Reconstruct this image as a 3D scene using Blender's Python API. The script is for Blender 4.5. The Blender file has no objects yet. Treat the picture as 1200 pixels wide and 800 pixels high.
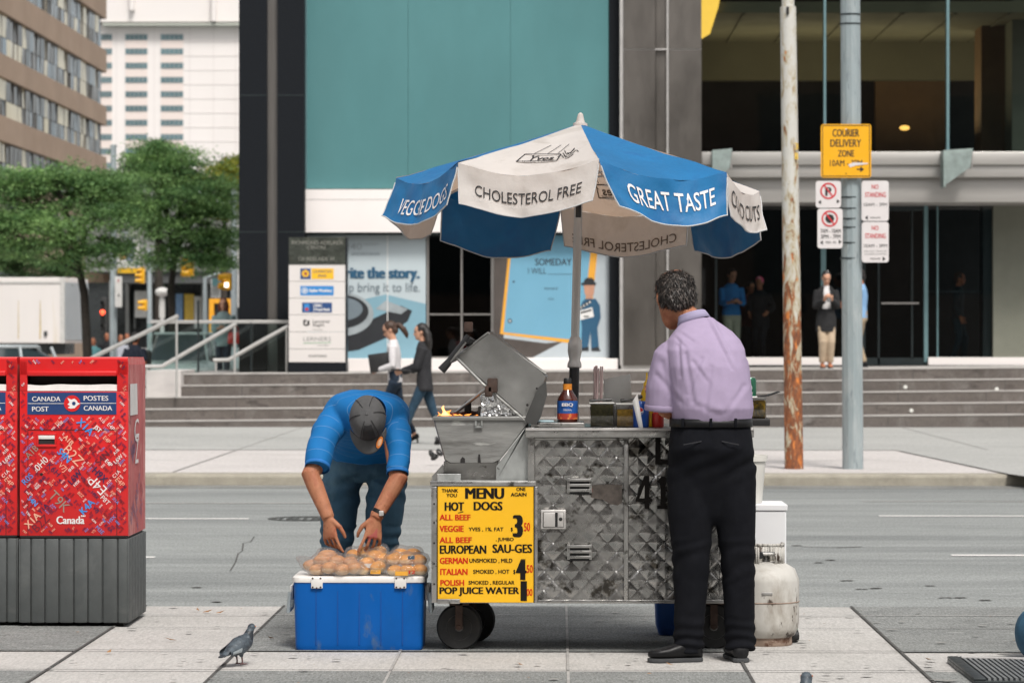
import bpy, bmesh, math, random
from mathutils import Vector, Matrix, Euler, noise
random.seed(7)
scene = bpy.context.scene
COL = scene.collection
R = math.radians

# ------------------------------------------------------------------ camera
F_PX, CAM_Z = 3500.0, 1.45
cam_d = bpy.data.cameras.new("camera")
cam = bpy.data.objects.new("camera", cam_d)
COL.objects.link(cam)
cam.location = (0, 0, CAM_Z)
CAM_ROT = Euler((R(90) - 3 / F_PX, 0, math.atan(55 / F_PX)), 'XYZ')
cam.rotation_euler = CAM_ROT
cam_d.sensor_width = 36.0
cam_d.lens = 36.0 * F_PX / 1200.0
cam_d.clip_start = 0.1
cam_d.clip_end = 3000
cam_d.dof.use_dof = True
cam_d.dof.focus_distance = 13.9
cam_d.dof.aperture_fstop = 6.3
scene.camera = cam

# ------------------------------------------------------------------ world, sun, exposure
SUN_EL, SUN_AZ = 54.0, 160.0      # azimuth of the sun seen from above, clockwise from +Y
world = bpy.data.worlds.new("World")
scene.world = world
world.use_nodes = True
wn = world.node_tree
wn.nodes.clear()
w_out = wn.nodes.new("ShaderNodeOutputWorld")
w_bg = wn.nodes.new("ShaderNodeBackground")
w_sky = wn.nodes.new("ShaderNodeTexSky")
w_sky.sky_type = 'NISHITA'
w_sky.sun_disc = False
w_sky.sun_elevation = R(SUN_EL)
w_sky.sun_rotation = R(SUN_AZ)
w_sky.dust_density = 3.0
w_hsv = wn.nodes.new("ShaderNodeHueSaturation")      # a bright overcast: nearly colourless sky
w_hsv.inputs['Saturation'].default_value = 0.16
wn.links.new(w_sky.outputs[0], w_hsv.inputs['Color'])
w_tint = wn.nodes.new("ShaderNodeMix")
w_tint.data_type = 'RGBA'
w_tint.blend_type = 'MULTIPLY'
w_tint.inputs[0].default_value = 1.0
w_tint.inputs[7].default_value = (1.0, 0.985, 0.965, 1)
wn.links.new(w_hsv.outputs[0], w_tint.inputs[6])
wn.links.new(w_tint.outputs[2], w_bg.inputs['Color'])
w_bg.inputs['Strength'].default_value = 0.08
wn.links.new(w_bg.outputs[0], w_out.inputs['Surface'])

sun_d = bpy.data.lights.new("sun", 'SUN')
sun_d.energy = 1.5
sun_d.angle = R(15)
sun_d.color = (1.0, 0.955, 0.90)
sun = bpy.data.objects.new("sun", sun_d)
COL.objects.link(sun)
_az, _el = R(SUN_AZ), R(SUN_EL)
_dir = Vector((math.sin(_az) * math.cos(_el), math.cos(_az) * math.cos(_el), math.sin(_el)))
sun.rotation_euler = _dir.to_track_quat('Z', 'Y').to_euler()
sun.location = _dir * 40

scene.view_settings.view_transform = 'Standard'
scene.view_settings.look = 'None'
scene.view_settings.exposure = 1.02
scene.view_settings.gamma = 1.0
scene.view_settings.use_curve_mapping = False
scene.cycles.max_bounces = 8
scene.cycles.transparent_max_bounces = 16
scene.cycles.use_denoising = True
scene.cycles.caustics_reflective = False
scene.cycles.caustics_refractive = False

# ------------------------------------------------------------------ measuring helpers (photo pixel + real distance -> metres)
_cm = CAM_ROT.to_matrix()

def W(px, py, Y):
    d = _cm @ Vector(((px - 600) / F_PX, (400 - py) / F_PX, -1.0))
    t = Y / d.y
    return Vector((d.x * t, Y, CAM_Z + d.z * t))

def G(px, py, z=0.0):
    d = _cm @ Vector(((px - 600) / F_PX, (400 - py) / F_PX, -1.0))
    t = (z - CAM_Z) / d.z
    return Vector((d.x * t, d.y * t, z))

def lin(v):
    v = v / 255.0
    return v / 12.92 if v <= 0.04045 else ((v + 0.055) / 1.055) ** 2.4

def c8(r, g, b, k=1.0):
    return (min(1, lin(r) * k), min(1, lin(g) * k), min(1, lin(b) * k))

# ------------------------------------------------------------------ materials
_mats = {}

def _mix(nt, a, b, fac, mode='MIX'):
    n = nt.nodes.new("ShaderNodeMix")
    n.data_type = 'RGBA'
    n.blend_type = mode
    n.clamp_factor = True
    for sock, v in ((n.inputs[0], fac), (n.inputs[6], a), (n.inputs[7], b)):
        if hasattr(v, 'links') or isinstance(v, bpy.types.NodeSocket):
            nt.links.new(v, sock)
        elif isinstance(v, (tuple, list)):
            sock.default_value = (v[0], v[1], v[2], 1)
        else:
            sock.default_value = v
    return n.outputs[2]

def _noise(nt, vec, scale, detail=5, rough=0.6, dist=0.0):
    n = nt.nodes.new("ShaderNodeTexNoise")
    n.inputs['Scale'].default_value = scale
    n.inputs['Detail'].default_value = detail
    n.inputs['Roughness'].default_value = rough
    n.inputs['Distortion'].default_value = dist
    nt.links.new(vec, n.inputs['Vector'])
    return n.outputs['Fac']

def _ramp(nt, fac, lo, hi, a=0.0, b=1.0):
    n = nt.nodes.new("ShaderNodeMapRange")
    n.inputs['From Min'].default_value = lo
    n.inputs['From Max'].default_value = hi
    n.inputs['To Min'].default_value = a
    n.inputs['To Max'].default_value = b
    nt.links.new(fac, n.inputs['Value'])
    return n.outputs[0]

def _math(nt, op, a, b=None):
    n = nt.nodes.new("ShaderNodeMath")
    n.operation = op
    for i, v in enumerate((a, b)):
        if v is None:
            continue
        if isinstance(v, bpy.types.NodeSocket):
            nt.links.new(v, n.inputs[i])
        else:
            n.inputs[i].default_value = v
    return n.outputs[0]

def _coords(nt, stretch=None):
    tc = nt.nodes.new("ShaderNodeTexCoord")
    v = tc.outputs['Object']
    if stretch:
        mp = nt.nodes.new("ShaderNodeMapping")
        mp.inputs['Scale'].default_value = stretch
        nt.links.new(v, mp.inputs['Vector'])
        v = mp.outputs[0]
    return v

def M(name, col, rough=0.6, metal=0.0, var=0.12, scale=6.0, bump=0.0, bscale=60.0, patch=None, pscale=3.0,
      plo=0.52, phi=0.62, patch2=None, p2scale=30.0, p2lo=0.6, p2hi=0.64, stretch=None, spec=0.5, rvar=0.1,
      emit=None, estr=0.0, trl=0.0, trlc=None, coat=0.0, sheen=0.0, grain=None, pst=None):
    """one procedural surface: colour drift, optional patches of wear, roughness drift and a fine bump"""
    if name in _mats:
        return _mats[name]
    m = bpy.data.materials.new(name)
    m.use_nodes = True
    nt = m.node_tree
    p = nt.nodes['Principled BSDF']
    v = _coords(nt, stretch)
    n1 = _noise(nt, v, scale, 6, 0.62)
    dark = tuple(x * (1 - var) for x in col)
    lite = tuple(min(1, x * (1 + var)) for x in col)
    out = _mix(nt, dark, lite, _ramp(nt, n1, 0.3, 0.7))
    if patch:
        n2 = _noise(nt, _coords(nt, pst) if pst else v, pscale, 8, 0.65, 0.4)
        out = _mix(nt, out, patch, _ramp(nt, n2, plo, phi))
    if patch2:
        n3 = _noise(nt, v, p2scale, 4, 0.6)
        out = _mix(nt, out, patch2, _ramp(nt, n3, p2lo, p2hi))
    if grain:      # aggregate: light and dark specks
        gs, ga, gst = grain
        g = _ramp(nt, _noise(nt, _coords(nt, gst), gs, 2, .8), .28, .72, 1 - ga, 1 + ga)
        cg_ = nt.nodes.new("ShaderNodeCombineColor")
        for i_ in range(3): nt.links.new(g, cg_.inputs[i_])
        out = _mix(nt, out, cg_.outputs[0], 1.0, 'MULTIPLY')
    nt.links.new(out, p.inputs['Base Color'])
    p.inputs['Metallic'].default_value = metal
    p.inputs['Specular IOR Level'].default_value = spec
    p.inputs['Coat Weight'].default_value = coat
    p.inputs['Sheen Weight'].default_value = sheen
    if rvar:
        nt.links.new(_ramp(nt, _noise(nt, v, scale * 2.3, 5), 0.3, 0.7, max(0.02, rough - rvar), min(1, rough + rvar)), p.inputs['Roughness'])
    else:
        p.inputs['Roughness'].default_value = rough
    if bump:
        b = nt.nodes.new("ShaderNodeBump")
        b.inputs['Strength'].default_value = bump
        b.inputs['Distance'].default_value = 0.01
        nt.links.new(_noise(nt, v, bscale, 6, 0.65), b.inputs['Height'])
        nt.links.new(b.outputs[0], p.inputs['Normal'])
    if emit:
        p.inputs['Emission Color'].default_value = (*emit, 1)
        p.inputs['Emission Strength'].default_value = estr
    if trl:
        t = nt.nodes.new("ShaderNodeBsdfTranslucent")
        if trlc: t.inputs['Color'].default_value = (*trlc, 1)
        else: nt.links.new(out, t.inputs['Color'])
        ms = nt.nodes.new("ShaderNodeMixShader")
        ms.inputs[0].default_value = trl
        nt.links.new(p.outputs[0], ms.inputs[1])
        nt.links.new(t.outputs[0], ms.inputs[2])
        nt.links.new(ms.outputs[0], nt.nodes['Material Output'].inputs['Surface'])
    _mats[name] = m
    return m

def glass(name, tint, refl=0.10, rough=0.03, wav=0.0):
    """thin sheet of glass: tinted see-through plus a mirror part that grows at grazing angles"""
    if name in _mats:
        return _mats[name]
    m = bpy.data.materials.new(name)
    m.use_nodes = True
    nt = m.node_tree
    nt.nodes.remove(nt.nodes['Principled BSDF'])
    tr = nt.nodes.new("ShaderNodeBsdfTransparent")
    tr.inputs['Color'].default_value = (*tint, 1)
    gl = nt.nodes.new("ShaderNodeBsdfGlossy")
    gl.inputs['Roughness'].default_value = rough
    lw = nt.nodes.new("ShaderNodeLayerWeight")
    lw.inputs['Blend'].default_value = 0.35
    fac = _ramp(nt, lw.outputs['Fresnel'], 0.0, 1.0, refl, 1.0)
    ms = nt.nodes.new("ShaderNodeMixShader")
    nt.links.new(fac, ms.inputs[0])
    nt.links.new(tr.outputs[0], ms.inputs[1])
    nt.links.new(gl.outputs[0], ms.inputs[2])
    nt.links.new(ms.outputs[0], nt.nodes['Material Output'].inputs['Surface'])
    if wav:
        b = nt.nodes.new("ShaderNodeBump")
        b.inputs['Strength'].default_value = wav
        b.inputs['Distance'].default_value = 0.05
        nt.links.new(_noise(nt, _coords(nt), 1.2, 2), b.inputs['Height'])
        nt.links.new(b.outputs[0], gl.inputs['Normal'])
    _mats[name] = m
    return m

# ------------------------------------------------------------------ mesh building
def wmat(o):
    m = o.matrix_basis.copy()
    return (wmat(o.parent) @ m) if o.parent else m

def tag(o, label=None, cat=None, group=None, kind=None):
    if label: o['label'] = label
    if cat: o['category'] = cat
    if group: o['group'] = group
    if kind: o['kind'] = kind
    return o

def thing(name, loc, label, cat, group=None, rot=(0, 0, 0)):
    o = bpy.data.objects.new(name, None)
    o.empty_display_size = 0.2
    COL.objects.link(o)
    o.location = loc
    o.rotation_euler = rot
    return tag(o, label, cat, group)

def copy_tree(o, parent=None):
    c = o.copy()
    COL.objects.link(c)
    if parent: c.parent = parent
    for ch in list(o.children):
        copy_tree(ch, c)
    return c

_txt = {}

def text_mesh(s, bold=0.0, shear=0.0):
    """outline letters as flat polygons, scaled to a unit box"""
    key = (s, bold, shear)
    if key in _txt:
        return _txt[key]
    cu = bpy.data.curves.new("t", 'FONT')
    cu.body = s
    cu.resolution_u = 3
    cu.offset = bold
    cu.shear = shear
    ob = bpy.data.objects.new("t", cu)
    COL.objects.link(ob)
    dg = bpy.context.evaluated_depsgraph_get()
    me = ob.evaluated_get(dg).to_mesh()
    vs = [v.co.copy() for v in me.vertices]
    fs = [tuple(p.vertices) for p in me.polygons]
    ob.evaluated_get(dg).to_mesh_clear()
    bpy.data.objects.remove(ob)
    bpy.data.curves.remove(cu)
    if not vs:
        vs, fs = [Vector((0, 0, 0))] * 3, []
    x0, x1 = min(v.x for v in vs), max(v.x for v in vs)
    y0, y1 = min(v.y for v in vs), max(v.y for v in vs)
    w, h = max(1e-4, x1 - x0), max(1e-4, y1 - y0)
    out = [((v.x - x0) / w, (v.y - y0) / h) for v in vs], fs, w / h
    _txt[key] = out
    return out

class MB:
    def __init__(self):
        self.bm = bmesh.new()

    def _faces(self, verts, faces, mi=0):
        bv = [self.bm.verts.new(v) for v in verts]
        for f in faces:
            try:
                fc = self.bm.faces.new([bv[i] for i in f])
                fc.material_index = mi
            except ValueError:
                pass
        return bv

    def merge(self, other_bm, mtx=None, mi=0):
        vs = [(mtx @ v.co) if mtx else v.co.copy() for v in other_bm.verts]
        other_bm.verts.index_update()
        self._faces(vs, [[v.index for v in f.verts] for f in other_bm.faces], mi)

    def box(self, a, b, bev=0.0, mi=0, mtx=None, seg=2):
        t = bmesh.new()
        x0, y0, z0 = (min(a[i], b[i]) for i in range(3))
        x1, y1, z1 = (max(a[i], b[i]) for i in range(3))
        vs = [t.verts.new(p) for p in ((x0, y0, z0), (x1, y0, z0), (x1, y1, z0), (x0, y1, z0), (x0, y0, z1), (x1, y0, z1), (x1, y1, z1), (x0, y1, z1))]
        for f in ((3, 2, 1, 0), (4, 5, 6, 7), (0, 1, 5, 4), (1, 2, 6, 5), (2, 3, 7, 6), (3, 0, 4, 7)):
            t.faces.new([vs[i] for i in f])
        if bev:
            bmesh.ops.bevel(t, geom=t.edges[:], offset=min(bev, 0.49 * min(x1 - x0, y1 - y0, z1 - z0)), segments=seg, affect='EDGES', profile=0.5)
        self.merge(t, mtx, mi)
        t.free()

    def prism(self, poly, axis_vec, mi=0, bev=0.0):
        """poly: list of 3D points, extruded by axis_vec"""
        t = bmesh.new()
        a = [t.verts.new(p) for p in poly]
        b = [t.verts.new(Vector(p) + Vector(axis_vec)) for p in poly]
        n = len(poly)
        t.faces.new(a)
        t.faces.new(b[::-1])
        for i in range(n):
            t.faces.new((a[i], b[i], b[(i + 1) % n], a[(i + 1) % n]))
        bmesh.ops.recalc_face_normals(t, faces=t.faces[:])
        if bev:
            bmesh.ops.bevel(t, geom=t.edges[:], offset=bev, segments=2, affect='EDGES', profile=0.5)
        self.merge(t, None, mi)
        t.free()

    def quad(self, p, mi=0):
        self._faces(p, [tuple(range(len(p)))], mi)

    def cyl(self, p0, p1, r0, r1=None, n=16, mi=0, caps=True):
        r1 = r0 if r1 is None else r1
        self.tube([p0, p1], [r0, r1], n, mi, caps)

    def tube(self, pts, rads, n=10, mi=0, caps=True):
        pts = [Vector(p) for p in pts]
        if not isinstance(rads, (list, tuple)): rads = [rads] * len(pts)
        rings = []
        ref = None
        for i, p in enumerate(pts):
            t = (pts[min(i + 1, len(pts) - 1)] - pts[max(i - 1, 0)])
            if t.length < 1e-9: t = Vector((0, 0, 1))
            t.normalize()
            if ref is None:
                ref = Vector((1, 0, 0)) if abs(t.x) < 0.9 else Vector((0, 1, 0))
            u = (ref - t * ref.dot(t)).normalized()
            ref = u
            w = t.cross(u)
            rings.append([p + (u * math.cos(a) + w * math.sin(a)) * rads[i] for a in [2 * math.pi * k / n for k in range(n)]])
        self._rings(rings, mi, caps)

    def _rings(self, rings, mi=0, caps=True, closed=True):
        n = len(rings[0])
        vs = [v for r in rings for v in r]
        fs = []
        for i in range(len(rings) - 1):
            for k in range(n if closed else n - 1):
                k2 = (k + 1) % n
                fs.append((i * n + k, i * n + k2, (i + 1) * n + k2, (i + 1) * n + k))
        if caps:
            fs.append(tuple(range(n))[::-1])
            fs.append(tuple((len(rings) - 1) * n + k for k in range(n)))
        self._faces(vs, fs, mi)

    def loft(self, rings, n=20, mi=0, caps=True, sq=2.0):
        """rings: (centre, side vector, front vector, half width, half depth)"""
        out = []
        for c, s, f, rx, ry in rings:
            c, s, f = Vector(c), Vector(s).normalized(), Vector(f).normalized()
            ring = []
            for k in range(n):
                a = 2 * math.pi * k / n
                ca, sa = math.cos(a), math.sin(a)
                e = 2.0 / sq
                ring.append(c + s * (rx * math.copysign(abs(ca) ** e, ca)) + f * (ry * math.copysign(abs(sa) ** e, sa)))
            out.append(ring)
        self._rings(out, mi, caps)

    def lathe(self, prof, origin, n=24, mi=0, axis=Vector((0, 0, 1)), caps=True):
        axis = Vector(axis).normalized()
        u = axis.orthogonal().normalized()
        w = axis.cross(u)
        o = Vector(origin)
        self._rings([[o + axis * h + (u * math.cos(2 * math.pi * k / n) + w * math.sin(2 * math.pi * k / n)) * max(r, 1e-4) for k in range(n)] for r, h in prof], mi, caps)

    def ell(self, c, rx, ry, rz, mtx=None, n=16, m=10, mi=0):
        c = Vector(c)
        rings = []
        for i in range(m + 1):
            ph = -math.pi / 2 + math.pi * i / m
            ring = []
            for k in range(n):
                a = 2 * math.pi * k / n
                p = Vector((rx * math.cos(ph) * math.cos(a), ry * math.cos(ph) * math.sin(a), rz * math.sin(ph)))
                ring.append(c + ((mtx @ p) if mtx else p))
            rings.append(ring)
        self._rings(rings, mi, True)

    def grid(self, fn, nu, nv, mi=0):
        vs = [fn(i / nu, j / nv) for j in range(nv + 1) for i in range(nu + 1)]
        fs = [(j * (nu + 1) + i, j * (nu + 1) + i + 1, (j + 1) * (nu + 1) + i + 1, (j + 1) * (nu + 1) + i) for j in range(nv) for i in range(nu)]
        self._faces(vs, fs, mi)

    def text(self, s, O, U, V, mi=0, bold=0.0, shear=0.0):
        vs, fs, asp = text_mesh(s, 0.0, shear)
        O, U, V = Vector(O), Vector(U), Vector(V)
        if not bold:
            self._faces([O + U * x + V * y for x, y in vs], fs, mi)
            return
        # heavier strokes: the same letters laid side by side, each a hair in front of the last
        n = U.cross(V).normalized() * .00025
        e = U.normalized() * V.length * bold * 2.2
        k = max(0.0, 1 - 2 * e.length / U.length)
        for i, sft in enumerate((-1, -.33, .33, 1)):
            self._faces([O + e + U * k * x + V * y + e * sft + n * i for x, y in vs], fs, mi)

    def textpx(self, s, x0, y0, x1, y1, Y, mi=0, bold=0.0, shear=0.0):
        O = W(x0, y1, Y)
        self.text(s, O, W(x1, y1, Y) - O, W(x0, y0, Y) - O, mi, bold, shear)

    def boxpx(self, x0, y0, x1, y1, Y0, Y1, bev=0.0, mi=0):
        a, b = W(x0, y0, Y0), W(x1, y1, Y0)
        self.box((a.x, Y0, a.z), (b.x, Y1, b.z), bev, mi)

    def quadpx(self, x0, y0, x1, y1, Y, mi=0):
        self.quad([W(x0, y1, Y), W(x1, y1, Y), W(x1, y0, Y), W(x0, y0, Y)], mi)

    def polypx(self, pts, Y, mi=0):
        self.quad([W(x, y, Y) for x, y in pts], mi)

    def discpx(self, cx, cy, rpx, Y, mi=0, n=24, r_in=None, ry=None):
        ry = ry or rpx
        if r_in is None:
            self.polypx([(cx + rpx * math.cos(2 * math.pi * k / n), cy + ry * math.sin(2 * math.pi * k / n)) for k in range(n)], Y, mi)
        else:
            for k in range(n):
                a, b = 2 * math.pi * k / n, 2 * math.pi * (k + 1) / n
                self.polypx([(cx + rr * math.cos(t), cy + rr * math.sin(t)) for rr, t in ((r_in, a), (rpx, a), (rpx, b), (r_in, b))], Y, mi)

    def build(self, name, mats, parent=None, smooth=35, local=False, origin=None, fix=True):
        if not isinstance(mats, (list, tuple)): mats = [mats]
        if fix:
            bmesh.ops.recalc_face_normals(self.bm, faces=self.bm.faces[:])
        me = bpy.data.meshes.new(name)
        self.bm.to_mesh(me)
        self.bm.free()
        return link_mesh(name, me, mats, parent, smooth, local, origin)

def link_mesh(name, me, mats, parent=None, smooth=35, local=False, origin=None):
    if not isinstance(mats, (list, tuple)): mats = [mats]
    for m in mats: me.materials.append(m)
    ob = bpy.data.objects.new(name, me)
    COL.objects.link(ob)
    if parent:
        ob.parent = parent
        if not local:
            me.transform(wmat(parent).inverted())
    else:
        if origin is None and len(me.vertices):
            xs = [v.co for v in me.vertices]
            origin = Vector(((min(v.x for v in xs) + max(v.x for v in xs)) / 2, (min(v.y for v in xs) + max(v.y for v in xs)) / 2, min(v.z for v in xs)))
        origin = Vector(origin or (0, 0, 0))
        me.transform(Matrix.Translation(-origin))
        ob.location = origin
    if smooth:
        me.polygons.foreach_set('use_smooth', [True] * len(me.polygons))
        me.set_sharp_from_angle(angle=R(smooth))
    return ob

def fused(mb, voxel, smooth_it=2, disp=None, sfac=0.5):
    """union of overlapping closed pieces into one continuous skin; returns a mesh"""
    bmesh.ops.recalc_face_normals(mb.bm, faces=mb.bm.faces[:])
    me = bpy.data.meshes.new("tmp")
    mb.bm.to_mesh(me)
    mb.bm.free()
    ob = bpy.data.objects.new("tmp", me)
    COL.objects.link(ob)
    md = ob.modifiers.new("r", 'REMESH')
    md.mode = 'VOXEL'
    md.voxel_size = voxel
    if smooth_it:
        sm = ob.modifiers.new("s", 'SMOOTH')
        sm.iterations = smooth_it
        sm.factor = sfac
    dg = bpy.context.evaluated_depsgraph_get()
    out = bpy.data.meshes.new_from_object(ob.evaluated_get(dg))
    bpy.data.objects.remove(ob)
    bpy.data.meshes.remove(me)
    if disp:
        ns = [v.normal.copy() for v in out.vertices]
        for v, n in zip(out.vertices, ns):
            v.co += n * disp(v.co)
        out.update()
    return out

def nz(p, s=1.0, o=0.0):
    return noise.noise(Vector(p) * s + Vector((o, o * 1.7, -o)))
# ================================================================== GROUND, ROAD, PAVEMENTS
Z_ROAD = -0.12
m_asph = M('asphalt', (0.252, 0.264, 0.258), 0.9, var=0.10, scale=0.8, bump=0.35, bscale=120, patch=(0.172, 0.182, 0.18), pscale=0.9, plo=0.46, phi=0.64, pst=(.10, 1.3, 1), grain=(70, .30, (1, .16, 1)),
           patch2=(0.31, 0.32, 0.31), p2scale=6, p2lo=0.60, p2hi=0.72, stretch=(1, 2.4, 1))
m_conc = M('pale_concrete', (0.45, 0.435, 0.415), 0.88, grain=(95, .20, (1, .2, 1)), pst=(.8, .5, 1), var=0.10, scale=1.6, bump=0.22, bscale=110, patch=(0.36, 0.35, 0.33), pscale=1.5, plo=0.50, phi=0.72,
           patch2=(0.20, 0.195, 0.185), p2scale=7, p2lo=0.67, p2hi=0.73, stretch=(0.7, .45, 1))
m_aggr = M('grey_aggregate', (0.215, 0.222, 0.215), 0.9, grain=(95, .42, (1, .2, 1)), pst=(.5, .5, 1), var=0.14, scale=2.5, bump=0.5, bscale=170, patch2=(0.27, 0.275, 0.265), p2scale=12, p2lo=0.56, p2hi=0.70,
           patch=(0.165, 0.172, 0.168), pscale=1.4, plo=0.5, phi=0.8)
m_seam = M('joint_dirt', (0.075, 0.072, 0.068), 0.95, var=0.3, scale=9)
m_seam_l = M('pale_joint', (0.34, 0.33, 0.315), 0.95, var=0.2, scale=9)
m_kerb = M('kerb_stone', (0.33, 0.305, 0.25), 0.9, var=0.2, scale=3, bump=0.6, bscale=25, patch=(0.20, 0.185, 0.155), pscale=1.5, plo=0.5, phi=0.7, patch2=(0.10, 0.10, 0.09), p2scale=5, p2lo=0.66, p2hi=0.72)
m_paint = M('road_paint', (0.72, 0.70, 0.68), 0.8, var=0.1, scale=4, patch=(0.40, 0.40, 0.39), pscale=7, plo=0.6, phi=0.72, stretch=(0.4, 3, 1))
m_farconc = M('far_concrete', (0.52, 0.49, 0.475), 0.9, grain=(30, .10, (1, .1, 1)), var=0.07, scale=0.5, bump=0.1, bscale=60, patch=(0.44, 0.415, 0.40), pscale=0.4, plo=0.5, phi=0.8)
m_farconc2 = M('far_paving', (0.37, 0.37, 0.355), 0.9, grain=(30, .12, (1, .1, 1)), var=0.07, scale=0.4, bump=0.1, bscale=50, patch=(0.31, 0.31, 0.30), pscale=0.5, plo=0.5, phi=0.8)

def sheet(mb, x0, x1, y0, y1, z, mi=0):
    mb.quad([(x0, y0, z), (x1, y0, z), (x1, y1, z), (x0, y1, z)], mi)

b = MB(); sheet(b, -1500, 1500, -600, 2500, -0.16)
tag(b.build('ground', m_asph, smooth=0), kind='structure')
b = MB(); sheet(b, -120, 120, 16.1, 32.05, Z_ROAD)
tag(b.build('road', m_asph, smooth=0), kind='structure')

# near pavement: a slab with a pale frame and grey aggregate squares, in one mesh
b = MB()
NEAR_Y = 16.2
b.box((-30, -12, -0.30), (30, NEAR_Y, 0.0), 0.015)
xs_l = [-2.24, -1.49, 0.82, 1.58]
def patch_(x0, x1, y0, y1):
    sheet(b, x0, x1, y0, y1, 0.004, 1)
for x0, x1 in ((-30, -5.3), (-4.55, -2.24), (-1.49, 0.82), (1.58, 3.89), (4.65, 30)):
    patch_(x0, x1, 13.83, NEAR_Y - 0.02)
    patch_(x0, x1, 10.7, 13.01)
    patch_(x0, x1, 7.6, 9.9)
for x in (-2.24, -1.49, 0.82, 1.58, 3.89, -4.55):
    sheet(b, x - 0.007, x + 0.007, 2, NEAR_Y - 0.01, 0.007, 2)
for x in (-0.735, 0.04):
    sheet(b, x - 0.006, x + 0.006, 2, NEAR_Y - 0.01, 0.007, 3)
for y, mi_, w in ((13.83, 2, .007), (13.01, 2, .007), (14.92, 2, .005), (15.62, 3, .008), (12.1, 3, .005)):
    sheet(b, -30, 30, y - w, y + w, 0.0095, mi_)
rg_ = random.Random(21)
for _ in range(260):        # trodden gum and drips
    x, y = rg_.uniform(-4.5, 4.5), rg_.uniform(12.2, 16.1)
    r1, r2 = rg_.uniform(.006, .022), rg_.uniform(.7, 1.6)
    b.quad([(x + r1 * r2 * math.cos(t), y + r1 * math.sin(t), .0125) for t in [k * .6283 for k in range(10)]], 4)
for _ in range(12):         # longer scuffs and dried runs
    x, y = rg_.uniform(-4.5, 4.5), rg_.uniform(12.4, 16.0); L_, w_ = rg_.uniform(.05, .28), rg_.uniform(.004, .016)
    n_ = 9; up, lo = [], []
    for k in range(n_):
        t = k / (n_ - 1); ww = w_ * math.sin(math.pi * t) * rg_.uniform(.6, 1.4) + .001; yy = y + .02 * math.sin(t * 5 + x)
        up.append((x + L_ * t, yy + ww * 2, .0118)); lo.append((x + L_ * t, yy - ww * 2, .0118))
    b.quad(up + lo[::-1], 4)
ob = b.build('sidewalk', [m_conc, m_aggr, m_seam, m_seam_l, M('gum_grey', (.25, .245, .23), .9, var=.3, scale=8)], smooth=0)
tag(ob, kind='structure')

# far pavement with its worn kerb
b = MB()
b.box((-16, 32.0, -0.30), (60, 32.45, -0.002), 0.03, 1)
b.box((-16, 32.452, -0.30), (60, 110, 0.0), 0.0, 0)
sheet(b, -16, 60, 39.0, 49.6, 0.004, 2)
sheet(b, -16, 60, 38.93, 39.0, 0.006, 3)
for x in (-9, -4.2, 0.8, 5.6, 10.4):
    sheet(b, x - .012, x + .012, 32.46, 49.3, 0.008, 3)
for y in (35.6, 43.5):
    sheet(b, -16, 60, y - .012, y + .012, 0.008, 3)
tag(b.build('far_sidewalk', [m_farconc, m_kerb, m_farconc2, m_seam_l], smooth=0), kind='structure')
# dropped apron on the right of the far pavement
b = MB()
p = [(1050, 527), (1260, 527), (1260, 566), (1182, 555)]
b.quad([G(x, y, 0.012) for x, y in p])
tag(b.build('driveway_apron', m_farconc2, smooth=0), kind='structure')

b = MB()
for py, segs in ((607, ((-30, 292),)), (604, ((1030, 1500),)), (652, ((-60, 182),)), (650, ((1115, 1500),))):
    for x0, x1 in segs:
        w = 0.06
        g = G(x0, py, Z_ROAD + .004); h = G(x1, py, Z_ROAD + .004)
        sheet(b, g.x, h.x, g.y - w, g.y + w, Z_ROAD + .004)
tag(b.build('road_markings', m_paint, smooth=0), kind='structure')
b = MB()
for py, x0, x1, w in ((589, 120, 470, .05), (587, 1010, 1500, .04)):
    g = G(x0, py, Z_ROAD + .004); h = G(x1, py, Z_ROAD + .004)
    sheet(b, g.x, h.x, g.y - w, g.y + w, Z_ROAD + .004)
sheet(b, -16, 60, 31.35, 31.99, Z_ROAD + .003, 1)
tag(b.build('road_seams', [m_seam_l, M('gutter_grime', (.19, .19, .18), .9, var=.25, scale=1.5, grain=(40, .25, (1, .2, 1)))], smooth=0), kind='structure')
# cracks in the asphalt and the kerb, a manhole cover
b = MB()
def crack(pts, z, w=.012):
    pts = [G(x, y, z) for x, y in pts]
    for p0, p1 in zip(pts, pts[1:]):
        t = (p1 - p0).normalized(); n = Vector((-t.y, t.x, 0)) * w * random.uniform(.5, 1.2)
        b.quad([p0 - n, p1 - n, p1 + n, p0 + n])
zz = Z_ROAD + .004
crack([(298, 628), (294, 634), (285, 636), (284, 645), (279, 648), (276, 658), (270, 668)], zz, .006)
crack([(940, 640), (980, 641), (1010, 640)], zz, .02)
for x, y, l in ((955, 659, 8), (1003, 690, 14), (1020, 689, 12), (1100, 700, 16), (1120, 700, 10), (1149, 703, 12), (930, 639, 10), (970, 656, 8), (1085, 686, 10), (985, 680, 14), (225, 688, 10), (250, 705, 8)):
    crack([(x, y), (x + l * .5, y - .6), (x + l, y)], zz, .025)
tag(b.build('road_cracks', m_seam, smooth=0), kind='structure')
m_iron = M('cast_iron', (0.10, 0.10, 0.095), 0.6, 0.6, var=0.3, scale=30)
b = MB()
o = G(358, 607, Z_ROAD + .005)
n = 28
for r0, r1 in ((0.26, 0.33), (0.12, 0.17)):
    for k in range(n):
        a, c = 2 * math.pi * k / n, 2 * math.pi * (k + 1) / n
        b.quad([o + Vector((r * math.cos(t) * 1.0, r * math.sin(t), 0)) for r, t in ((r0, a), (r1, a), (r1, c), (r0, c))])
for k in range(-3, 4):
    b.quad([o + Vector((k * .07 + d, s, .001)) for d, s in ((-.012, -.25), (.012, -.25), (.012, .25), (-.012, .25))])
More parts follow.
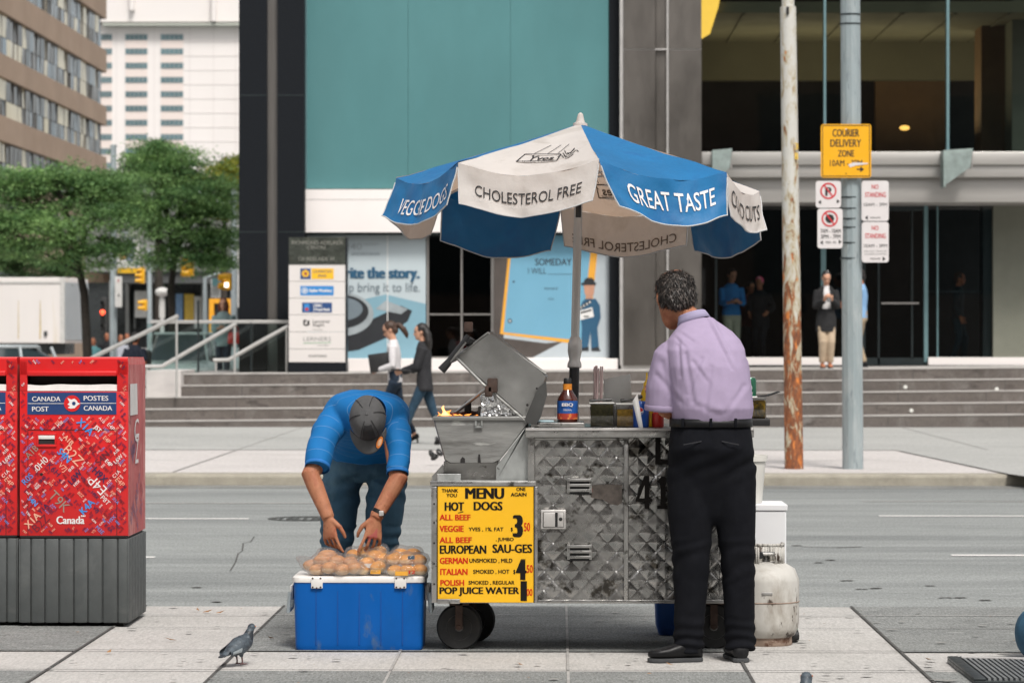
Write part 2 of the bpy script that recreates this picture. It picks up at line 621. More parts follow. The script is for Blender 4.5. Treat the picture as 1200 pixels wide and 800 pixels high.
tag(b.build('manhole_cover', m_iron, smooth=0), 'round iron manhole cover set in the asphalt behind the bending man', 'manhole cover')

# specks of litter
m_leafdry = M('dry_leaf', (0.30, 0.16, 0.07), 0.8, var=0.4, scale=20)
b = MB()
for (x, y, s_) in ((200, 749, .03), (258, 717, .025), (243, 716, .03), (128, 763, .02), (318, 747, .025), (785, 778, .02), (232, 714, .02), (1088, 772, .02), (610, 778, .015)):
    g = G(x, y, 0.012); a = random.random() * 6
    e = Vector((math.cos(a), math.sin(a), .1)) * s_; f = Vector((-math.sin(a), math.cos(a), .2)) * s_ * .5
    b.quad([g - e, g - f * .8, g + e + Vector((0, 0, .008)), g + f])
for _ in range(60):
    g = Vector((random.uniform(-4, 4), random.uniform(12.4, 16), 0.012)); a = random.random() * 6; s_ = random.uniform(.004, .012)
    e = Vector((math.cos(a), math.sin(a), 0)) * s_; f = Vector((-math.sin(a), math.cos(a), .2)) * s_ * .6
    b.quad([g - e, g - f, g + e, g + f])
tag(b.build('litter', m_leafdry, smooth=0), 'dry leaf scraps and grit scattered on the paving', 'litter', kind='stuff')

# ================================================================== STEPS
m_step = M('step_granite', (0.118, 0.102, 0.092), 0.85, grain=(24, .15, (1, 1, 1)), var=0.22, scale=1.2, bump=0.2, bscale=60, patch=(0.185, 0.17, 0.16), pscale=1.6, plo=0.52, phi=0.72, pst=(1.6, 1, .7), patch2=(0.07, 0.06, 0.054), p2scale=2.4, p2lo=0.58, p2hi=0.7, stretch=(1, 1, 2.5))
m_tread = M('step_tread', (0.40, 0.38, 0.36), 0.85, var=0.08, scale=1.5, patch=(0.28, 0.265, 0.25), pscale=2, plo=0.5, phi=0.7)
STEP_Y, RISE, RUN = 49.0, 0.188, 0.36
piv = W(900, 499, STEP_Y)
steps = thing('granite_steps', (piv.x, STEP_Y, 0), 'wide flight of five grey granite steps up to the office plaza', 'steps')
PLZ = 5 * RISE
lefts = [168, 168, 168, 183, 210]
for i in range(5):
    x0 = W(lefts[i] - (10 if i < 3 else 0), 450, STEP_Y + i * RUN).x
    y0 = STEP_Y + i * RUN
    y1 = y0 + RUN if i < 4 else 70
    b = MB()
    xe = W(1330, 450, 49).x
    z1 = (i + 1) * RISE
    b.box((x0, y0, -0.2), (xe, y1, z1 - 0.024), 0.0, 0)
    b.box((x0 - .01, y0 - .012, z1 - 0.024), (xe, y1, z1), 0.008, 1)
    x = x0 + 1.5
    while x < xe:
        sheet_x = x + random.uniform(-.25, .25)
        b.quad([(sheet_x - .006, y0 - .003, z1 - RISE), (sheet_x + .006, y0 - .003, z1 - RISE), (sheet_x + .006, y0 - .003, z1 - .025), (sheet_x - .006, y0 - .003, z1 - .025)], 2)
        x += 1.83
    st = b.build('step', [m_step, m_tread, m_seam], steps, smooth=0)
steps.rotation_euler = (0, -R(0.46), 0)
m_lampw = M('step_light', (0.7, 0.7, 0.66), 0.3, var=0.02)
for px, py in ((1061, 453.5), (1068, 481), (1168, 456)):
    b = MB()
    i = 3 if py < 470 else 1
    g = W(px, py, STEP_Y + i * RUN - .004)
    b.lathe([(.002, .012), (.026, .010), (.034, 0)], g, 14, axis=(0, -1, 0))
    b.build('step_light', m_lampw, steps)

# low pale wall left of the steps, under the glass rail
m_wallc = M('pale_wall', (0.55, 0.52, 0.50), 0.85, var=0.06, scale=1.5, patch=(0.46, 0.43, 0.42), pscale=2, plo=0.55, phi=0.75)
b = MB()
b.boxpx(171, 434, 212, 505, 50.05, 52.0, 0.01)
tag(b.build('low_wall', m_wallc, smooth=0), 'low pale concrete wall at the left end of the steps under the glass rail', 'wall')

# ================================================================== OFFICE BUILDING
YB = 52.5
m_gran = M('black_granite', (0.010, 0.012, 0.015), 0.4, var=0.25, scale=30, spec=0.16)
m_steelL = M('brushed_steel', (0.42, 0.40, 0.38), 0.42, 0.9, var=0.1, scale=2, stretch=(6, 6, .3))
m_pillar = M('brown_steel', (0.175, 0.16, 0.145), 0.38, 0.85, var=0.2, scale=0.7, stretch=(1.2, 1.2, .5), patch=(0.115, 0.105, 0.095), pscale=.5, plo=.45, phi=.75)
m_teal = M('teal_blind', (0.085, 0.215, 0.225), 0.45, var=0.13, scale=0.5, stretch=(.8, 1, .35), spec=0.25, coat=.35)  # tall streaks of colour drift painted in for faint reflections
m_white = M('white_fascia', (0.80, 0.755, 0.735), 0.6, var=0.03, scale=1)
m_beam = M('steel_beam', (0.41, 0.395, 0.375), 0.5, 0.55, var=0.08, scale=1, stretch=(.4, 1, 4))
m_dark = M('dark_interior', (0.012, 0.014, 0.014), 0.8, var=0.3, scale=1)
m_olive = M('olive_ceiling', (0.10, 0.094, 0.062), 0.8, var=0.15, scale=.6)
m_frame = M('dark_frame', (0.03, 0.04, 0.042), 0.4, 0.5, var=0.1)
m_tealf = M('teal_mullion', (0.16, 0.27, 0.29), 0.4, 0.3, var=0.1)
m_cgreen = M('greenish_concrete', (0.175, 0.18, 0.145), 0.85, var=0.12, scale=1.5, bump=.1)
m_gl_up = glass('lobby_glass', (0.42, 0.48, 0.46), 0.05, 0.02, wav=.02)
m_gl_door = glass('entrance_glass', (0.60, 0.66, 0.67), 0.03, 0.02)
m_line = M('steel_joint', (0.62, 0.60, 0.58), 0.4, 0.6, var=0.05)

g0 = W(740, 430, YB)
bld = thing('office_building', (g0.x, YB, 0), 'office building with black granite pillars, teal windows and dark glass lobby behind the steps', 'building')
TOP = -190       # pixel row of the built top, well above the frame

def part(name, fn, mats, smooth=0, parent=None):
    mb = MB(); fn(mb)
    return mb.build(name, mats, parent or bld, smooth=smooth)

part('granite_pillar', lambda b: (b.boxpx(280, TOP, 313, 445, YB - .2, YB + 22), b.quadpx(280, 111, 313, 112.5, YB - .204, 1), b.quadpx(280, 271, 313, 272.5, YB - .204, 1)), [m_gran, m_frame])
part('granite_pillar', lambda b: (b.boxpx(325, TOP, 357, 445, YB - .2, YB + 4), b.quadpx(325, 111, 357, 112.5, YB - .204, 1), b.quadpx(325, 271, 357, 272.5, YB - .204, 1)), [m_gran, m_frame])
part('steel_strip', lambda b: b.boxpx(313, TOP, 325, 445, YB - .08, YB + 3), M('strip_steel', (.17, .16, .15), .45, .7, var=.15, scale=2, stretch=(6, 6, .3)))
def teal(b):
    b.boxpx(357, TOP, 716, 222, YB + .3, YB + .5, 0, 1)
    for x0, x1 in ((359, 478.1), (478.4, 598.1), (598.4, 713)):
        b.boxpx(x0, TOP, x1, 221, YB + .18, YB + .26)
part('teal_window', teal, [m_teal, M('teal_joint', (.05, .14, .15), .6)])
part('window_edge', lambda b: (b.boxpx(357, TOP, 359.2, 222, YB + .05, YB + .4)), m_tealf)
part('dark_gap', lambda b: b.boxpx(714, TOP, 727, 428, YB + .2, YB + .8), m_gran)
part('white_fascia', lambda b: (b.boxpx(357, 222, 724, 233.5, YB + .04, YB + .8), b.boxpx(357, 234.3, 724, 272, YB + .04, YB + .8), b.boxpx(357, 233.4, 724, 234.4, YB + .06, YB + .5, 0, 1)), [m_white, m_seam_l])
part('soffit', lambda b: b.boxpx(357, 272.2, 724, 275, YB + .1, YB + 2.5), m_frame)
part('white_sill', lambda b: b.boxpx(357, 420, 724, 446, YB - .05, YB + 1.2, .01), m_white)
def pillar(b):
    for y0, y1 in ((TOP, 57.4), (58.6, 428)):
        for x0, x1, d in ((731, 768, 0), (768.6, 781, .10), (784, 822, 0)):
            b.boxpx(x0, y0, x1, y1, YB - .15 + d, YB + 1.6)
part('steel_pillar', pillar, m_pillar)
part('pillar_joint', lambda b: (b.boxpx(731, 57.3, 822, 58.7, YB - .13, YB + .5), b.boxpx(781.3, TOP, 783.7, 428, YB - .12, YB + .4), b.boxpx(726.5, TOP, 730.6, 428, YB - .1, YB + .4), b.boxpx(728, 427.5, 824, 440, YB - .1, YB + .4)), m_line)
# glazed entrance between the posters
part('entrance_glass', lambda b: b.quadpx(501, 276, 577, 421, YB + .5), m_gl_door)
part('entrance_frame', lambda b: [b.boxpx(x0, y0, x1, y1, YB + .44, YB + .56) for x0, y0, x1, y1 in ((500, 276, 502.5, 421), (540, 276, 542, 421), (575.5, 276, 579, 421), (502, 367.4, 576, 369), (502, 418, 576, 421))], m_steelL)
# right: upper lobby glass with mullions
part('lobby_glass', lambda b: b.quadpx(822, TOP, 1330, 181, YB + .30), m_gl_up)
part('mullion', lambda b: b.boxpx(965.5, TOP, 968, 181, YB + .22, YB + .42), m_tealf)
part('mullion', lambda b: b.boxpx(1109.5, TOP, 1112.5, 181, YB + .22, YB + .42), m_tealf)
part('beam', lambda b: (b.boxpx(822, 178, 1330, 193, YB - .1, YB + .8, .015), b.boxpx(822, 193.5, 1330, 207.5, YB - .04, YB + .8, .01), b.boxpx(822, 208, 1330, 237, YB + .12, YB + 1.5, .01)), m_beam, 30)
# lower entrance, set back
YE = YB + 1.6
part('entrance_glass', lambda b: (b.quadpx(820, 236, 1012, 419, YE), b.quadpx(1088, 236, 1166, 419, YE)), m_gl_door)
part('glass_door', lambda b: b.quadpx(1012, 246, 1083, 420, YE + .02), m_gl_door)
part('door_frame', lambda b: [b.boxpx(*q, YE - .04, YE + .06) for q in ((1011, 240, 1014, 428), (1028.8, 246, 1031, 428), (1013, 238, 1084, 247), (1013, 419, 1086, 428), (1068, 247, 1070, 420))], m_frame)
part('door_handle', lambda b: b.boxpx(1033, 354.2, 1077, 356.2, YE - .09, YE - .06), m_steelL)
part('mullion', lambda b: b.boxpx(1083, 236, 1087.6, 424, YE - .06, YE + .08), m_tealf)
part('mullion', lambda b: b.boxpx(1098, 236, 1099.6, 420, YE - .03, YE + .05), m_tealf)
part('mullion', lambda b: (b.boxpx(838, 236, 840.5, 420, YE - .03, YE + .05)), m_frame)
part('mullion', lambda b: (b.boxpx(962, 236, 968, 420, YE - .03, YE + .05)), m_tealf)
part('rail', lambda b: b.boxpx(1088, 340.5, 1164, 342.2, YE + .2, YE + .26), m_frame)
part('entrance_sill', lambda b: (b.boxpx(820, 418.5, 1010, 447, YE - .15, YE + .3), b.boxpx(1088, 418.5, 1330, 447, YE - .15, YE + .3)), m_white)
part('concrete_wall', lambda b: (b.boxpx(1164, 232, 1330, 419, YE - .1, YE + .6), b.boxpx(1152, 236, 1163.6, 419, YE + .05, YE + .5, 0, 1)), [m_cgreen, m_frame])
# inside the lobby
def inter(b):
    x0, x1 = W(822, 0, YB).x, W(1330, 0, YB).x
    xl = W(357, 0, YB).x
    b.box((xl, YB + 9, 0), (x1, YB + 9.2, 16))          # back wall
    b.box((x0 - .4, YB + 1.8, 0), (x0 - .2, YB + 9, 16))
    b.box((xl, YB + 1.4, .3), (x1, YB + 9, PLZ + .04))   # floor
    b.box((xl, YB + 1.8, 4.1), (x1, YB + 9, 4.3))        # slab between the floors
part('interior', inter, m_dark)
def ceil(b):
    x0, x1 = W(822, 0, YB).x, W(1330, 0, YB).x
    b.box((x0, YB + 1.2, 7.3), (x1, YB + 9, 7.5))
    for k in range(9):
        x = x0 + .8 + k * .95
        b.box((x, YB + 1.25, 7.27), (x + .05, YB + 8.9, 7.32))
    b.box((x0, YB + 6.5, 6.55), (x1, YB + 6.8, 7.3))
part('lobby_ceiling', ceil, m_olive)
m_warm = M('warm_wall', (0.15, 0.085, 0.04), 0.8, var=0.3, scale=1)
part('lobby_wall', lambda b: b.boxpx(1026, 80, 1110, 182, YB + 7.5, YB + 7.8), m_warm)
part('lobby_column', lambda b: b.boxpx(1150, -60, 1182, 182, YB + 3.5, YB + 4.4), m_warm)
part('lobby_column', lambda b: b.boxpx(1186, -60, 1320, 182, YB + 2.5, YB + 3.4), m_cgreen)
m_yel = M('lit_yellow', (0.8, 0.5, 0.05), 0.6, emit=(1.0, 0.55, 0.09), estr=1.1)
part('lit_panel', lambda b: b.polypx([(822, -40), (850, -40), (842, 8), (832, 40), (822, 46)], YB + 1.1), m_yel)
m_lampo = M('lobby_lamp_glow', (0.8, 0.5, 0.1), 0.6, emit=(1.0, 0.5, 0.12), estr=1.6)
part('lobby_lamp', lambda b: [b.ell(W(x, y, YB + 6), .10, .10, .05) for x, y in ((1060, 150), (1129, 19), (1010, 30))], m_lampo)
for px in (855, 960, 1075, 1180):      # warm area lights added below the lobby ceiling, aimed up to brighten it
    ld = bpy.data.lights.new('lobby_lamp', 'AREA'); ld.energy = 26; ld.size = 1.2; ld.color = (1.0, 0.78, 0.5)
    lo = bpy.data.objects.new('lobby_light', ld); COL.objects.link(lo)
    lo.location = W(px, 100, YB + 4.5); lo.location.z = 5.3; lo.rotation_euler = (R(180), 0, 0); lo.parent = None
# clear brackets on the beam
m_gl_br = M('bracket_frost', (.50, .58, .56), .15, var=.2, scale=6, trl=.55)
def bracket(x0, x1, flip):
    b = MB()
    ya, yb = YB - .55, YB - .12
    b.prism([W(x0, 176, ya), W(x1, 174, ya), W(x1 - 3, 196, ya), W(x0 + 2, 216, ya)], (0, yb - ya, 0))
    b.boxpx(x0 - 1, 176, x0 + 1.5, 219, ya - .02, yb)
    b.build('glass_bracket', m_gl_br, bld, smooth=0)
    b = MB(); b.boxpx(x0, 204, x0 + 5, 219, YB - .4, YB - .1); b.boxpx(x0 + 2, 177, x1, 179, YB - .5, YB - .42); b.boxpx(x1 - 2, 177, x1, 198, YB - .5, YB - .42)
    b.build('bracket_arm', m_steelL, bld, smooth=0)
bracket(1107, 1140, 0)
bracket(836, 858, 1)
# rest of the building above and behind
part('upper_floors', lambda b: (b.boxpx(280, -900, 1330, TOP - .5, YB, YB + 26), b.box((W(330, 0, YB).x, YB + 9.3, 0), (W(1330, 0, YB).x, YB + 26, 14))), m_gran)

# posters behind the windows
m_p1 = M('poster_paper', (0.46, 0.53, 0.56), 0.5, var=0.05, scale=.7)
m_p1b = M('poster_blue', (0.20, 0.36, 0.44), 0.5, var=0.08, scale=.8)
m_navy = M('print_navy', (0.02, 0.09, 0.17), 0.5, var=0.05)
m_grey = M('print_grey', (0.16, 0.20, 0.23), 0.5, var=0.05)
m_blk = M('print_black', (0.018, 0.02, 0.024), 0.5, var=0.2, scale=2)
m_sil = M('print_silver', (0.32, 0.36, 0.38), 0.5, var=0.25, scale=2)
m_wht = M('print_white', (0.75, 0.74, 0.72), 0.5, var=0.03)
b = MB()
Yp = YB + .35
b.boxpx(358, 276, 499, 420, Yp, Yp + .05, 0, 0)
b.quadpx(358, 392, 499, 420, Yp - .003, 1)
b.polypx([(358, 372), (420, 352), (452, 345), (499, 356), (499, 392), (358, 392)], Yp - .0025, 1)
b.polypx([(358, 398), (395, 396), (440, 372), (470, 358), (483, 364), (478, 376), (452, 396), (420, 410), (380, 416), (358, 417)], Yp - .005, 4)
b.discpx(398, 368, 40, Yp - .007, 5, 30, ry=26)
b.discpx(398, 365, 34, Yp - .009, 4, 30, ry=20)
b.discpx(398, 362, 27, Yp - .011, 3, 30, ry=14)
b.polypx([(440, 362), (452, 352), (478, 362), (470, 368)], Yp - .007, 5)
b.quadpx(453.6, 276, 454.6, 420, Yp - .012, 6)
b.textpx('Write the story.', 387, 313, 492, 330, Yp - .013, 2, .03)
b.textpx('Help bring it to life.', 391, 331, 492, 345, Yp - .013, 3)
b.textpx('240', 404, 285, 424, 293, Yp - .013, 5)
b.textpx('RICHMOND STREET W', 426, 285, 444, 287.5, Yp - .013, 5)
b.textpx('OFFICE SPACE FOR LEASE', 412, 296, 445, 299, Yp - .013, 3)
tag(b.build('window_poster', [m_p1, m_p1b, m_navy, m_grey, m_blk, m_sil, m_wht], smooth=0), 'pale blue window poster reading Write the story over a dark camera lens shape', 'poster')

m_brn = M('print_brown', (0.075, 0.062, 0.055), 0.5, var=0.3, scale=1.2)
m_sky = M('print_skyblue', (0.15, 0.36, 0.50), 0.5, var=0.06, scale=.8)
m_orng = M('print_orange', (0.75, 0.36, 0.04), 0.5, var=0.05)
m_pale = M('print_pale', (0.44, 0.49, 0.52), 0.5, var=0.1, scale=1)
m_skin_p = M('print_skin', (0.50, 0.26, 0.17), 0.5, var=0.1)
b = MB()
b.boxpx(579, 276, 716.5, 421, Yp, Yp + .05, 0, 3)
b.polypx([(579, 276), (606, 276), (590, 396), (640, 402), (660, 400), (620, 421), (579, 421)], Yp - .002, 0)
b.polypx([(598, 276), (702, 276), (690, 396), (676, 403), (586, 391)], Yp - .004, 2)
b.polypx([(601, 276), (694, 276), (681, 399), (590, 389)], Yp - .006, 1)
b.polypx([(640, 418), (676, 401), (690, 402), (700, 421), (640, 421)], Yp - .003, 3)
b.quadpx(579, 419, 716, 421.5, Yp - .008, 4)
b.textpx('SOMEDAY', 627, 303, 670, 311, Yp - .008, 5, .01)
b.textpx('I WILL', 619, 314, 640, 321, Yp - .008, 5)
b.quadpx(642, 321.0, 671, 321.5, Yp - .008, 5)
b.textpx('PRODUCED BY', 638, 337, 654, 339.5, Yp - .008, 5)
b.textpx('YOU', 642, 349, 649, 351.5, Yp - .008, 5)
b.discpx(597.5, 376, 2.6, Yp - .008, 5); b.discpx(597.5, 376, 1.4, Yp - .010, 3); b.discpx(602, 330, 1.2, Yp - .008, 5)
# printed figure in a dark suit and round hat holding a clapperboard
b.polypx([(682, 354), (686, 350), (698, 350), (703, 358), (704, 372), (700, 384), (702, 408), (693, 408), (692, 388), (689, 408), (681, 408), (682, 384), (680, 366)], Yp - .010, 6)
b.polypx([(684, 333), (697, 333), (696, 344), (693, 350), (688, 350), (685, 343)], Yp - .012, 7)
b.polypx([(684, 331), (685, 327.5), (688, 325.5), (693, 325.5), (696, 327.5), (697, 331), (699, 331.5), (698, 334), (682, 334), (680, 332)], Yp - .014, 5)
b.polypx([(679, 364), (694, 360), (696, 371), (680, 375)], Yp - .014, 4)
b.polypx([(678, 360), (692, 351), (693, 354), (679, 363.5)], Yp - .016, 5)
for k in range(4):
    x = 680 + k * 3.4
    b.polypx([(x, 359.6 - k * 2.1), (x + 1.3, 358.8 - k * 2.1), (x + 2.0, 361 - k * 2.1), (x + .7, 361.8 - k * 2.1)], Yp - .018, 4)
b.polypx([(680, 365.5), (693, 362.2), (693.4, 364), (680.3, 367.4)], Yp - .018, 5)
b.quadpx(684, 370, 690, 371.4, Yp - .018, 5)
b.polypx([(680, 408), (690, 406), (690, 411), (680, 411)], Yp - .012, 5)
b.polypx([(693, 408), (701, 406), (704, 411), (693, 411)], Yp - .012, 5)
tag(b.build('window_poster', [m_brn, m_sky, m_orng, m_pale, m_wht, m_blk, m_navy, m_skin_p], smooth=0), 'window poster with tilted blue script cover reading SOMEDAY I WILL and a small suited figure', 'poster')

# ================================================================== TOTEM SIGN
YT = 51.0
tg = W(372, 433, YT)
totem = thing('totem_sign', (tg.x, YT, tg.z), 'tall white tenant directory sign with dark stone top in front of the poster', 'sign')
m_tot = M('sign_white', (0.66, 0.625, 0.605), 0.5, var=0.03, scale=1)
m_stone = M('dark_plaque', (0.045, 0.05, 0.042), 0.25, var=0.5, scale=3, patch=(0.14, 0.14, 0.11), pscale=2.5, plo=.55, phi=.7)
part('plinth', lambda b: b.boxpx(338, 424.5, 406, 437, YT, YT + .5), m_gran, 0, totem)
part('panel', lambda b: ([b.boxpx(338.5, y0, 404.5, y1 - .5, YT, YT + .42) for y0, y1 in ((310, 330), (330, 349.5), (349.5, 369), (369, 389), (389, 409), (409, 424.5))], b.boxpx(404.8, 278, 406, 424.5, YT + .02, YT + .42, 0, 1)), [m_tot, m_gran], 0, totem)
part('plaque', lambda b: b.boxpx(338.5, 278, 404.6, 309.6, YT - .01, YT + .42), m_stone, 0, totem)
m_gold = M('plaque_letters', (0.25, 0.25, 0.22), 0.5)
m_yl = M('logo_yellow', (0.82, 0.47, 0.02), 0.5, var=.03); m_nv = M('logo_navy', (0.015, 0.06, 0.19), 0.5, var=.03); m_bl = M('logo_blue', (0.03, 0.22, 0.55), 0.5, var=.03)
m_txt = M('sign_black', (0.02, 0.02, 0.02), 0.6, var=.05); m_gtx = M('sign_grey', (0.30, 0.30, 0.29), 0.6); m_grn = M('logo_green', (0.15, 0.4, 0.2), 0.6); m_red = M('logo_red', (0.45, 0.03, 0.03), .5)
def tl(b):
    y = YT - .014
    b.textpx('RICHMOND-ADELAIDE', 342, 282, 402, 286.5, y, 0); b.textpx('CENTRE', 360, 288, 382, 292, y, 0); b.textpx('120 ADELAIDE W', 350, 301, 392, 305.5, y, 0)
    y = YT - .004
    b.quadpx(352, 314.5, 364, 327, y, 2); b.quadpx(365, 314.5, 391, 327, y, 1)
    for a in (-90, -40, 10, 60, 120, 170, -140):
        b.discpx(358 + 3.1 * math.cos(R(a)), 320.5 + 3.1 * math.sin(R(a)), 1.5, y - .003, 1, 10)
    b.discpx(358, 320.5, 1.3, y - .005, 7, 10)
    b.textpx('LAURENTIAN', 367, 316.4, 389, 319.6, y - .003, 2); b.textpx('BANK', 373, 321.5, 383, 324.6, y - .003, 2)
    b.quadpx(352, 335, 391, 346, y, 3)
    b.discpx(357, 340.5, 3.6, y - .003, 6, 16, 2.6); b.discpx(357, 340.5, 1.5, y - .003, 6, 12)
    b.textpx('Skyline Westbury', 362, 338.6, 389, 343, y - .003, 6, .02)
    b.quadpx(354, 354.5, 389, 366, y, 2); b.quadpx(356.5, 356, 362.5, 365, y - .003, 3); b.quadpx(357.5, 360.5, 361.5, 364, y - .005, 7); b.quadpx(367.5, 356, 368.2, 365, y - .003, 6)
    b.textpx('RBC', 369.5, 356, 378, 359.6, y - .003, 6, .02); b.textpx('Royal Bank', 369.5, 360.8, 387, 365, y - .003, 6, .02)
    b.quadpx(355.5, 374.5, 359, 376.5, y, 4); b.quadpx(355.5, 376.4, 357.5, 381, y, 4); b.quadpx(360, 375.5, 362.6, 381, y, 4); b.quadpx(357.6, 380.2, 360.2, 382, y, 4)
    b.textpx('Lenczner', 366.5, 374.4, 387, 378.2, y, 4); b.textpx('Slaght', 366.5, 379, 380, 383.2, y, 4); b.textpx('LITIGATION', 366.5, 385.4, 378, 387, y, 5)
    b.textpx('LERNERS', 355.5, 394.6, 388, 399.4, y, 5); b.polypx([(355.5, 401.6), (388, 401), (388, 401.6), (355.5, 402.3)], y, 8); b.textpx('LAWYERS', 372, 403.6, 385, 405.4, y, 5)
    b.textpx('OXFORD', 361.5, 415.6, 383, 418.4, y, 4)
part('lettering', tl, [m_gold, m_yl, m_nv, m_bl, m_txt, m_gtx, m_wht, m_red, m_grn], 0, totem)

# ================================================================== GLASS BALUSTRADE AND HANDRAILS
m_rail = M('rail_steel', (0.52, 0.51, 0.49), 0.4, 0.5, var=.05)
m_gl_bal = glass('balustrade_glass', (0.88, 0.97, 0.96), 0.08, 0.04)
YR = 52.0
bg = W(260, 435, YR)
bal = thing('glass_balustrade', (bg.x, YR, bg.z), 'tinted glass balustrade with a flat steel top rail left of the directory sign', 'balustrade')
part('glass_pane', lambda b: b.boxpx(172, 379, 231, 436, YR, YR + .02), m_gl_bal, 0, bal)
part('glass_pane', lambda b: b.boxpx(233.5, 379, 293, 434, YR, YR + .02), m_gl_bal, 0, bal)
part('glass_pane', lambda b: b.boxpx(295, 379, 337, 434, YR, YR + .02), m_gl_bal, 0, bal)
part('top_rail', lambda b: b.boxpx(176, 375, 341, 379, YR - .04, YR + .06, .01), m_rail, 20, bal)
for x in (232, 294):
    part('post', lambda b: b.boxpx(x - .9, 352 if x == 232 else 378, x + .9, 436, YR - .05, YR + .03), m_frame, 0, bal)
def handrail(px_pts, Y, label):
    mb = MB()
    mb.tube([W(x, y, Y) for x, y in px_pts], .036, 10)
    r = mb.build('handrail', m_rail)
    tag(r, label, 'handrail', 'steel handrails by the steps')
    x, y = px_pts[0]
    mb = MB(); mb.tube([W(x + 3, y + 1, Y), Vector((W(x + 3, y, Y).x, Y, 0.05))], .02, 8)
    mb.build('post', m_rail, r)
    x, y = px_pts[-1]
    mb = MB(); mb.tube([W(x - 2, y + 1, Y), Vector((W(x - 2, y, Y).x, Y, PLZ * .5))], .02, 8)
    mb.build('post', m_rail, r)
    return r
handrail([(98, 425), (120, 413), (165, 392), (209, 370)], 49.6, 'sloping pale handrail rising just right of the red mailbox')
handrail([(169, 429.5), (190, 429), (232, 405), (277, 379)], 50.6, 'pale handrail rising in front of the first glass pane')
handrail([(250, 422), (268, 421.5), (300, 403), (338, 382)], 51.2, 'pale handrail rising beside the directory sign')
# ================================================================== FAR LEFT: THE SIDE STREET
# white hotel tower
m_tower = M('white_render', (0.73, 0.69, 0.67), 0.8, var=0.04, scale=.03, patch=(.69, .65, .63), pscale=.02)
m_twin = M('tower_glass', (0.12, 0.19, 0.21), 0.25, var=0.35, scale=.08)
m_tpink = M('tower_spandrel', (0.70, 0.61, 0.57), 0.8, var=.03)
m_tmul = M('tower_bar', (.30, .33, .33), .6)
YW = 420
g = W(202, 397, YW)
tower = thing('white_tower', (g.x, YW, 0), 'tall overexposed white tower with stacked strip windows behind the trees', 'building')
part('wall', lambda b: (b.box((W(108, 0, YW).x, YW, 0), (W(290, 0, YW).x, YW + 40, W(0, 29, YW).z))), m_tower, 0, tower)
part('upper_wall', lambda b: (b.box((W(108, 0, YW).x, YW - 1, W(0, 27, YW).z), (W(290, 0, YW).x, YW + 40, W(0, -150, YW).z)), b.boxpx(152, -150, 157, 12, YW - 2, YW - 1), b.boxpx(248, -150, 253, 25, YW - 2, YW - 1)), [m_tower], 0, tower)
part('wall_joint', lambda b: ([b.boxpx(214.8, y, 284, y + .5, YW - .05, YW + .1) for y in [48.9 + 16.7 * k for k in range(10)]], [b.boxpx(x, 30, x + .5, 215, YW - .045, YW + .1) for x in (136, 180.5, 222, 250, 276)]), M('tower_joint', (.60, .56, .55), .8), 0, tower)
part('ledge', lambda b: b.boxpx(120, 27.5, 290, 29.6, YW - 1.6, YW), M('tower_ledge', (.45, .47, .42), .8), 0, tower)
for r_ in range(14):
    y = 40.5 + r_ * 16.7
    for x0, x1 in ((147, 172.5), (188.5, 214.5), (113, 131)):
        b = MB()
        b.boxpx(x0, y, x1, y + 6.6, YW - .15, YW + .5)
        part_w = b.build('window', m_twin, tower, smooth=0)
        b = MB()
        n = 5
        for k in range(1, n):
            xx = x0 + (x1 - x0) * k / n
            b.boxpx(xx - .25, y, xx + .25, y + 6.6, YW - .3, YW - .16)
        b.build('mullion', m_tmul, part_w, smooth=0)
for x0, x1 in ((147, 172.5), (188.5, 214.5), (113, 131)):
    b = MB()
    for r_ in range(14):
        y = 40.5 + r_ * 16.7
        b.boxpx(x0, y + 6.8, x1, y + 16.5, YW - .1, YW + .3)
    b.build('spandrel_column', m_tpink, tower, smooth=0)

# brown office block whose long side runs away from us
XB, YB0, YB1 = W(125, 397, 205).x, 120.0, 205.0
m_bstone = M('brown_precast', (0.37, 0.265, 0.195), 0.8, var=0.10, scale=.25, patch=(0.31, 0.22, 0.16), pscale=.12, plo=.5, phi=.7)
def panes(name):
    """window panes, warm glints painted into some as cream colour"""
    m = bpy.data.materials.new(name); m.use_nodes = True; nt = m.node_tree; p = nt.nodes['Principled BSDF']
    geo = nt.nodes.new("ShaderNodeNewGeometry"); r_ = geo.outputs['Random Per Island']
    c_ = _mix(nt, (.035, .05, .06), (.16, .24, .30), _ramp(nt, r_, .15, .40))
    nt.links.new(_mix(nt, c_, (.78, .70, .50), _ramp(nt, r_, .55, .60)), p.inputs['Base Color'])  # cream base colour imitates warm glints off single panes
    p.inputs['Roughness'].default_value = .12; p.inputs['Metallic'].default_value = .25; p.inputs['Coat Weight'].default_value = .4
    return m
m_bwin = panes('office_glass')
m_bmull = M('window_bar', (0.10, 0.09, 0.08), 0.6)
block = thing('brown_office_block', (XB, 165, 0), 'brown stone office block with ribbons of reflecting windows at the upper left', 'building')
sb = F_PX / 205.0
def zt(py): return CAM_Z + (397 - py) / sb
bands = [(-62, -22), (-22, 22), (59, 85), (125, 147), (184, 208), (244, 262), (290, 330)]
wins = [(22, 59), (85, 125), (147, 184), (208, 244), (262, 290)]
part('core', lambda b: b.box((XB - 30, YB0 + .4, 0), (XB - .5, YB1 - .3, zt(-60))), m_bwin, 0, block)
for y0, y1 in bands:
    part('stone_band', lambda b: b.box((XB - 30, YB0, zt(y1)), (XB, YB1, zt(y0))), m_bstone, 0, block)
part('base_wall', lambda b: b.box((XB - 30, YB0, -.1), (XB - .2, YB1, zt(348))), m_bstone, 0, block)
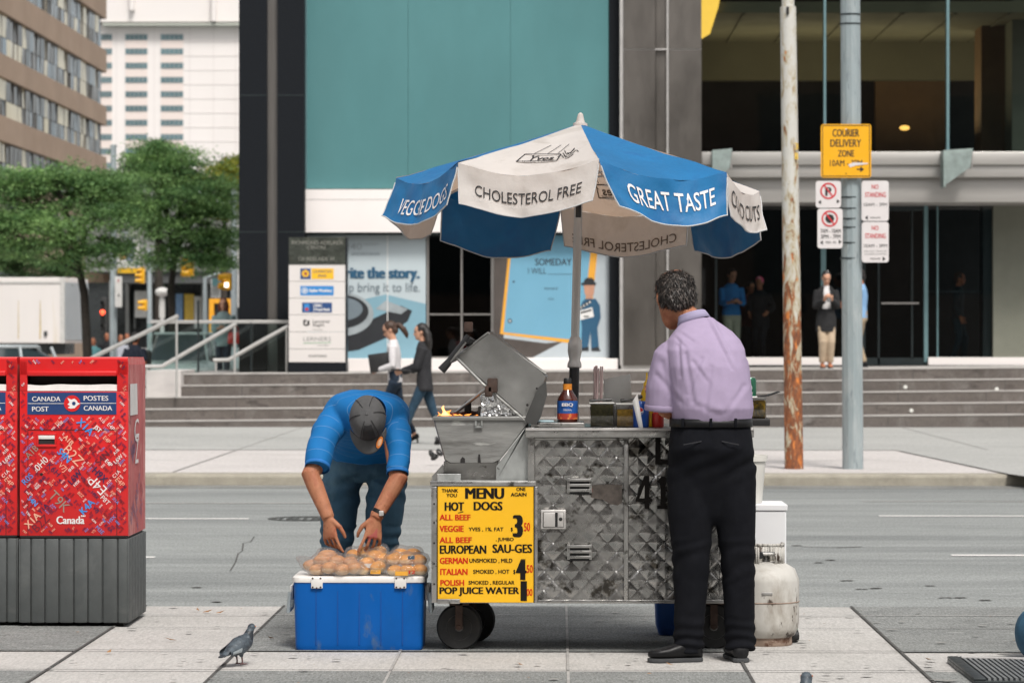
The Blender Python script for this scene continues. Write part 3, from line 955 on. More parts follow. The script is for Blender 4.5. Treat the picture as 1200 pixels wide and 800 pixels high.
for y0, y1 in wins:
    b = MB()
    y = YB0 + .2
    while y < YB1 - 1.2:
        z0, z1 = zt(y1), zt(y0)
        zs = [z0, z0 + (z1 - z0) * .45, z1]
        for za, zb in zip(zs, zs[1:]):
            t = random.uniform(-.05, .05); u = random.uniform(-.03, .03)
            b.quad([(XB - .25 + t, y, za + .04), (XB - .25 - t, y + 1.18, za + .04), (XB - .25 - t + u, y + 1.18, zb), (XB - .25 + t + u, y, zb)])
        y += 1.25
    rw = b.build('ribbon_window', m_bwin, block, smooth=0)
    b = MB(); y = YB0
    while y < YB1:
        b.box((XB - .30, y, zt(y1)), (XB - .225, y + .09, zt(y0))); y += 1.25
    b.build('window_grid', m_bmull, rw, smooth=0)

# grey low building with a dark canopy at the end of the side street
YG = 135
m_gcon = M('grey_facade', (0.24, 0.245, 0.24), 0.85, var=0.12, scale=.3, patch=(.33, .33, .32), pscale=.4, plo=.5, phi=.7)
m_cano = M('canopy_grey', (0.22, 0.225, 0.225), 0.6, var=.1)
m_shop = M('shop_dark', (0.035, 0.04, 0.042), 0.3, var=.3, scale=.5)
low = thing('corner_building', (W(210, 397, YG).x, YG, 0), 'low grey corner building with a dark canopy and shop windows beyond the trees', 'building')
part('wall', lambda b: b.boxpx(100, 215, 300, 318, YG, YG + 14), m_gcon, 0, low)
part('canopy', lambda b: (b.boxpx(138, 318, 300, 321, YG - 3.5, YG + 1, 0, 1), b.boxpx(138, 321.5, 300, 331, YG - 3.2, YG + 1)), [m_cano, m_shop], 0, low)
part('shop_window', lambda b: b.boxpx(100, 331, 300, 408, YG + .5, YG + 1), m_shop, 0, low)
for x0, x1 in ((128, 133), (147, 151), (172, 179), (186, 191), (236, 243)):
    part('column', lambda b: b.boxpx(x0, 329, x1, 410, YG - .4, YG + .4), m_gcon, 0, low)
m_pb = M('panel_blue', (.22, .36, .58), .5); m_py = M('panel_yellow', (.75, .5, .08), .5); m_pw = M('panel_white', (.66, .65, .63), .5)
part('blue_panel', lambda b: b.boxpx(206, 344, 214, 376, YG - .2, YG), m_pb, 0, low)
part('yellow_panel', lambda b: b.boxpx(216, 344.5, 227, 377, YG - .2, YG), m_py, 0, low)
part('white_panel', lambda b: b.boxpx(227.5, 347, 240, 385, YG - .2, YG), m_pw, 0, low)
part('white_panel', lambda b: b.boxpx(158, 341, 172, 372, YG - .6, YG - .4), m_pw, 0, low)
part('window_frame', lambda b: [b.boxpx(*q, YG - .1, YG + .1) for q in ((157, 340, 158.5, 385), (172, 340, 173.5, 385), (157, 340, 173, 341.5))], m_gcon, 0, low)

# tan building strip seen between truck and pole
b = MB(); b.boxpx(100, 305, 128, 345, 140, 150)
b.boxpx(104, 345, 107, 410, 139.5, 140); b.boxpx(122, 345, 129, 410, 139.5, 140)
tag(b.build('tan_storefront', m_bstone, smooth=0), 'narrow tan storefront corner visible right of the truck', 'building')

# orange portal frame
b = MB()
for q in ((245, 350, 250.5, 392), (250.5, 350, 268, 355.5), (268, 350, 273, 392)):
    b.boxpx(*q, 100, 100.6, .01)
portal = b.build('orange_portal', M('orange_enamel', (.78, .36, .02), .45), smooth=0)
tag(portal, 'square orange portal frame behind the woman with the red bag', 'street kiosk')
b = MB(); b.boxpx(251, 356, 267.5, 392, 100.2, 100.5); b.build('dark_screen', m_shop, portal, smooth=0)

# ------------------------------------------------------------------ box truck
YK = 92
m_truck = M('truck_white', (0.74, 0.70, 0.675), 0.5, var=0.04, scale=.6, patch=(.62, .54, .40), pscale=.9, plo=.62, phi=.75, stretch=(2, 2, .25))
m_truckg = M('truck_grey', (0.36, 0.39, 0.41), 0.5, var=0.06, scale=.8)
m_rubber = M('rubber', (0.022, 0.022, 0.022), 0.85, var=.2)
kg = W(30, 400, YK)
truck = thing('box_truck', (kg.x, YK, -.12), 'white delivery box truck parked on the left behind the mailboxes', 'truck')
xr = W(75, 0, YK); ztop = W(0, 325, YK).z; zbot = W(0, 402, YK).z
x0 = xr.x - 7.2
b = MB()
bx = xr.x
# long side faces us, short end recedes to the right
dx = W(103, 0, YK + 2.3).x
b.prism([(x0, YK, zbot), (bx, YK, zbot), (dx, YK + 2.3, zbot), (dx - 7.2, YK + 2.3, zbot)], (0, 0, ztop - zbot), 0, .02)
b.build('cargo_box', m_truck, truck, smooth=0)
b = MB(); b.prism([(bx + .02, YK + .05, zbot + .1), (dx + .01, YK + 2.2, zbot + .1), (dx + .03, YK + 2.2, zbot + .1), (bx + .04, YK + .05, zbot + .1)], (0, 0, ztop - zbot - .25)); b.build('rear_door', m_truckg, truck, smooth=0)
b = MB(); b.box((x0, YK - .03, ztop - .18), (bx - .12, YK - .005, ztop - .12)); b.box((bx - .12, YK - .02, zbot), (bx + .02, YK - .004, ztop)); b.build('trim', M('truck_trim', (.55, .54, .52), .5), truck, smooth=0)
b = MB(); b.boxpx(51.5, 388, 55, 393.5, YK - .05, YK); b.build('lamp', m_shop, truck, smooth=0)
m_rustst = M('rust_streak', (.50, .38, .16), .8, var=.3, scale=3)
for px, w, y0 in ((21.5, .5, 352), (47, .8, 352)):
    b = MB()
    b.polypx([(px - w * .4, y0), (px + w * .4, y0), (px + w * 1.3, 385), (px + w * .8, 397), (px - w, 397), (px - w * .6, 375)], YK - .006)
    b.build('rust_streak', m_rustst, truck, smooth=0)
b = MB(); b.box((x0, YK + .3, zbot - .35), (bx, YK + 2.0, zbot - .005)); b.box((bx - .15, YK + .2, .4), (dx, YK + 2.2, .55)); b.build('chassis', m_shop, truck, smooth=0)
for wx in (bx - 1.4, x0 + .3, x0 - 2.4):
    b = MB(); b.lathe([(.2, -.14), (.46, -.13), (.48, 0), (.46, .13), (.2, .14)], (wx, YK + .35, .36), 20, axis=(0, 1, 0)); b.build('wheel', m_rubber, truck)
b = MB(); b.box((x0 - 2.6, YK + .1, .45), (x0 - .15, YK + 2.1, 2.6), .2); b.build('cab', m_truck, truck)

# ------------------------------------------------------------------ cars
m_cglass = M('car_glass', (0.03, 0.045, 0.05), 0.08, var=.1, rvar=.02)
m_tail = M('tail_lamp', (0.5, 0.02, 0.01), .3); m_head = M('head_lamp', (.7, .7, .68), .15)
def car(name, cx, Y, length, h, paint, label, yaw):
    root = thing(name, (cx, Y, -.12), label, 'car', None, (0, 0, yaw))
    w = .9
    def ld(mb, nm, mats, sm=40): return mb.build(nm, mats, root, smooth=sm, local=True)
    L = length / 2
    prof = [(-L, .35), (-L + .02, .75), (-L + .25, .92), (-L * .45, 1.0), (L * .92, 1.0), (L, .8), (L, .35)]
    mb = MB(); mb.prism([(x, -w, z) for x, z in prof], (0, 2 * w, 0), 0, .06); ld(mb, 'body', paint)
    cab_ = [(-L * .42, .99), (-L * .12, h - .03), (L * .55, h), (L * .93, .99)]
    mb = MB()
    mb.loft([((.5 * (cab_[0][0] + cab_[3][0]), 0, .98), (1, 0, 0), (0, 1, 0), .5 * (cab_[3][0] - cab_[0][0]), w - .04), ((.5 * (cab_[1][0] + cab_[2][0]), 0, h - .06), (1, 0, 0), (0, 1, 0), .5 * (cab_[2][0] - cab_[1][0]), w - .2)], 24, 0, True, 5)
    cabin = ld(mb, 'cabin', m_cglass)
    mb = MB(); mb.box((cab_[1][0], -w + .17, h - .075), (cab_[2][0], w - .17, h), .03); ld(mb, 'roof', paint)
    for s in (-1, 1):
        for px_ in (cab_[1][0] * .4 + cab_[0][0] * .6, .1, cab_[2][0] * .55 + cab_[3][0] * .45):
            mb = MB(); mb.tube([(px_, s * (w - .06), .98), (px_ * .85 + .05, s * (w - .19), h - .05)], .035, 6); ld(mb, 'pillar', paint)
        mb = MB(); mb.ell((-L * .34, s * (w + .1), 1.05), .09, .12, .09); ld(mb, 'mirror', m_shop)
        mb = MB(); mb.box((-L - .015, s * .55 - .18, .62), (-L + .12, s * .55 + .18, .78), .03); ld(mb, 'headlight', m_head)
        mb = MB(); mb.box((L - .1, s * .62 - .14, .68), (L + .015, s * .62 + .14, .9), .03); ld(mb, 'tail_light', m_tail)
        for wx in (-L * .62, L * .62):
            mb = MB(); mb.lathe([(.10, -.1), (.31, -.1), (.33, 0), (.31, .1), (.1, .1)], (wx, s * (w - .08), .33), 20, axis=(0, 1, 0)); wh = ld(mb, 'wheel', m_rubber)
            mb = MB(); mb.lathe([(.02, .12), (.2, .115), (.21, .09)], (wx, s * (w - .08) if s > 0 else -(w - .08), .33), 16, axis=(0, s, 0)); mb.build('rim', m_truckg, wh, local=True)
    return root
m_silv = M('silver_paint', (.46, .51, .53), .3, .3, var=.04, coat=.6)
m_dkp = M('dark_paint', (.02, .025, .03), .25, var=.1, coat=.8)
m_mint = M('pale_green_paint', (.50, .56, .54), .3, .1, var=.04, coat=.6)
car('silver_car', W(24, 0, 62).x, 62, 4.4, 1.45, m_silv, 'silver car in front of the white truck, half hidden by the mailboxes', R(200))
car('dark_car', W(-122, 0, 57).x, 57, 4.3, 1.5, m_dkp, 'dark car cut off at the left edge of the street', R(185))
car('pale_van', W(214, 0, 80).x, 80, 4.6, 1.75, m_mint, 'pale green van seen through the glass balustrade', R(84))

# ------------------------------------------------------------------ trees
m_bark = M('bark', (0.030, 0.024, 0.019), 0.9, var=.3, scale=8, bump=.5, bscale=20)
def leafmat(name, a, bcol):
    m = bpy.data.materials.new(name); m.use_nodes = True
    nt = m.node_tree; p = nt.nodes['Principled BSDF']
    geo = nt.nodes.new("ShaderNodeNewGeometry")
    at = nt.nodes.new("ShaderNodeAttribute"); at.attribute_name = 'tone'
    col = _mix(nt, a, bcol, _math(nt, 'ADD', _math(nt, 'MULTIPLY', at.outputs['Fac'], .7), _math(nt, 'MULTIPLY', geo.outputs['Random Per Island'], .3)))
    nt.links.new(col, p.inputs['Base Color']); p.inputs['Roughness'].default_value = .6
    p.inputs['Specular IOR Level'].default_value = .3
    t = nt.nodes.new("ShaderNodeBsdfTranslucent"); nt.links.new(col, t.inputs['Color'])
    ms = nt.nodes.new("ShaderNodeMixShader"); ms.inputs[0].default_value = .35
    nt.links.new(p.outputs[0], ms.inputs[1]); nt.links.new(t.outputs[0], ms.inputs[2])
    nt.links.new(ms.outputs[0], nt.nodes['Material Output'].inputs['Surface'])
    return m
lf_g = leafmat('locust_leaves', (0.055, 0.15, 0.06), (0.36, 0.56, 0.20))
lf_y = leafmat('yellow_leaves', (0.13, 0.19, 0.03), (0.40, 0.36, 0.05))
lf_d = leafmat('dark_leaves', (0.06, 0.12, 0.05), (0.15, 0.25, 0.09))
def tree(tx, Y, lobes, leafm, label, seed, trunk_w=.13, fork=.5, nleaf=9000, ls=.11, lean=0):
    """lobes: pixel ellipses (cx, cy, rx, ry, weight, depth offset) that hold the foliage sprays"""
    rnd = random.Random(seed)
    base = W(tx, 397, Y); s = F_PX / Y
    root = thing('locust_tree', (base.x, Y, -.1), label, 'tree', 'street trees on the side street')
    ctr = [(W(cx, cy, Y + dy), rx / s, ry / s, wgt) for cx, cy, rx, ry, wgt, dy in lobes]
    zf = min(c.z - rz for c, _, rz, _ in ctr) * .75
    zf = max(zf * 1.15, 1.6)
    fk = Vector((base.x + lean * .5, Y, zf))
    b = MB()
    b.tube([(base.x, Y, -.15), (base.x + .02, Y, .5), (base.x + lean * .2, Y, zf * .6), fk], [trunk_w * 1.35, trunk_w, trunk_w * .9, trunk_w * .8], 10)
    b.build('trunk', m_bark, root)
    b = MB()
    sprays = []
    ctop = Vector((sum(c.x for c, *_ in ctr) / len(ctr), Y, max(c.z for c, *_ in ctr)))
    b.tube([fk - Vector((0, 0, .1)), fk.lerp(ctop, .5) + Vector((.08, 0, 0)), ctop], [trunk_w * .8, trunk_w * .5, trunk_w * .15], 8)
    for c, rx, rz, wgt in ctr:
        lead = fk.lerp(ctop, rnd.uniform(.05, .6))
        mid = lead.lerp(c, .5) + Vector((rnd.uniform(-.15, .15), rnd.uniform(-.2, .2), rnd.uniform(-.1, .25)))
        end = c + Vector((0, 0, rz * .1))
        b.tube([lead, mid, end], [trunk_w * .36, trunk_w * .20, trunk_w * .07], 7)
        for _ in range(int(9 + 17 * wgt)):
            u = Vector((rnd.gauss(0, 1), rnd.gauss(0, 1), rnd.gauss(0, 1))).normalized() * (rnd.random() ** .45)
            q = c + Vector((u.x * rx, u.y * rx * .9, u.z * rz))
            b.tube([mid.lerp(end, rnd.random()), (mid + q) * .5 + Vector((0, 0, .12)), q], [trunk_w * .14, trunk_w * .08, trunk_w * .03], 4)
            sprays.append((q, rx))
    b.build('branches', m_bark, root)
    vs, fs, tones = [], [], []
    per = nleaf // len(sprays)
    for q, rx in sprays:
        sx = rnd.uniform(.22, .46); sz = rnd.uniform(.045, .085); tone = rnd.random() ** 1.3
        slope = Vector((rnd.uniform(-.3, .3), rnd.uniform(-.3, .3)))
        for _ in range(int(per * rnd.uniform(.5, 1.5))):
            d = Vector((rnd.gauss(0, sx), rnd.gauss(0, sx), rnd.gauss(0, sz)))
            d.z += slope.x * d.x - .10 * (d.x * d.x + d.y * d.y)
            p = q + d
            a = Vector((rnd.gauss(0, 1), rnd.gauss(0, 1), rnd.gauss(0, .5))).normalized()
            n = Vector((rnd.gauss(0, .6), rnd.gauss(0, .6), 1)).normalized()
            w_ = a.cross(n)
            if w_.length < .1: continue
            w_.normalize()
            l = ls * rnd.uniform(.6, 1.3); wd = l * .34
            i = len(vs)
            vs += [p - a * l * .5, p + w_ * wd * .5, p + a * l * .5, p - w_ * wd * .5]
            fs.append((i, i + 1, i + 2, i + 3)); tones.extend([tone] * 4)
    me = bpy.data.meshes.new('crown'); me.from_pydata(vs, [], fs)
    ta = me.attributes.new('tone', 'FLOAT', 'POINT'); ta.data.foreach_set('value', tones)
    link_mesh('crown', me, leafm, root, smooth=0)
    return root
tree(103, 74, [(30, 235, 50, 34, 1.2, 0), (88, 222, 52, 30, 1.2, .6), (60, 205, 40, 14, .6, .2), (0, 222, 40, 26, .9, .3), (-8, 262, 42, 26, .9, -.3), (45, 262, 40, 22, .7, -.6), (128, 228, 26, 24, .7, .2), (134, 288, 22, 16, .5, -.4), (60, 280, 55, 26, 1, -.4), (125, 255, 30, 28, .8, -.5), (8, 285, 28, 28, .7, .4), (110, 215, 38, 20, .6, .8), (95, 300, 40, 18, .5, 0), (30, 218, 40, 20, .5, .9)], lf_g, 'left locust tree with a dark trunk beside the white truck', 3, .125, nleaf=46000, lean=-.2)
tree(205, 81, [(180, 212, 48, 38, 1.3, 0), (195, 186, 34, 26, 1, .5), (222, 205, 34, 30, 1, .2), (250, 262, 30, 36, .9, -.2), (232, 225, 36, 24, .9, -.5), (160, 240, 34, 26, .8, -.5), (228, 300, 22, 13, .4, -.5), (256, 308, 16, 12, .4, -.3), (235, 250, 40, 32, 1, -.4), (165, 262, 30, 26, .7, .3), (255, 275, 24, 32, .8, .3), (205, 275, 40, 22, .5, -.5), (190, 305, 22, 12, .3, 0), (265, 230, 22, 24, .5, .4), (155, 225, 26, 30, .6, .8)], lf_g, 'middle locust tree with a slim leaning trunk between the light poles', 8, .12, nleaf=50000, lean=-.25)
tree(262, 110, [(262, 215, 26, 22, 1, 0), (275, 200, 18, 16, .7, 1), (250, 240, 22, 18, .7, 0)], lf_y, 'yellowing tree close to the black granite corner', 12, .15, nleaf=11000, ls=.18)
tree(186, 128, [(185, 185, 30, 20, 1, 0), (160, 200, 26, 22, .8, 0), (215, 205, 26, 22, .8, 0)], lf_d, 'taller dark tree rising behind the middle locust tree', 15, .2, nleaf=14000, ls=.2)
tree(20, 118, [(20, 310, 34, 22, 1, 0), (72, 312, 26, 16, .8, 0), (-12, 305, 30, 22, .6, 0)], lf_d, 'low bushy tree showing above the white truck roof', 19, .15, nleaf=10000, ls=.18)

# ------------------------------------------------------------------ light poles, signals, banner
m_galv = M('galvanised', (0.42, 0.48, 0.50), 0.5, 0.35, var=.1, scale=3, stretch=(3, 3, .6), patch=(.28, .32, .34), pscale=4, plo=.5, phi=.7)
def pole_(px, ytop, wpx, Y, label, arm=None, name='light_pole'):
    s = F_PX / Y; p = W(px, 397, Y)
    b = MB(); b.tube([(p.x, Y, -.15), (p.x, Y, W(0, ytop, Y).z)], [wpx / 2 / s * 1.1, wpx / 2 / s * .85], 12)
    b.lathe([(wpx / s * .9, 0), (wpx / s * .9, .05), (wpx / s * .6, .12)], (p.x, Y, -.1), 12)
    o = b.build(name, m_galv); tag(o, label, 'pole', 'grey light poles on the side street')
    if arm:
        b = MB(); b.tube([W(x, y, Y) for x, y in arm], .03, 8); b.build('arm', m_galv, o)
    return o
pole_(133, 170, 8, 86, 'grey light pole with a narrow white sign right of the truck', [(133, 285), (125, 283), (108, 290)])
pole_(274, 222, 7.5, 92, 'grey light pole standing against the black granite corner', [(274, 237), (262, 239), (250, 234), (232, 224)])
pole_(175, 292, 6, 95, 'thin grey pole behind the middle tree trunk', [(175, 316), (186, 311), (205, 303)])
pole_(240, 324, 5, 90, 'short pale pole left of the yellow pedestrian signal', [(240, 326), (250, 322), (258, 320)])
def signpx(name, x0, y0, x1, y1, Y, mat, label, cat='sign', bev=.0):
    b = MB(); b.boxpx(x0, y0, x1, y1, Y, Y + .03, bev)
    return tag(b.build(name, mat, smooth=0), label, cat)
s1 = signpx('parking_sign', 134.5, 324, 143, 360, 85.7, m_pw, 'narrow white parking sign on the left light pole', bev=.012)
b = MB(); b.textpx('P', 138, 327.5, 140, 331, 85.69, 0, .02); b.textpx('A', 137.6, 344, 140.6, 347.6, 85.69, 1, .03); b.build('lettering', [m_red, m_txt], s1, smooth=0)
signpx('white_sign', 278.2, 288, 281.5, 360, 91.6, m_pw, 'long narrow white sign edge on the pole by the granite corner')
bn = signpx('street_banner', 138, 256, 164, 314, 85.7, m_pw, 'white street banner with a dark silhouette and yellow foot on the left pole', 'banner')
b = MB(); Yb = 85.69
b.quadpx(138, 314, 160, 320, Yb, 0); b.polypx([(146, 290), (150, 280), (156, 282), (159, 292), (156, 306), (151, 310), (146, 302)], Yb, 1)
b.polypx([(140, 296), (146, 294), (148, 302), (141, 305)], Yb - .002, 2); b.polypx([(158, 310), (161, 302), (163, 306), (160, 316)], Yb, 1)
for k in range(12): b.discpx(141 + random.random() * 20, 260 + random.random() * 22, 1.2 + random.random() * 1.3, Yb, 3, 9)
b.build('print', [m_yl, m_grey, M('print_tan', (.45, .27, .1), .6), m_sil], bn, smooth=0)
m_sig = M('signal_yellow', (.80, .42, .015), .4, var=.05); m_sigd = M('signal_dark', (.02, .02, .02), .5)
def signal(x0, y0, x1, y1, Y, label, n=3, col=None, back=True):
    b = MB(); b.boxpx(x0, y0, x1, y1, Y, Y + .25, .03)
    o = b.build('traffic_signal', col or m_sig); tag(o, label, 'traffic signal')
    b = MB()
    for k in range(n):
        yy = y0 + (y1 - y0) * (k + .5) / n; xx = (x0 + x1) / 2
        b.lathe([((x1 - x0) * .36 * Y / F_PX, 0), ((x1 - x0) * .36 * Y / F_PX, .2), ((x1 - x0) * .30 * Y / F_PX, .2), ((x1 - x0) * .3 * Y / F_PX, .02)], W(xx, yy, Y), 12, axis=(-1 if back else 0, -.3 if back else -1, 0), caps=False)
    b.build('visor', m_sigd if not back else (col or m_sig), o)
    return o
signal(214.5, 301, 226.5, 324, 88, 'yellow traffic signal seen from behind under the middle tree')
signal(260, 320, 271, 340, 72, 'yellow pedestrian signal with a lit white square by the granite corner', 2)
b = MB(); b.boxpx(263, 331, 267.5, 336.5, 71.9, 71.96)
tag(b.build('walk_light', M('walk_glow', (.9, .9, .85), .5, emit=(1, .98, .9), estr=1.2), smooth=0), 'small lit white square on the pedestrian signal', 'signal light')
signal(163, 313, 169, 332, 92, 'narrow orange traffic signal between banner and thin pole', 3)
signal(166, 351, 172, 364, 92, 'small orange pedestrian signal low beside the thin pole', 2)
ts = signal(117.5, 348, 124, 388, 90, 'black traffic signal showing red right of the truck', 3, m_sigd, False)
b = MB(); b.lathe([(.001, .03), (.07, .02), (.075, 0)], W(120.2, 366, 89.95), 12, axis=(0, -1, 0)); b.build('red_lamp', M('red_glow', (.8, .05, .02), .4, emit=(1, .08, .03), estr=2.5), ts)
b = MB(); b.ell(W(190, 342, 90), .22, .22, .14); b.tube([W(190, 344, 90), W(190, 400, 90)], .06, 8); b.boxpx(186.5, 350, 193, 372, 90, 90.1, 0, 1)
tag(b.build('street_clock', [m_pw, m_pw]), 'white globe topped post with a white box left of the tree trunk', 'lamp post')
b = MB(); b.boxpx(247, 327, 258, 349, 86, 86.1); tag(b.build('white_sign', m_pw, smooth=0), 'white sign panel left of the yellow pedestrian signal', 'sign')
b = MB(); b.boxpx(248.5, 326, 257.5, 335, 85.8, 85.9); tag(b.build('street_name_sign', M('sign_teal', (.12, .26, .28), .5), smooth=0), 'teal street name sign above the white sign panel', 'sign')

# building across from the facade, behind the camera: what the glass and steel here reflect
m_back = M('far_brick', (.16, .12, .095), .85, var=.2, scale=.6)
YK2 = -30
opp = thing('facing_building', (0, YK2, 0), 'long brown brick building facing the office plaza across the street', 'building')
part('wall', lambda b: b.box((-70, YK2 - 12, -.1), (70, YK2, 23)), m_back, 0, opp)
for k in range(16):
    part('window', lambda b: b.box((-63 + k * 8, YK2 - .2, 3.5), (-58.5 + k * 8, YK2 + .06, 12.5)), m_cglass, 0, opp)
# ================================================================== MAILBOXES
m_mred = M('mailbox_red', (0.62, 0.012, 0.014), 0.4, var=0.06, scale=5, coat=.2)
m_mpink = M('faded_red', (0.48, 0.10, 0.10), 0.6, var=0.2, scale=4, patch=(0.60, 0.24, 0.22), pscale=6, plo=.48, phi=.62, stretch=(1, 1.5, .7))
m_mgrey = M('mailbox_grey', (0.075, 0.082, 0.082), 0.6, var=0.14, scale=9, bump=.08, bscale=200, patch=(.11, .117, .115), pscale=5, plo=.55, phi=.75)
m_mblue = M('post_blue', (0.014, 0.045, 0.155), 0.45, var=.03)
m_lw = M('letter_white', (0.78, 0.74, 0.73), 0.5, var=.03)
m_lnavy = M('letter_navy', (0.045, 0.018, 0.075), 0.5, var=.1)
m_lmar = M('letter_maroon', (0.16, 0.012, 0.028), 0.5, var=.1)
m_lblue = M('letter_blue', (0.05, 0.27, 0.66), 0.5, var=.05)
m_lpale = M('letter_pale', (0.80, 0.42, 0.30), 0.5, var=.05)
m_lgrey = M('letter_grey', (0.30, 0.22, 0.18), 0.5, var=.05)
m_hole = M('dark_slot', (0.012, 0.010, 0.010), 0.7, var=.3)
m_stk = M('torn_sticker', (0.70, 0.67, 0.65), 0.6, var=.08, scale=14, patch=(.55, .05, .05), pscale=9, plo=.68, phi=.7)
YM = 15.0
def scatter_words(b, rects_ok, holes, seed, n_rows_step=.045, yy=YM - .003, mats=(0, 1, 2, 3, 4), avoid_boxes=()):
    """postal codes set in diagonal rows across the red sheet; rects in metres (x0, z0, x1, z1) relative to the front"""
    rnd = random.Random(seed)
    words = ['B2Z', 'S4N', 'E4P', 'H9X', 'T9K', 'K4A', '0H0', 'L6W', 'V7J', 'J5T', 'X1A', 'A1B', 'G3N', 'P8T', 'R0S', 'M3E', 'H9X', 'C1A', 'Y1A', 'B3N', 'K6H']
    cols = [1] * 9 + [2] * 6 + [3] * 4 + [0] * 6 + [4] * 4
    placed = list(avoid_boxes)
    for tries in range(6500):
        h = rnd.choice([.009, .009, .010, .011, .013, .015, .018, .02, .024, .028]) if tries > 60 else rnd.uniform(.03, .042)
        up = rnd.random() < .62
        a = R(45) if up else R(-45)
        s = rnd.choice(words); bold = rnd.choice([0, .008, .018, .018])
        asp = text_mesh(s, bold)[2]
        w = h * asp
        r = rnd.choice(rects_ok)
        x, z = rnd.uniform(r[0], r[2]), rnd.uniform(r[1], r[3])
        U = Vector((math.cos(a), 0, math.sin(a))) * w
        V = Vector((-math.sin(a), 0, math.cos(a))) * h
        O = Vector((x, 0, z))
        cs = [O, O + U, O + V, O + U + V]
        x0, x1 = min(c.x for c in cs), max(c.x for c in cs); z0, z1 = min(c.z for c in cs), max(c.z for c in cs)
        if not any(x0 >= q[0] and x1 <= q[2] and z0 >= q[1] and z1 <= q[3] for q in rects_ok): continue
        if any(x1 > q[0] and x0 < q[2] and z1 > q[1] and z0 < q[3] for q in holes): continue
        c = O + U * .5 + V * .5
        bad = False
        for (oc, ou, ov, ow, oh) in placed:      # separating axes between two turned boxes, one share 45 degree frames
            d = c - oc
            u, v = U.normalized(), V.normalized()
            if abs(d.dot(u)) < w / 2 + abs(ou.dot(u)) * ow / 2 + abs(ov.dot(u)) * oh / 2 + .0002 and abs(d.dot(v)) < h / 2 + abs(ou.dot(v)) * ow / 2 + abs(ov.dot(v)) * oh / 2 + .0002:
                bad = True; break
        if bad: continue
        placed.append((c, U.normalized(), V.normalized(), w, h))
        col = rnd.choice(cols)
        yield s, O, U, V, col, bold

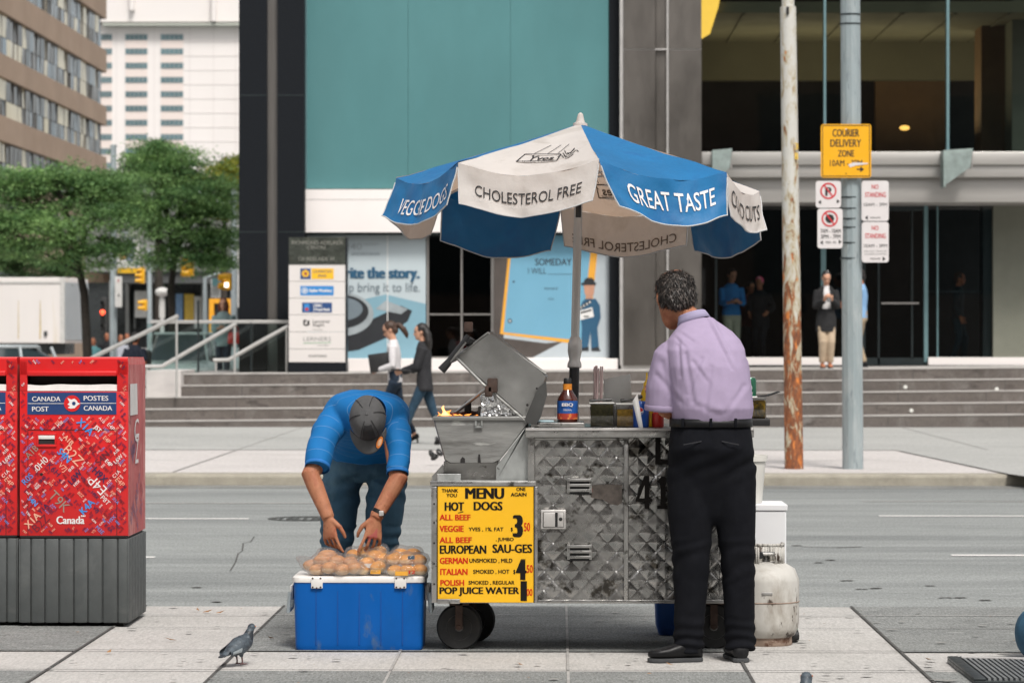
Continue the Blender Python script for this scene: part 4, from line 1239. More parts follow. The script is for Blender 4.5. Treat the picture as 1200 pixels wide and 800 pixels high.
def mailbox():
    a, c = W(23, 737, YM), W(150, 418, YM)
    x0, x1, zt_ = a.x, c.x, c.z
    zm = W(0, 628, YM).z
    dep = .62
    root = thing('mailbox', ((x0 + x1) / 2, YM + dep / 2, 0.0), 'whole red mailbox covered in postal codes on a grey ribbed base', 'mailbox', 'red mailboxes side by side')
    # grey base with grooves
    b = MB()
    b.box((x0 + .012, YM + .012, .025), (x1 - .012, YM + dep - .012, zm - .004))
    n = 7; wd = (x1 - x0) / n
    ws = [.0, .105, .235, .365, .5, .63, .765, .905, 1.0]
    for i in range(8):
        b.box((x0 + (x1 - x0) * ws[i] + .003, YM - .002, .022), (x0 + (x1 - x0) * ws[i + 1] - .003, YM + .02, zm - .012), .006)
    for i in range(6):
        d0 = dep * i / 6 + .004; d1 = dep * (i + 1) / 6 - .004
        b.box((x1 - .02, YM + d0, .022), (x1 + .006, YM + d1, zm - .012), .006)
        b.box((x0 - .006, YM + d0, .022), (x0 + .02, YM + d1, zm - .012), .006)
    base = b.build('base', m_mgrey, root, 30)
    for fx in (x0 + .08, x1 - .08):
        b = MB(); b.box((fx - .05, YM + .05, 0), (fx + .05, YM + dep - .05, .03)); b.build('foot', m_hole, root, smooth=0)
    # red body: front plate with a real opening
    def px(q): return W(q, 0, YM).x
    def pz(q): return W(0, q, YM).z
    b = MB()
    sx0, sx1 = px(32), px(137)
    b.box((x0, YM, zm), (x1, YM + .02, pz(458.5)), .003)
    b.box((x0, YM, pz(458.5)), (sx0, YM + .02, zt_ - .02), .003)
    b.box((sx1, YM, pz(458.5)), (x1, YM + .02, zt_ - .02), .003)
    b.box((sx0 - .003, YM + .001, pz(428)), (sx1 + .003, YM + .021, zt_ - .021), .002)
    prof = [(YM, zt_ - .010), (YM + .005, zt_ - .003), (YM + .03, zt_), (YM + dep - .05, zt_ - .004), (YM + dep, zt_ - .03)]
    b.prism([(x0 + .001, y, z) for y, z in prof] + [(x0 + .001, YM + dep, zt_ - .09), (x0 + .001, YM, zt_ - .09)], (x1 - x0 - .002, 0, 0))
    b.box((x0, YM + .0215, zm), (x0 + .012, YM + dep, zt_ - .05)); b.box((x0 + .012, YM + dep - .012, zm), (x1 - .012, YM + dep, zt_ - .05))
    b.box((x0 + .012, YM + .022, zm + .002), (x1 - .012, YM + dep - .013, zm + .02))
    body = b.build('body', m_mred, root, 30)
    b = MB(); b.box((x1 - .012, YM + .0215, zm), (x1 + .001, YM + dep, zt_ - .04)); 
    side = b.build('side_panel', m_mpink, root, smooth=0)
    b = MB(); b.quad([(x1 + .004, YM + .05, pz(487)), (x1 + .004, YM + .32, pz(487)), (x1 + .004, YM + .30, pz(450)), (x1 + .004, YM + .05, pz(450))])
    b.build('sticker', m_stk, side, smooth=0)
    b = MB()
    rnd = random.Random(5)
    for _ in range(16):
        s = rnd.choice(['V7J', 'J5T', 'G3N', 'X1A', 'B2Z']); h = rnd.uniform(.03, .07)
        y = YM + rnd.uniform(.05, .42); z = rnd.uniform(zm + .05, zm + .55); sg = rnd.choice([1, -1])
        b.text(s, (x1 + .0035, y, z), Vector((0, 1, sg)).normalized() * h * 1.6, Vector((0, -sg, 1)).normalized() * h, rnd.choice([0, 0, 1]))
    b.text('C', (x1 + .0045, YM + .2, pz(520)), (0, .16, 0), (0, 0, .12), 2); b.text('Z', (x1 + .0045, YM + .22, pz(545)), (0, .12, 0), (0, .03, .15), 2)
    b.build('lettering', [M('faded_blue', (.20, .11, .22), .6), M('faded_maroon', (.32, .06, .08), .6), m_lw], side, smooth=0)
    # opening: hood bar, handle, dark throat, torn white strip
    b = MB(); b.box((sx0, YM + .08, pz(458.5)), (sx1, YM + .09, pz(428))); b.box((sx0, YM + .022, pz(428.5)), (sx1, YM + .08, pz(428))); b.box((sx0, YM + .022, pz(459)), (sx1, YM + .08, pz(458.5))); b.build('throat', m_hole, body, smooth=0)
    b = MB(); b.box((sx0, YM + .02, pz(434)), (sx1, YM + .045, pz(428.6)), .004); b.build('hood_strip', m_galv, body, 30)
    b = MB(); b.box((sx0, YM - .012, pz(440.5)), (sx1, YM + .03, pz(434.5)), .006); b.build('pull_bar', m_mred, body, 30)
    b = MB()
    N = 24
    top = [sx0 + (sx1 - sx0) * k / N for k in range(N + 1)]
    for k in range(N):
        f = lambda t: pz(450.5 + 1.6 * nz((t * 9, 3, 1)))
        b.quad([(top[k], YM + .006, pz(457.8)), (top[k + 1], YM + .006, pz(457.8)), (top[k + 1], YM + .012, f(top[k + 1])), (top[k], YM + .012, f(top[k]))])
    b.build('torn_strip', m_stk, body, smooth=0)
    b = MB(); b.quadpx(32, 459.6, 136.5, 485.5, YM - .002); sgn = b.build('name_plate', m_mblue, body, smooth=0)
    b = MB(); y = YM - .0035
    for s, q in (('CANADA', (37.5, 464.5, 71, 470)), ('POST', (37.5, 476.2, 57, 481.8)), ('POSTES', (98, 463.5, 127, 469.3)), ('CANADA', (98, 475.3, 131.5, 480.8))):
        b.textpx(s, *q, y, 0, .012)
    b.quadpx(32.5, 472.3, 75, 472.9, y, 0); b.quadpx(94, 472, 136, 472.6, y, 0)
    b.discpx(84.5, 472.5, 9.6, y - .001, 1, 28)
    b.polypx([(79, 466), (83.5, 468), (87, 466.8), (90, 469), (91, 471.5), (94, 472.6), (90.5, 475), (87.5, 478), (83, 478.6), (79.4, 477.5), (82, 475.5), (79, 473.5), (81.5, 471.5)], y - .002, 0)
    b.discpx(86.5, 472.5, 2.2, y - .003, 2, 12)
    b.build('lettering', [m_lw, m_mred, m_mblue], sgn, smooth=0)
    # door seams, lock, keyhole
    b = MB()
    for q in ((32.6, 503, 137, 503.8), (136.6, 503, 137.3, 627), (32.4, 503, 33, 627), (23.5, 627.3, 150, 629.2)):
        b.quadpx(*q, YM - .0022)
    b.discpx(48.5, 555.5, 1.8, YM - .0024)
    b.build('door_seam', m_hole, body, smooth=0)
    b = MB()
    for q in ((43, 507, 66, 509.8), (43, 520.5, 66, 523.5), (43, 509.8, 45, 520.5), (64, 509.8, 66, 520.5)): b.boxpx(*q, YM - .008, YM + .001, .002)
    lk = b.build('lock_frame', m_mred, body, 30)
    b = MB(); b.quadpx(45, 509.8, 64, 520.5, YM - .0015, 0); b.boxpx(45, 510, 64, 514.3, YM - .007, YM - .002, .001, 1); b.build('lock', [m_hole, m_stk], lk, 30)
    # words
    b = MB()
    fx = [(x0 + .004, zm + .008, x1 - .004, zt_ - .011)]
    holes = [(sx0 - .006, pz(487), sx1 + .006, pz(427)), (px(42), pz(524), px(67), pz(506)), (px(64), pz(616), px(103), pz(600))]
    manual = [('B2Z', 81, 520, 112, 512, -45, .050, 4, 0), ('S4N', 72, 524, 100, 0, -45, .036, 3, .018), ('E4P', 126, 572, 0, 0, 135, .050, 0, .0), ('0H0', 45, 552, 0, 0, 45, .034, 0, .005), ('T9K', 64, 573, 0, 0, -45, .050, 5, 0), ('H9X', 113, 546, 0, 0, -45, .036, 1, .018), ('K4A', 98, 603, 0, 0, 45, .036, 3, .018), ('L6W', 84, 568, 0, 0, 45, .032, 1, .018), ('V7J', 72, 541, 0, 0, -45, .034, 4, 0), ('A1B', 33.5, 538, 0, 0, 45, .032, 5, .01), ('S4N', 36, 580, 0, 0, -45, .026, 3, .018), ('J5T', 113, 497, 0, 0, -45, .028, 0, .02)]
    av = []
    for s, qx, qy, _, _, ang, h, col, bold in manual:
        asp = text_mesh(s, bold)[2]; a_ = R(ang); w = h * asp * .95
        U = Vector((math.cos(a_), 0, math.sin(a_))); V = Vector((-math.sin(a_), 0, math.cos(a_)))
        O = Vector((px(qx), 0, pz(qy))) - (V * h if ang == -45 else Vector())
        av.append((O + U * w / 2 + V * h / 2, U, V, w, h))
        b.text(s, O + Vector((0, YM - .003, 0)), U * w, V * h, col, bold)
    b.textpx('Canada', 66, 604.5, 99, 613.5, YM - .003, 0, .02)
    b.quadpx(95, 603.3, 96, 605.2, YM - .003, 0); b.quadpx(96.4, 603.4, 98.6, 605, YM - .003, 0); b.quadpx(99, 603.3, 100, 605.2, YM - .003, 0)
    for s, O, U, V, col, bold in scatter_words(b, fx, holes, 11, avoid_boxes=av):
        b.text(s, O + Vector((0, YM - .003, 0)), U, V, col, bold)
    b.build('postal_codes', [m_lw, m_lnavy, m_lmar, m_lblue, m_lpale, m_lgrey], body, smooth=0)
    return root, x1 - x0
mbox, mw = mailbox()
mb2 = copy_tree(mbox)
mb2.location.x -= mw + .018
mb2.location.y += .03
mb2['label'] = 'second red mailbox cut off by the left edge of the photo'

# ================================================================== HOT DOG CART
YC = 13.78                       # front plane of the cart
def steel(name, base=.42, rough=.3, smudge=.28, scale=9, stretch=None, dirt=(.10, .095, .085), dlo=.60, bump=.05):
    m = M(name, (base, base * .985, base * .955), rough, 0.92, var=.16, scale=scale, patch=(smudge, smudge * .97, smudge * .93), pscale=scale * .6, plo=.48, phi=.72,
          patch2=dirt, p2scale=scale * 1.7, p2lo=dlo, p2hi=dlo + .07, stretch=stretch, rvar=.14, bump=bump, bscale=scale * 5)
    return m
m_ss = steel('worn_steel', .46, .34, .33, 7)
m_ssq = steel('quilted_steel', .42, .27, .26, 6, dirt=(.09, .083, .072), dlo=.57, bump=.0)
m_cast = M('cast_aluminium', (.30, .30, .29), .5, .7, var=.25, scale=7, stretch=(.5, 1, 3), patch=(.14, .135, .125), pscale=4, plo=.5, phi=.7, patch2=(.50, .50, .48), p2scale=9, p2lo=.62, p2hi=.68, bump=.1, bscale=50)
m_galvp = M('galvanised_sheet', (.50, .52, .51), .4, .75, var=.2, scale=9, patch=(.66, .67, .66), pscale=5, plo=.55, phi=.65, patch2=(.09, .085, .08), p2scale=24, p2lo=.68, p2hi=.72)
m_blackp = M('black_plastic', (.016, .016, .017), .45, var=.2)
m_soot = M('soot', (.02, .017, .015), .8, var=.4, scale=20)
m_rustc = M('rust_brown', (.055, .032, .024), .8, var=.4, scale=15, bump=.2)
m_men = M('menu_yellow', (.84, .46, .012), .45, var=.03, scale=3)
m_mk = M('menu_black', (.012, .010, .009), .8, var=.1, spec=.15); m_mr = M('menu_red', (.58, .025, .012), .8, var=.05, spec=.15)
sC = F_PX / YC
cg = W(690, 707, YC)
CX0, CXM, CX1 = W(507, 0, YC).x, W(618, 0, YC).x, W(878, 0, YC).x
zB, zG, zT = W(0, 706, YC).z, W(0, 564, YC).z, W(0, 500.5, YC).z
YC2 = YC + .66
cart = thing('hot_dog_cart', ((CX0 + CX1) / 2, (YC + YC2) / 2, 0), 'stainless steel hot dog cart with yellow menu board and quilted panels', 'food cart')
part('body', lambda b: (b.box((CX0, YC + .03, zB), (CXM + .02, YC2, zG - .004)), b.box((CXM + .021, YC + .03, zB + .001), (CX1, YC2, zT - .045))), m_ss, 0, cart)
def frame(b):
    def bar(x0, y0, x1, y1, d=0.0): b.boxpx(x0, y0, x1, y1, YC - .012 - d, YC + .03, .003)
    bar(504, 563.5, 628, 569.5); bar(505.5, 570, 512, 706); bar(618.5, 500.5, 626.5, 563, .002); bar(626, 569.8, 630, 706, -.002)
    bar(626.8, 512.5, 735, 515.5, -.002); bar(731.2, 515.8, 736.5, 703.5); bar(630.3, 702.5, 850, 706.8, .001)
    b.boxpx(512.3, 701.5, 539, 707, YC - .02, YC - .002, .002)
part('frame', frame, m_ss, 30, cart)
def counter(b):
    b.box((W(615.5, 0, YC).x, YC - .04, zT - .045), (CX1 + .02, YC2 + .03, zT), .006)
part('countertop', counter, m_ss, 30, cart)
b = MB(); b.box((W(615.5, 0, YC).x + .002, YC - .043, zT - .012), (CX1 + .018, YC - .0405, zT - .004)); b.build('counter_edge', m_line, cart, smooth=0)
# quilted panels: each diamond a shallow pillow between pressed creases
def quilt(name, x0, y0, x1, y1, seed, dent=1.0):
    A, C_ = W(x0, y1, YC), W(x1, y0, YC)
    wd, hg = C_.x - A.x, C_.z - A.z
    cw, ch = .0835, .0875
    def fn(u, v):
        x, z = A.x + u * wd, A.z + v * hg
        p, q = (x - A.x) / cw + (z - A.z) / ch, (x - A.x) / cw - (z - A.z) / ch
        fp, fq = p - math.floor(p), q - math.floor(q)
        tri = min(min(fp, 1 - fp), min(fq, 1 - fq)) * 2
        wear = max(0.05, min(1, .85 + 1.1 * nz((x, z, seed), 4)))
        hgt = .0085 * (min(1, tri * 1.25) ** .62) * wear * (1 - .35 * ((fp + 1 - fq) / 2))
        lean = .0028 * ((fp - fq)) * wear
        d = .006 * dent * nz((x, z, seed + 3), 6) + .0011 * dent * nz((x, z, seed + 5), 19) + .0002 * nz((x, z, seed), 60)
        return Vector((x, YC + .012 - hgt - lean + d, z))
    b = MB(); b.grid(fn, int(wd / .0045), int(hg / .0045))
    return b.build(name, m_ssq, cart, 60)
dr = quilt('door', 627, 516, 731, 702.3, 2.0)
quilt('side_panel', 736.8, 513, 852, 702.3, 9.0, 1.8)
part('dented_panel', lambda b: b.boxpx(852.3, 513, 878, 703, YC + .0, YC + .03, .003), m_ss, 0, cart)
m_drt = M('grease_smear', (.10, .085, .075), .5, .5, var=.4, scale=30, patch=(.30, .06, .04), pscale=22, plo=.66, phi=.68)
b = MB(); b.polypx([(693, 568.5), (712, 567), (729, 568), (729, 588), (724, 592), (714, 590), (706, 585), (693, 583)], YC - .006); b.build('tape_patch', m_drt, dr, smooth=0)
# fittings on the door
def latch(b):
    b.boxpx(634, 597, 663, 619.5, YC - .016, YC + .002, .003, 0)
    b.quadpx(636, 600, 661, 617.5, YC - .0165, 1)
    b.boxpx(637, 600.5, 650.5, 617, YC - .022, YC - .0168, .002, 0); b.boxpx(653.5, 600.5, 660.5, 617, YC - .020, YC - .0168, .002, 0); b.discpx(657, 608, 2.2, YC - .021, 1, 12)
b = MB(); latch(b); b.build('latch', [m_line, m_blackp], dr, 30)
for y in (560.5, 638.5):
    def lou(b):
        for k in range(3):
            b.boxpx(666 + k * .4, y + k * 6.2, 693 - k * .5, y + k * 6.2 + 3.2, YC - .022 + k * .002, YC - .002, .002)
            b.boxpx(667, y + k * 6.2 + 3.4, 692, y + k * 6.2 + 6, YC - .006, YC - .002, 0, 1)
        b.boxpx(664.5, y - 1, 667.8, y + 17, YC - .012, YC - .003, .001); b.boxpx(690.5, y - 1, 693.6, y + 17, YC - .012, YC - .003, .001)
    b = MB(); lou(b); b.build('louvre', [m_ss, m_blackp], dr, 30)
# black stick-on numerals
def nums(b):
    y = YC - .010
    b.polypx([(755, 557.5), (761, 557.5), (761, 584), (764, 584), (764, 587.5), (761, 587.5), (761, 596), (755.5, 596), (755.5, 587.5), (745, 587.5), (745, 584)], y)
    b.polypx([(749.5, 583.5), (755.3, 583.5), (755.3, 568)], y - .0012, 1)
    b.polypx([(770, 564), (775, 558), (780, 558), (780, 592), (784, 592), (784, 596), (770, 596), (770, 592), (774, 592), (774, 565)], y)
    b.polypx([(768, 512), (774, 512), (774, 538.5), (784, 538.5), (784, 544), (768, 544)], y)
b = MB(); nums(b); b.build('number_decal', [m_mk, m_ssq], cart, smooth=0)
# dark scuffed patch beside the numerals
# menu board
mbd = part('menu_board', lambda b: b.boxpx(512.4, 569.7, 625.8, 705.5, YC - .008, YC + .02), m_men, 0, cart)
b = MB()
ym = YC - .0095
T = lambda s, x0, y0, x1, y1, mi, bold=.025: b.textpx(s, x0, y0, x1, y1, ym, mi, bold * 1.0)
T('THANK', 517.5, 572.5, 537, 576.5, 0); T('YOU', 523, 578, 535.5, 582, 0); T('MENU', 545, 571.5, 591, 584, 0, .035); T('ONE', 605, 570.8, 616, 574.8, 0); T('AGAIN', 598.5, 577, 617, 581.2, 0)
T('HOT', 521, 588, 544, 598, 0, .03); T('DOGS', 555, 587.5, 589, 597.5, 0, .03); b.polypx([(536.5, 600.3), (543, 598.6), (543, 599.6), (536.5, 601)], ym, 0)
T('ALL BEEF', 515, 602.5, 551.5, 609, 1); T('VEGGIE', 515, 615.5, 543.5, 622.5, 1); T('YVES , 1%. FAT', 549, 617.5, 590, 622.5, 0, .015); T('ALL BEEF', 515, 629, 553, 635.5, 1); T(', JUMBO', 581, 629.5, 602, 634.5, 0, .015)
T('$', 598.5, 617.5, 601, 622.5, 0); T('3', 600.8, 603, 613, 629, 0, .04); T('50', 614, 612, 621.2, 622, 1, .01)
T('EUROPEAN', 515.3, 638.5, 570, 648.2, 0, .026); T('SAU-GES', 577, 637.3, 623.7, 647.2, 0, .026)
T('GERMAN', 515.3, 653, 548.3, 660, 1); T('UNSMOKED , MILD', 550, 654, 600.5, 659.5, 0, .015)
T('ITALIAN', 515.8, 666, 548, 673, 1); T('SMOKED , HOT', 554.5, 667, 597, 672.3, 0, .015); T('$', 601.5, 667, 604, 672.5, 0); T('4', 604.5, 654.5, 617, 679, 0, .04); T('50', 617, 661.5, 624.5, 670.5, 1, .01)
T('POLISH', 516, 679, 544, 685.6, 1); T('SMOKED , REGULAR', 549, 680, 603, 685, 0, .015)
T('POP JUICE WATER', 515, 687.5, 608.5, 697.8, 0, .024); T('1', 610, 680.5, 617.5, 703.5, 0, .05); T('00', 617, 689.5, 624, 697.5, 1, .01)
b.build('lettering', [m_mk, m_mr], mbd, smooth=0)
b = MB()
for q in ((511.8, 569, 513, 706), (625.4, 569, 626.2, 706)): b.quadpx(*q, ym - .003)
b.build('edge_strip', m_mk, mbd, smooth=0)
for y in (590, 612, 636, 660, 684):
    b = MB(); b.lathe([(.001, .004), (.004, .003), (.005, 0)], W(508.8, y, YC - .012), 8, axis=(0, -1, 0)); b.build('rivet', m_soot, cart)
# grill: flared trough, stand, splash plate
def trough(b):
    f = [(508, 488), (624, 488), (621, 494), (583, 542.5), (522, 542.5), (509, 497)]
    y0, y1 = YC + .015, YC + .55
    def ring(pts, y, k):
        cx, cz = W(566, 512, y).x, W(0, 512, YC).z
        return [Vector((cx + (W(px_, 0, YC).x - W(566, 0, YC).x) * k, y, cz + (W(0, py_, YC).z - W(0, 512, YC).z) * (k if py_ > 520 else 1))) for px_, py_ in pts]
    def dens(p):
        out = []
        for i in range(len(p)):
            a_, c_ = Vector(p[i]), Vector(p[(i + 1) % len(p)])
            m_ = .08
            out += [tuple(a_.lerp(c_, m_)), tuple(a_.lerp(c_, 1 - m_))]
        return out
    f = dens([(x, y) for x, y in f])
    b._rings([ring(f, y0, .97), ring(f, y0 + .012, 1.0), ring(f, y1 - .012, 1.0), ring(f, y1, .97)], 0, True)
    b.boxpx(507, 487.6, 624.5, 492.5, YC + .004, YC + .03, .004)
tro = part('grill_trough', trough, m_cast, 40, cart)
b = MB(); b.boxpx(513, 487.0, 620, 488.0, YC + .035, YC + .53); b.build('coal_bed', m_soot, tro, smooth=0)
b = MB(); b.polypx([(539.5, 542.2), (539.5, 538), (542, 535), (544.8, 537), (545, 542.2)], YC + .008); b.polypx([(560, 542.2), (560.5, 532), (562.5, 532), (563.5, 542.2)], YC + .008); b.build('drain_slot', m_hole, tro, smooth=0)
b = MB(); b.boxpx(556.5, 493, 558.5, 500, YC - .002, YC + .01); b.boxpx(563.5, 493, 565.5, 500, YC - .002, YC + .01); b.boxpx(556.5, 499, 565.5, 501, YC - .002, YC + .01); b.build('clasp', m_galvp, tro, smooth=0)
part('stand', lambda b: (b.boxpx(520, 541, 584, 562, YC + .10, YC + .5), b.polypx([(506, 563), (506, 558), (519.5, 543), (520, 563)], YC + .06), b.prism([W(506, 563, YC + .05), W(506, 559, YC + .05), W(519.5, 546, YC + .05), W(520.5, 563, YC + .05)], (0, .5, 0))), m_ss, 0, cart)
part('splash_plate', lambda b: b.prism([W(x, y, YC + .03) for x, y in ((619, 495), (620, 563), (581.5, 563), (581.5, 546), (622, 494))], (0, .02, 0)), m_galvp, 0, cart)
part('splash_plate_edge', lambda b: (b.boxpx(512.5, 555, 540, 563.2, YC - .004, YC + .01, .001), b.boxpx(513, 562.2, 622, 563.8, YC - .006, YC + .01)), m_galvp, 0, cart)
# open lid
def lid(b):
    pts = [(533, 419), (536, 414), (570, 390), (575, 388.5), (637, 436), (642, 442), (627, 488), (618, 494)]
    y0, y1 = YC + .02, YC + .56
    P0 = [W(x, y, YC) for x, y in pts]
    cx = sum(p.x for p in P0) / 8; cz = sum(p.z for p in P0) / 8
    def rg(y, k): return [Vector((cx + (p.x - cx) * k, y, cz + (p.z - cz) * k)) for p in P0]
    b._rings([rg(y0, .94), rg(y0 + .015, .985), rg(y0 + .035, 1), rg(y1 - .035, 1), rg(y1 - .015, .985), rg(y1, .94)], 0, True)
ld_ = part('lid', lid, m_cast2 if 'm_cast2' in globals() else M('lid_aluminium', (.34, .34, .33), .42, .75, var=.14, scale=5, patch=(.25, .25, .24), pscale=2, plo=.5, phi=.7, patch2=(.36, .36, .345), p2scale=14, p2lo=.66, p2hi=.72), 35, cart)
b = MB(); b.tube([W(571, 389.5, YC + .03), W(639.5, 438, YC + .03)], .006, 8); b.tube([W(534, 418, YC + .01), W(565, 449, YC + .01), W(617, 494, YC + .01)], .007, 8); b.tube([W(534.5, 418, YC + .02), W(571.5, 390, YC + .02)], .005, 8); b.build('rim', m_cast, ld_)
b = MB(); b.prism([W(x, y, YC - .012) for x, y in ((630, 455), (640, 446), (641, 463), (634, 488), (628, 498), (617, 495), (616, 488))], (0, .03, 0)); b.build('end_bracket', M('iron_dark', (.07, .07, .068), .6, .5, var=.3), ld_, smooth=0)
b = MB(); b.discpx(618, 474.5, 1.6, YC + .003); b.discpx(629, 455, 1.2, YC + .003); b.build('screw', m_hole, ld_, smooth=0)
b = MB(); b.boxpx(571, 443, 583, 460, YC - .05, YC + .0, .006, 0, ); b.boxpx(568, 452, 577, 465, YC - .05, YC - .01, .006); b.build('wooden_grip', m_rustc, ld_, 30)
b = MB(); b.tube([W(529, 487, YC + .2), W(570, 455, YC + .06)], .008, 8); b.build('prop_arm', m_ss, ld_)
b = MB(); b.boxpx(544, 470, 552, 487, YC + .2, YC + .26, .01); b.boxpx(560, 476, 566, 487, YC + .05, YC + .1, .005); b.build('hinge_block', m_soot, ld_, 30)
b = MB(); b.tube([W(522, 428, YC - .02), W(549, 393, YC - .02)], [.014, .011], 10, 0); b.tube([W(517, 434, YC - .02), W(526, 424, YC - .02)], [.020, .017], 10, 0); b.tube([W(528, 424, YC - .03), W(546, 401, YC - .03)], .005, 6, 1)
b.tube([W(524, 426, YC), W(536, 420, YC + .05)], .008, 6, 1); b.tube([W(543, 402, YC), W(552, 404, YC + .1)], .01, 6, 0)
b.tube([W(546, 397, YC - .02), W(556, 402, YC + .06)], [.02, .016], 8, 0)
hd = b.build('handle', [m_blackp, m_ss], ld_)
b = MB(); b.boxpx(543.5, 377, 554, 389, YC - .04, YC + .0, .006); b.build('handle_end', m_rustc, hd, 30)
# wheels
def wheel(x, y, r, nm='wheel'):
    b = MB(); b.lathe([(r * .55, -.045), (r * .93, -.045), (r, -.03), (r, .03), (r * .93, .045), (r * .55, .045)], (x, y, r), 30, axis=(0, 1, 0))
    w_ = b.build(nm, m_rubber, cart, 40)
    b = MB(); b.lathe([(.008, -.05), (r * .18, -.052), (r * .2, -.035), (r * .48, -.03), (r * .56, -.047), (r * .6, -.04)], (x, y, r), 26, axis=(0, 1, 0)); b.build('rim', M('wheel_rim', (.16, .16, .155), .5, .5, var=.3, scale=12), w_, 40)
    b = MB(); b.box((x - .017, y - .062, r * .95), (x + .017, y - .052, zB + .01)); b.box((x - .017, y + .052, r * .95), (x + .017, y + .062, zB + .01)); b.box((x - .045, y - .062, zB - .02), (x + .045, y + .062, zB + .012)); b.lathe([(.012, -.07), (.012, .07)], (x, y, r), 10, axis=(0, 1, 0)); b.build('fork', m_rustc, w_, 0)
xw = W(538, 0, 13.93).x
wheel(xw, 13.97, .106); wheel(xw + .055, 14.30, .106); wheel(W(835, 0, 14.1).x, 14.02, .106); wheel(W(838, 0, 14.3).x, 14.33, .106)
part('side_knob', lambda b: b.boxpx(878, 541, 884, 547, YC + .1, YC + .14, .004), m_ss, 30, cart)
# shelf on the right end
part('side_shelf', lambda b: b.boxpx(868, 490.5, 902.5, 499, YC + .12, YC + .45, .004), m_blackp, 30, cart)

# flames and sausages on the grill
m_flame = M('flame', (.9, .3, .05), .5, emit=(1.0, .30, .05), estr=.7)
m_flame2 = M('flame_core', (1, .6, .2), .5, emit=(1.0, .40, .12), estr=1.0)
m_saus = M('charred_sausage', (.16, .035, .015), .45, var=.5, scale=30, patch=(.03, .015, .01), pscale=20, plo=.5, phi=.6)
def flame(px, py, wpx, hpx, Y, seed):
    rnd = random.Random(seed); b = MB()
    rings = []
    for k in range(9):
        t = k / 8
        c = W(px + wpx * .35 * math.sin(t * 5 + seed) * t, py - hpx * t, Y)
        r = wpx / 2 / sC * (1 - t) ** .7 * (1 + .35 * math.sin(7 * t + seed))
        rings.append((c, (1, 0, 0), (0, 1, 0), max(r, .001), max(r * .5, .001)))
    b.loft(rings, 10, 0)
    return b
b = flame(521, 488, 8, 13, YC + .05, 1); fl = b.build('flame', m_flame2)
tag(fl, 'tall pale orange flame at the left end of the grill', 'flame', 'flames on the grill')
b = flame(526, 488.5, 12, 8, YC + .06, 2)
for px, w, h in ((515, 5, 6), (533, 10, 4), (541, 9, 3.5), (549, 11, 4), (557, 9, 3)):
    t = flame(px, 488.5, w, h, YC + .05 + random.random() * .05, px); b.merge(t.bm); t.bm.free()
tag(b.build('flame', m_flame), 'row of low flames running along the grill', 'flame', 'flames on the grill')
for k, (px, py) in enumerate(((523, 487.5), (533, 487), (543, 486.5), (552, 485.5), (560, 485.5))):
    b = MB(); a_ = W(px - 7, py + .3, YC + .12 + .03 * k); c_ = W(px + 8, py - .4, YC + .16 + .03 * k)
    b.tube([a_, a_.lerp(c_, .15), a_.lerp(c_, .5) + Vector((0, 0, .004)), a_.lerp(c_, .85), c_], [.006, .014, .015, .014, .006], 10)
    lab = ['charred sausage under the tall flame', 'second charred sausage from the left on the grill', 'middle charred sausage on the grill', 'charred sausage left of the foil, second nearest to it', 'charred sausage touching the foil packet'][k]
    tag(b.build('sausage', m_saus), lab, 'sausage', 'sausages on the grill')
# foil
m_foil = M('foil', (.80, .80, .80), .25, .9, var=.1, scale=20, rvar=.1)
b = MB()
def foil(u, v):
    a_, c_, d_, e_ = W(563.5, 490, YC + .05), W(613, 490, YC + .05), W(588, 464, YC + .05), W(564.5, 463, YC + .05)
    p = a_.lerp(c_, u).lerp(e_.lerp(d_, u), v)
    return p + Vector((.004 * nz(p, 40), -.012 + .016 * nz(p, 28) + .01 * abs(nz(p, 60)), .003 * nz(p, 33)))
b.grid(foil, 40, 26)
def foil2(u, v):
    p = foil(u, 1) + Vector((0, .26 * v, -.01 * v)); return p + Vector((0, 0, .012 * nz(p, 30)))
b.grid(foil2, 40, 16)
def foil3(u, v):
    p = foil(0, u) + Vector((0, .26 * v, 0)); return p + Vector((.012 * nz(p, 30), 0, 0))
b.grid(foil3, 20, 16)
tag(b.build('foil_packet', m_foil, smooth=20), 'crumpled silver foil packet leaning under the open grill lid', 'foil')

# ------------------------------------------------------------------ on the counter
def seat(mb_, name, mats, label, cat, group=None, sm=35):
    return tag(mb_.build(name, mats, smooth=sm), label, cat, group)
m_trayb = M('tray_blue', (.42, .55, .60), .4, var=.08)
b = MB(); b.boxpx(622, 497.6, 685, 503, YC + .01, YC + .3, .004); tr = seat(b, 'steel_tray', m_ss, 'flat steel tray lying on the left end of the counter', 'tray')
tr.location.z = zT + .001
b = MB(); b.boxpx(624, 495.6, 649, 497.5, YC + .03, YC + .2, .003); tb = seat(b, 'folded_cloth', m_trayb, 'pale blue folded cloth on the steel tray', 'cloth'); tb.location.z = tr.location.z + .0225
# sauce bottle
m_bq = M('sauce_brown', (.075, .014, .008), .12, var=.15, coat=.5, rvar=.03)
m_lab = M('label_blue', (.02, .10, .36), .4, var=.06); m_labr = M('label_red', (.42, .05, .03), .4, var=.2, scale=25, patch=(.70, .25, .06), pscale=30, plo=.55, phi=.6); m_caporg = M('cap_orange', (.80, .28, .03), .4)
YO = YC + .10
o = W(665, 499, YO); o.z = zT + .024
s_ = YO / F_PX
bot = MB(); bot.lathe([(11.5 * s_, 0), (12 * s_, .006), (12 * s_, .095), (11.4 * s_, .11), (6 * s_, .143), (5.2 * s_, .15)], o, 24)
bt = bot.build('sauce_bottle', m_bq); tag(bt, 'brown barbecue sauce bottle with a blue label and orange neck on the tray', 'bottle')
b = MB(); b.lathe([(5.4 * s_, .148), (5.4 * s_, .176)], o, 20, 0); b.build('neck_label', m_caporg, bt)
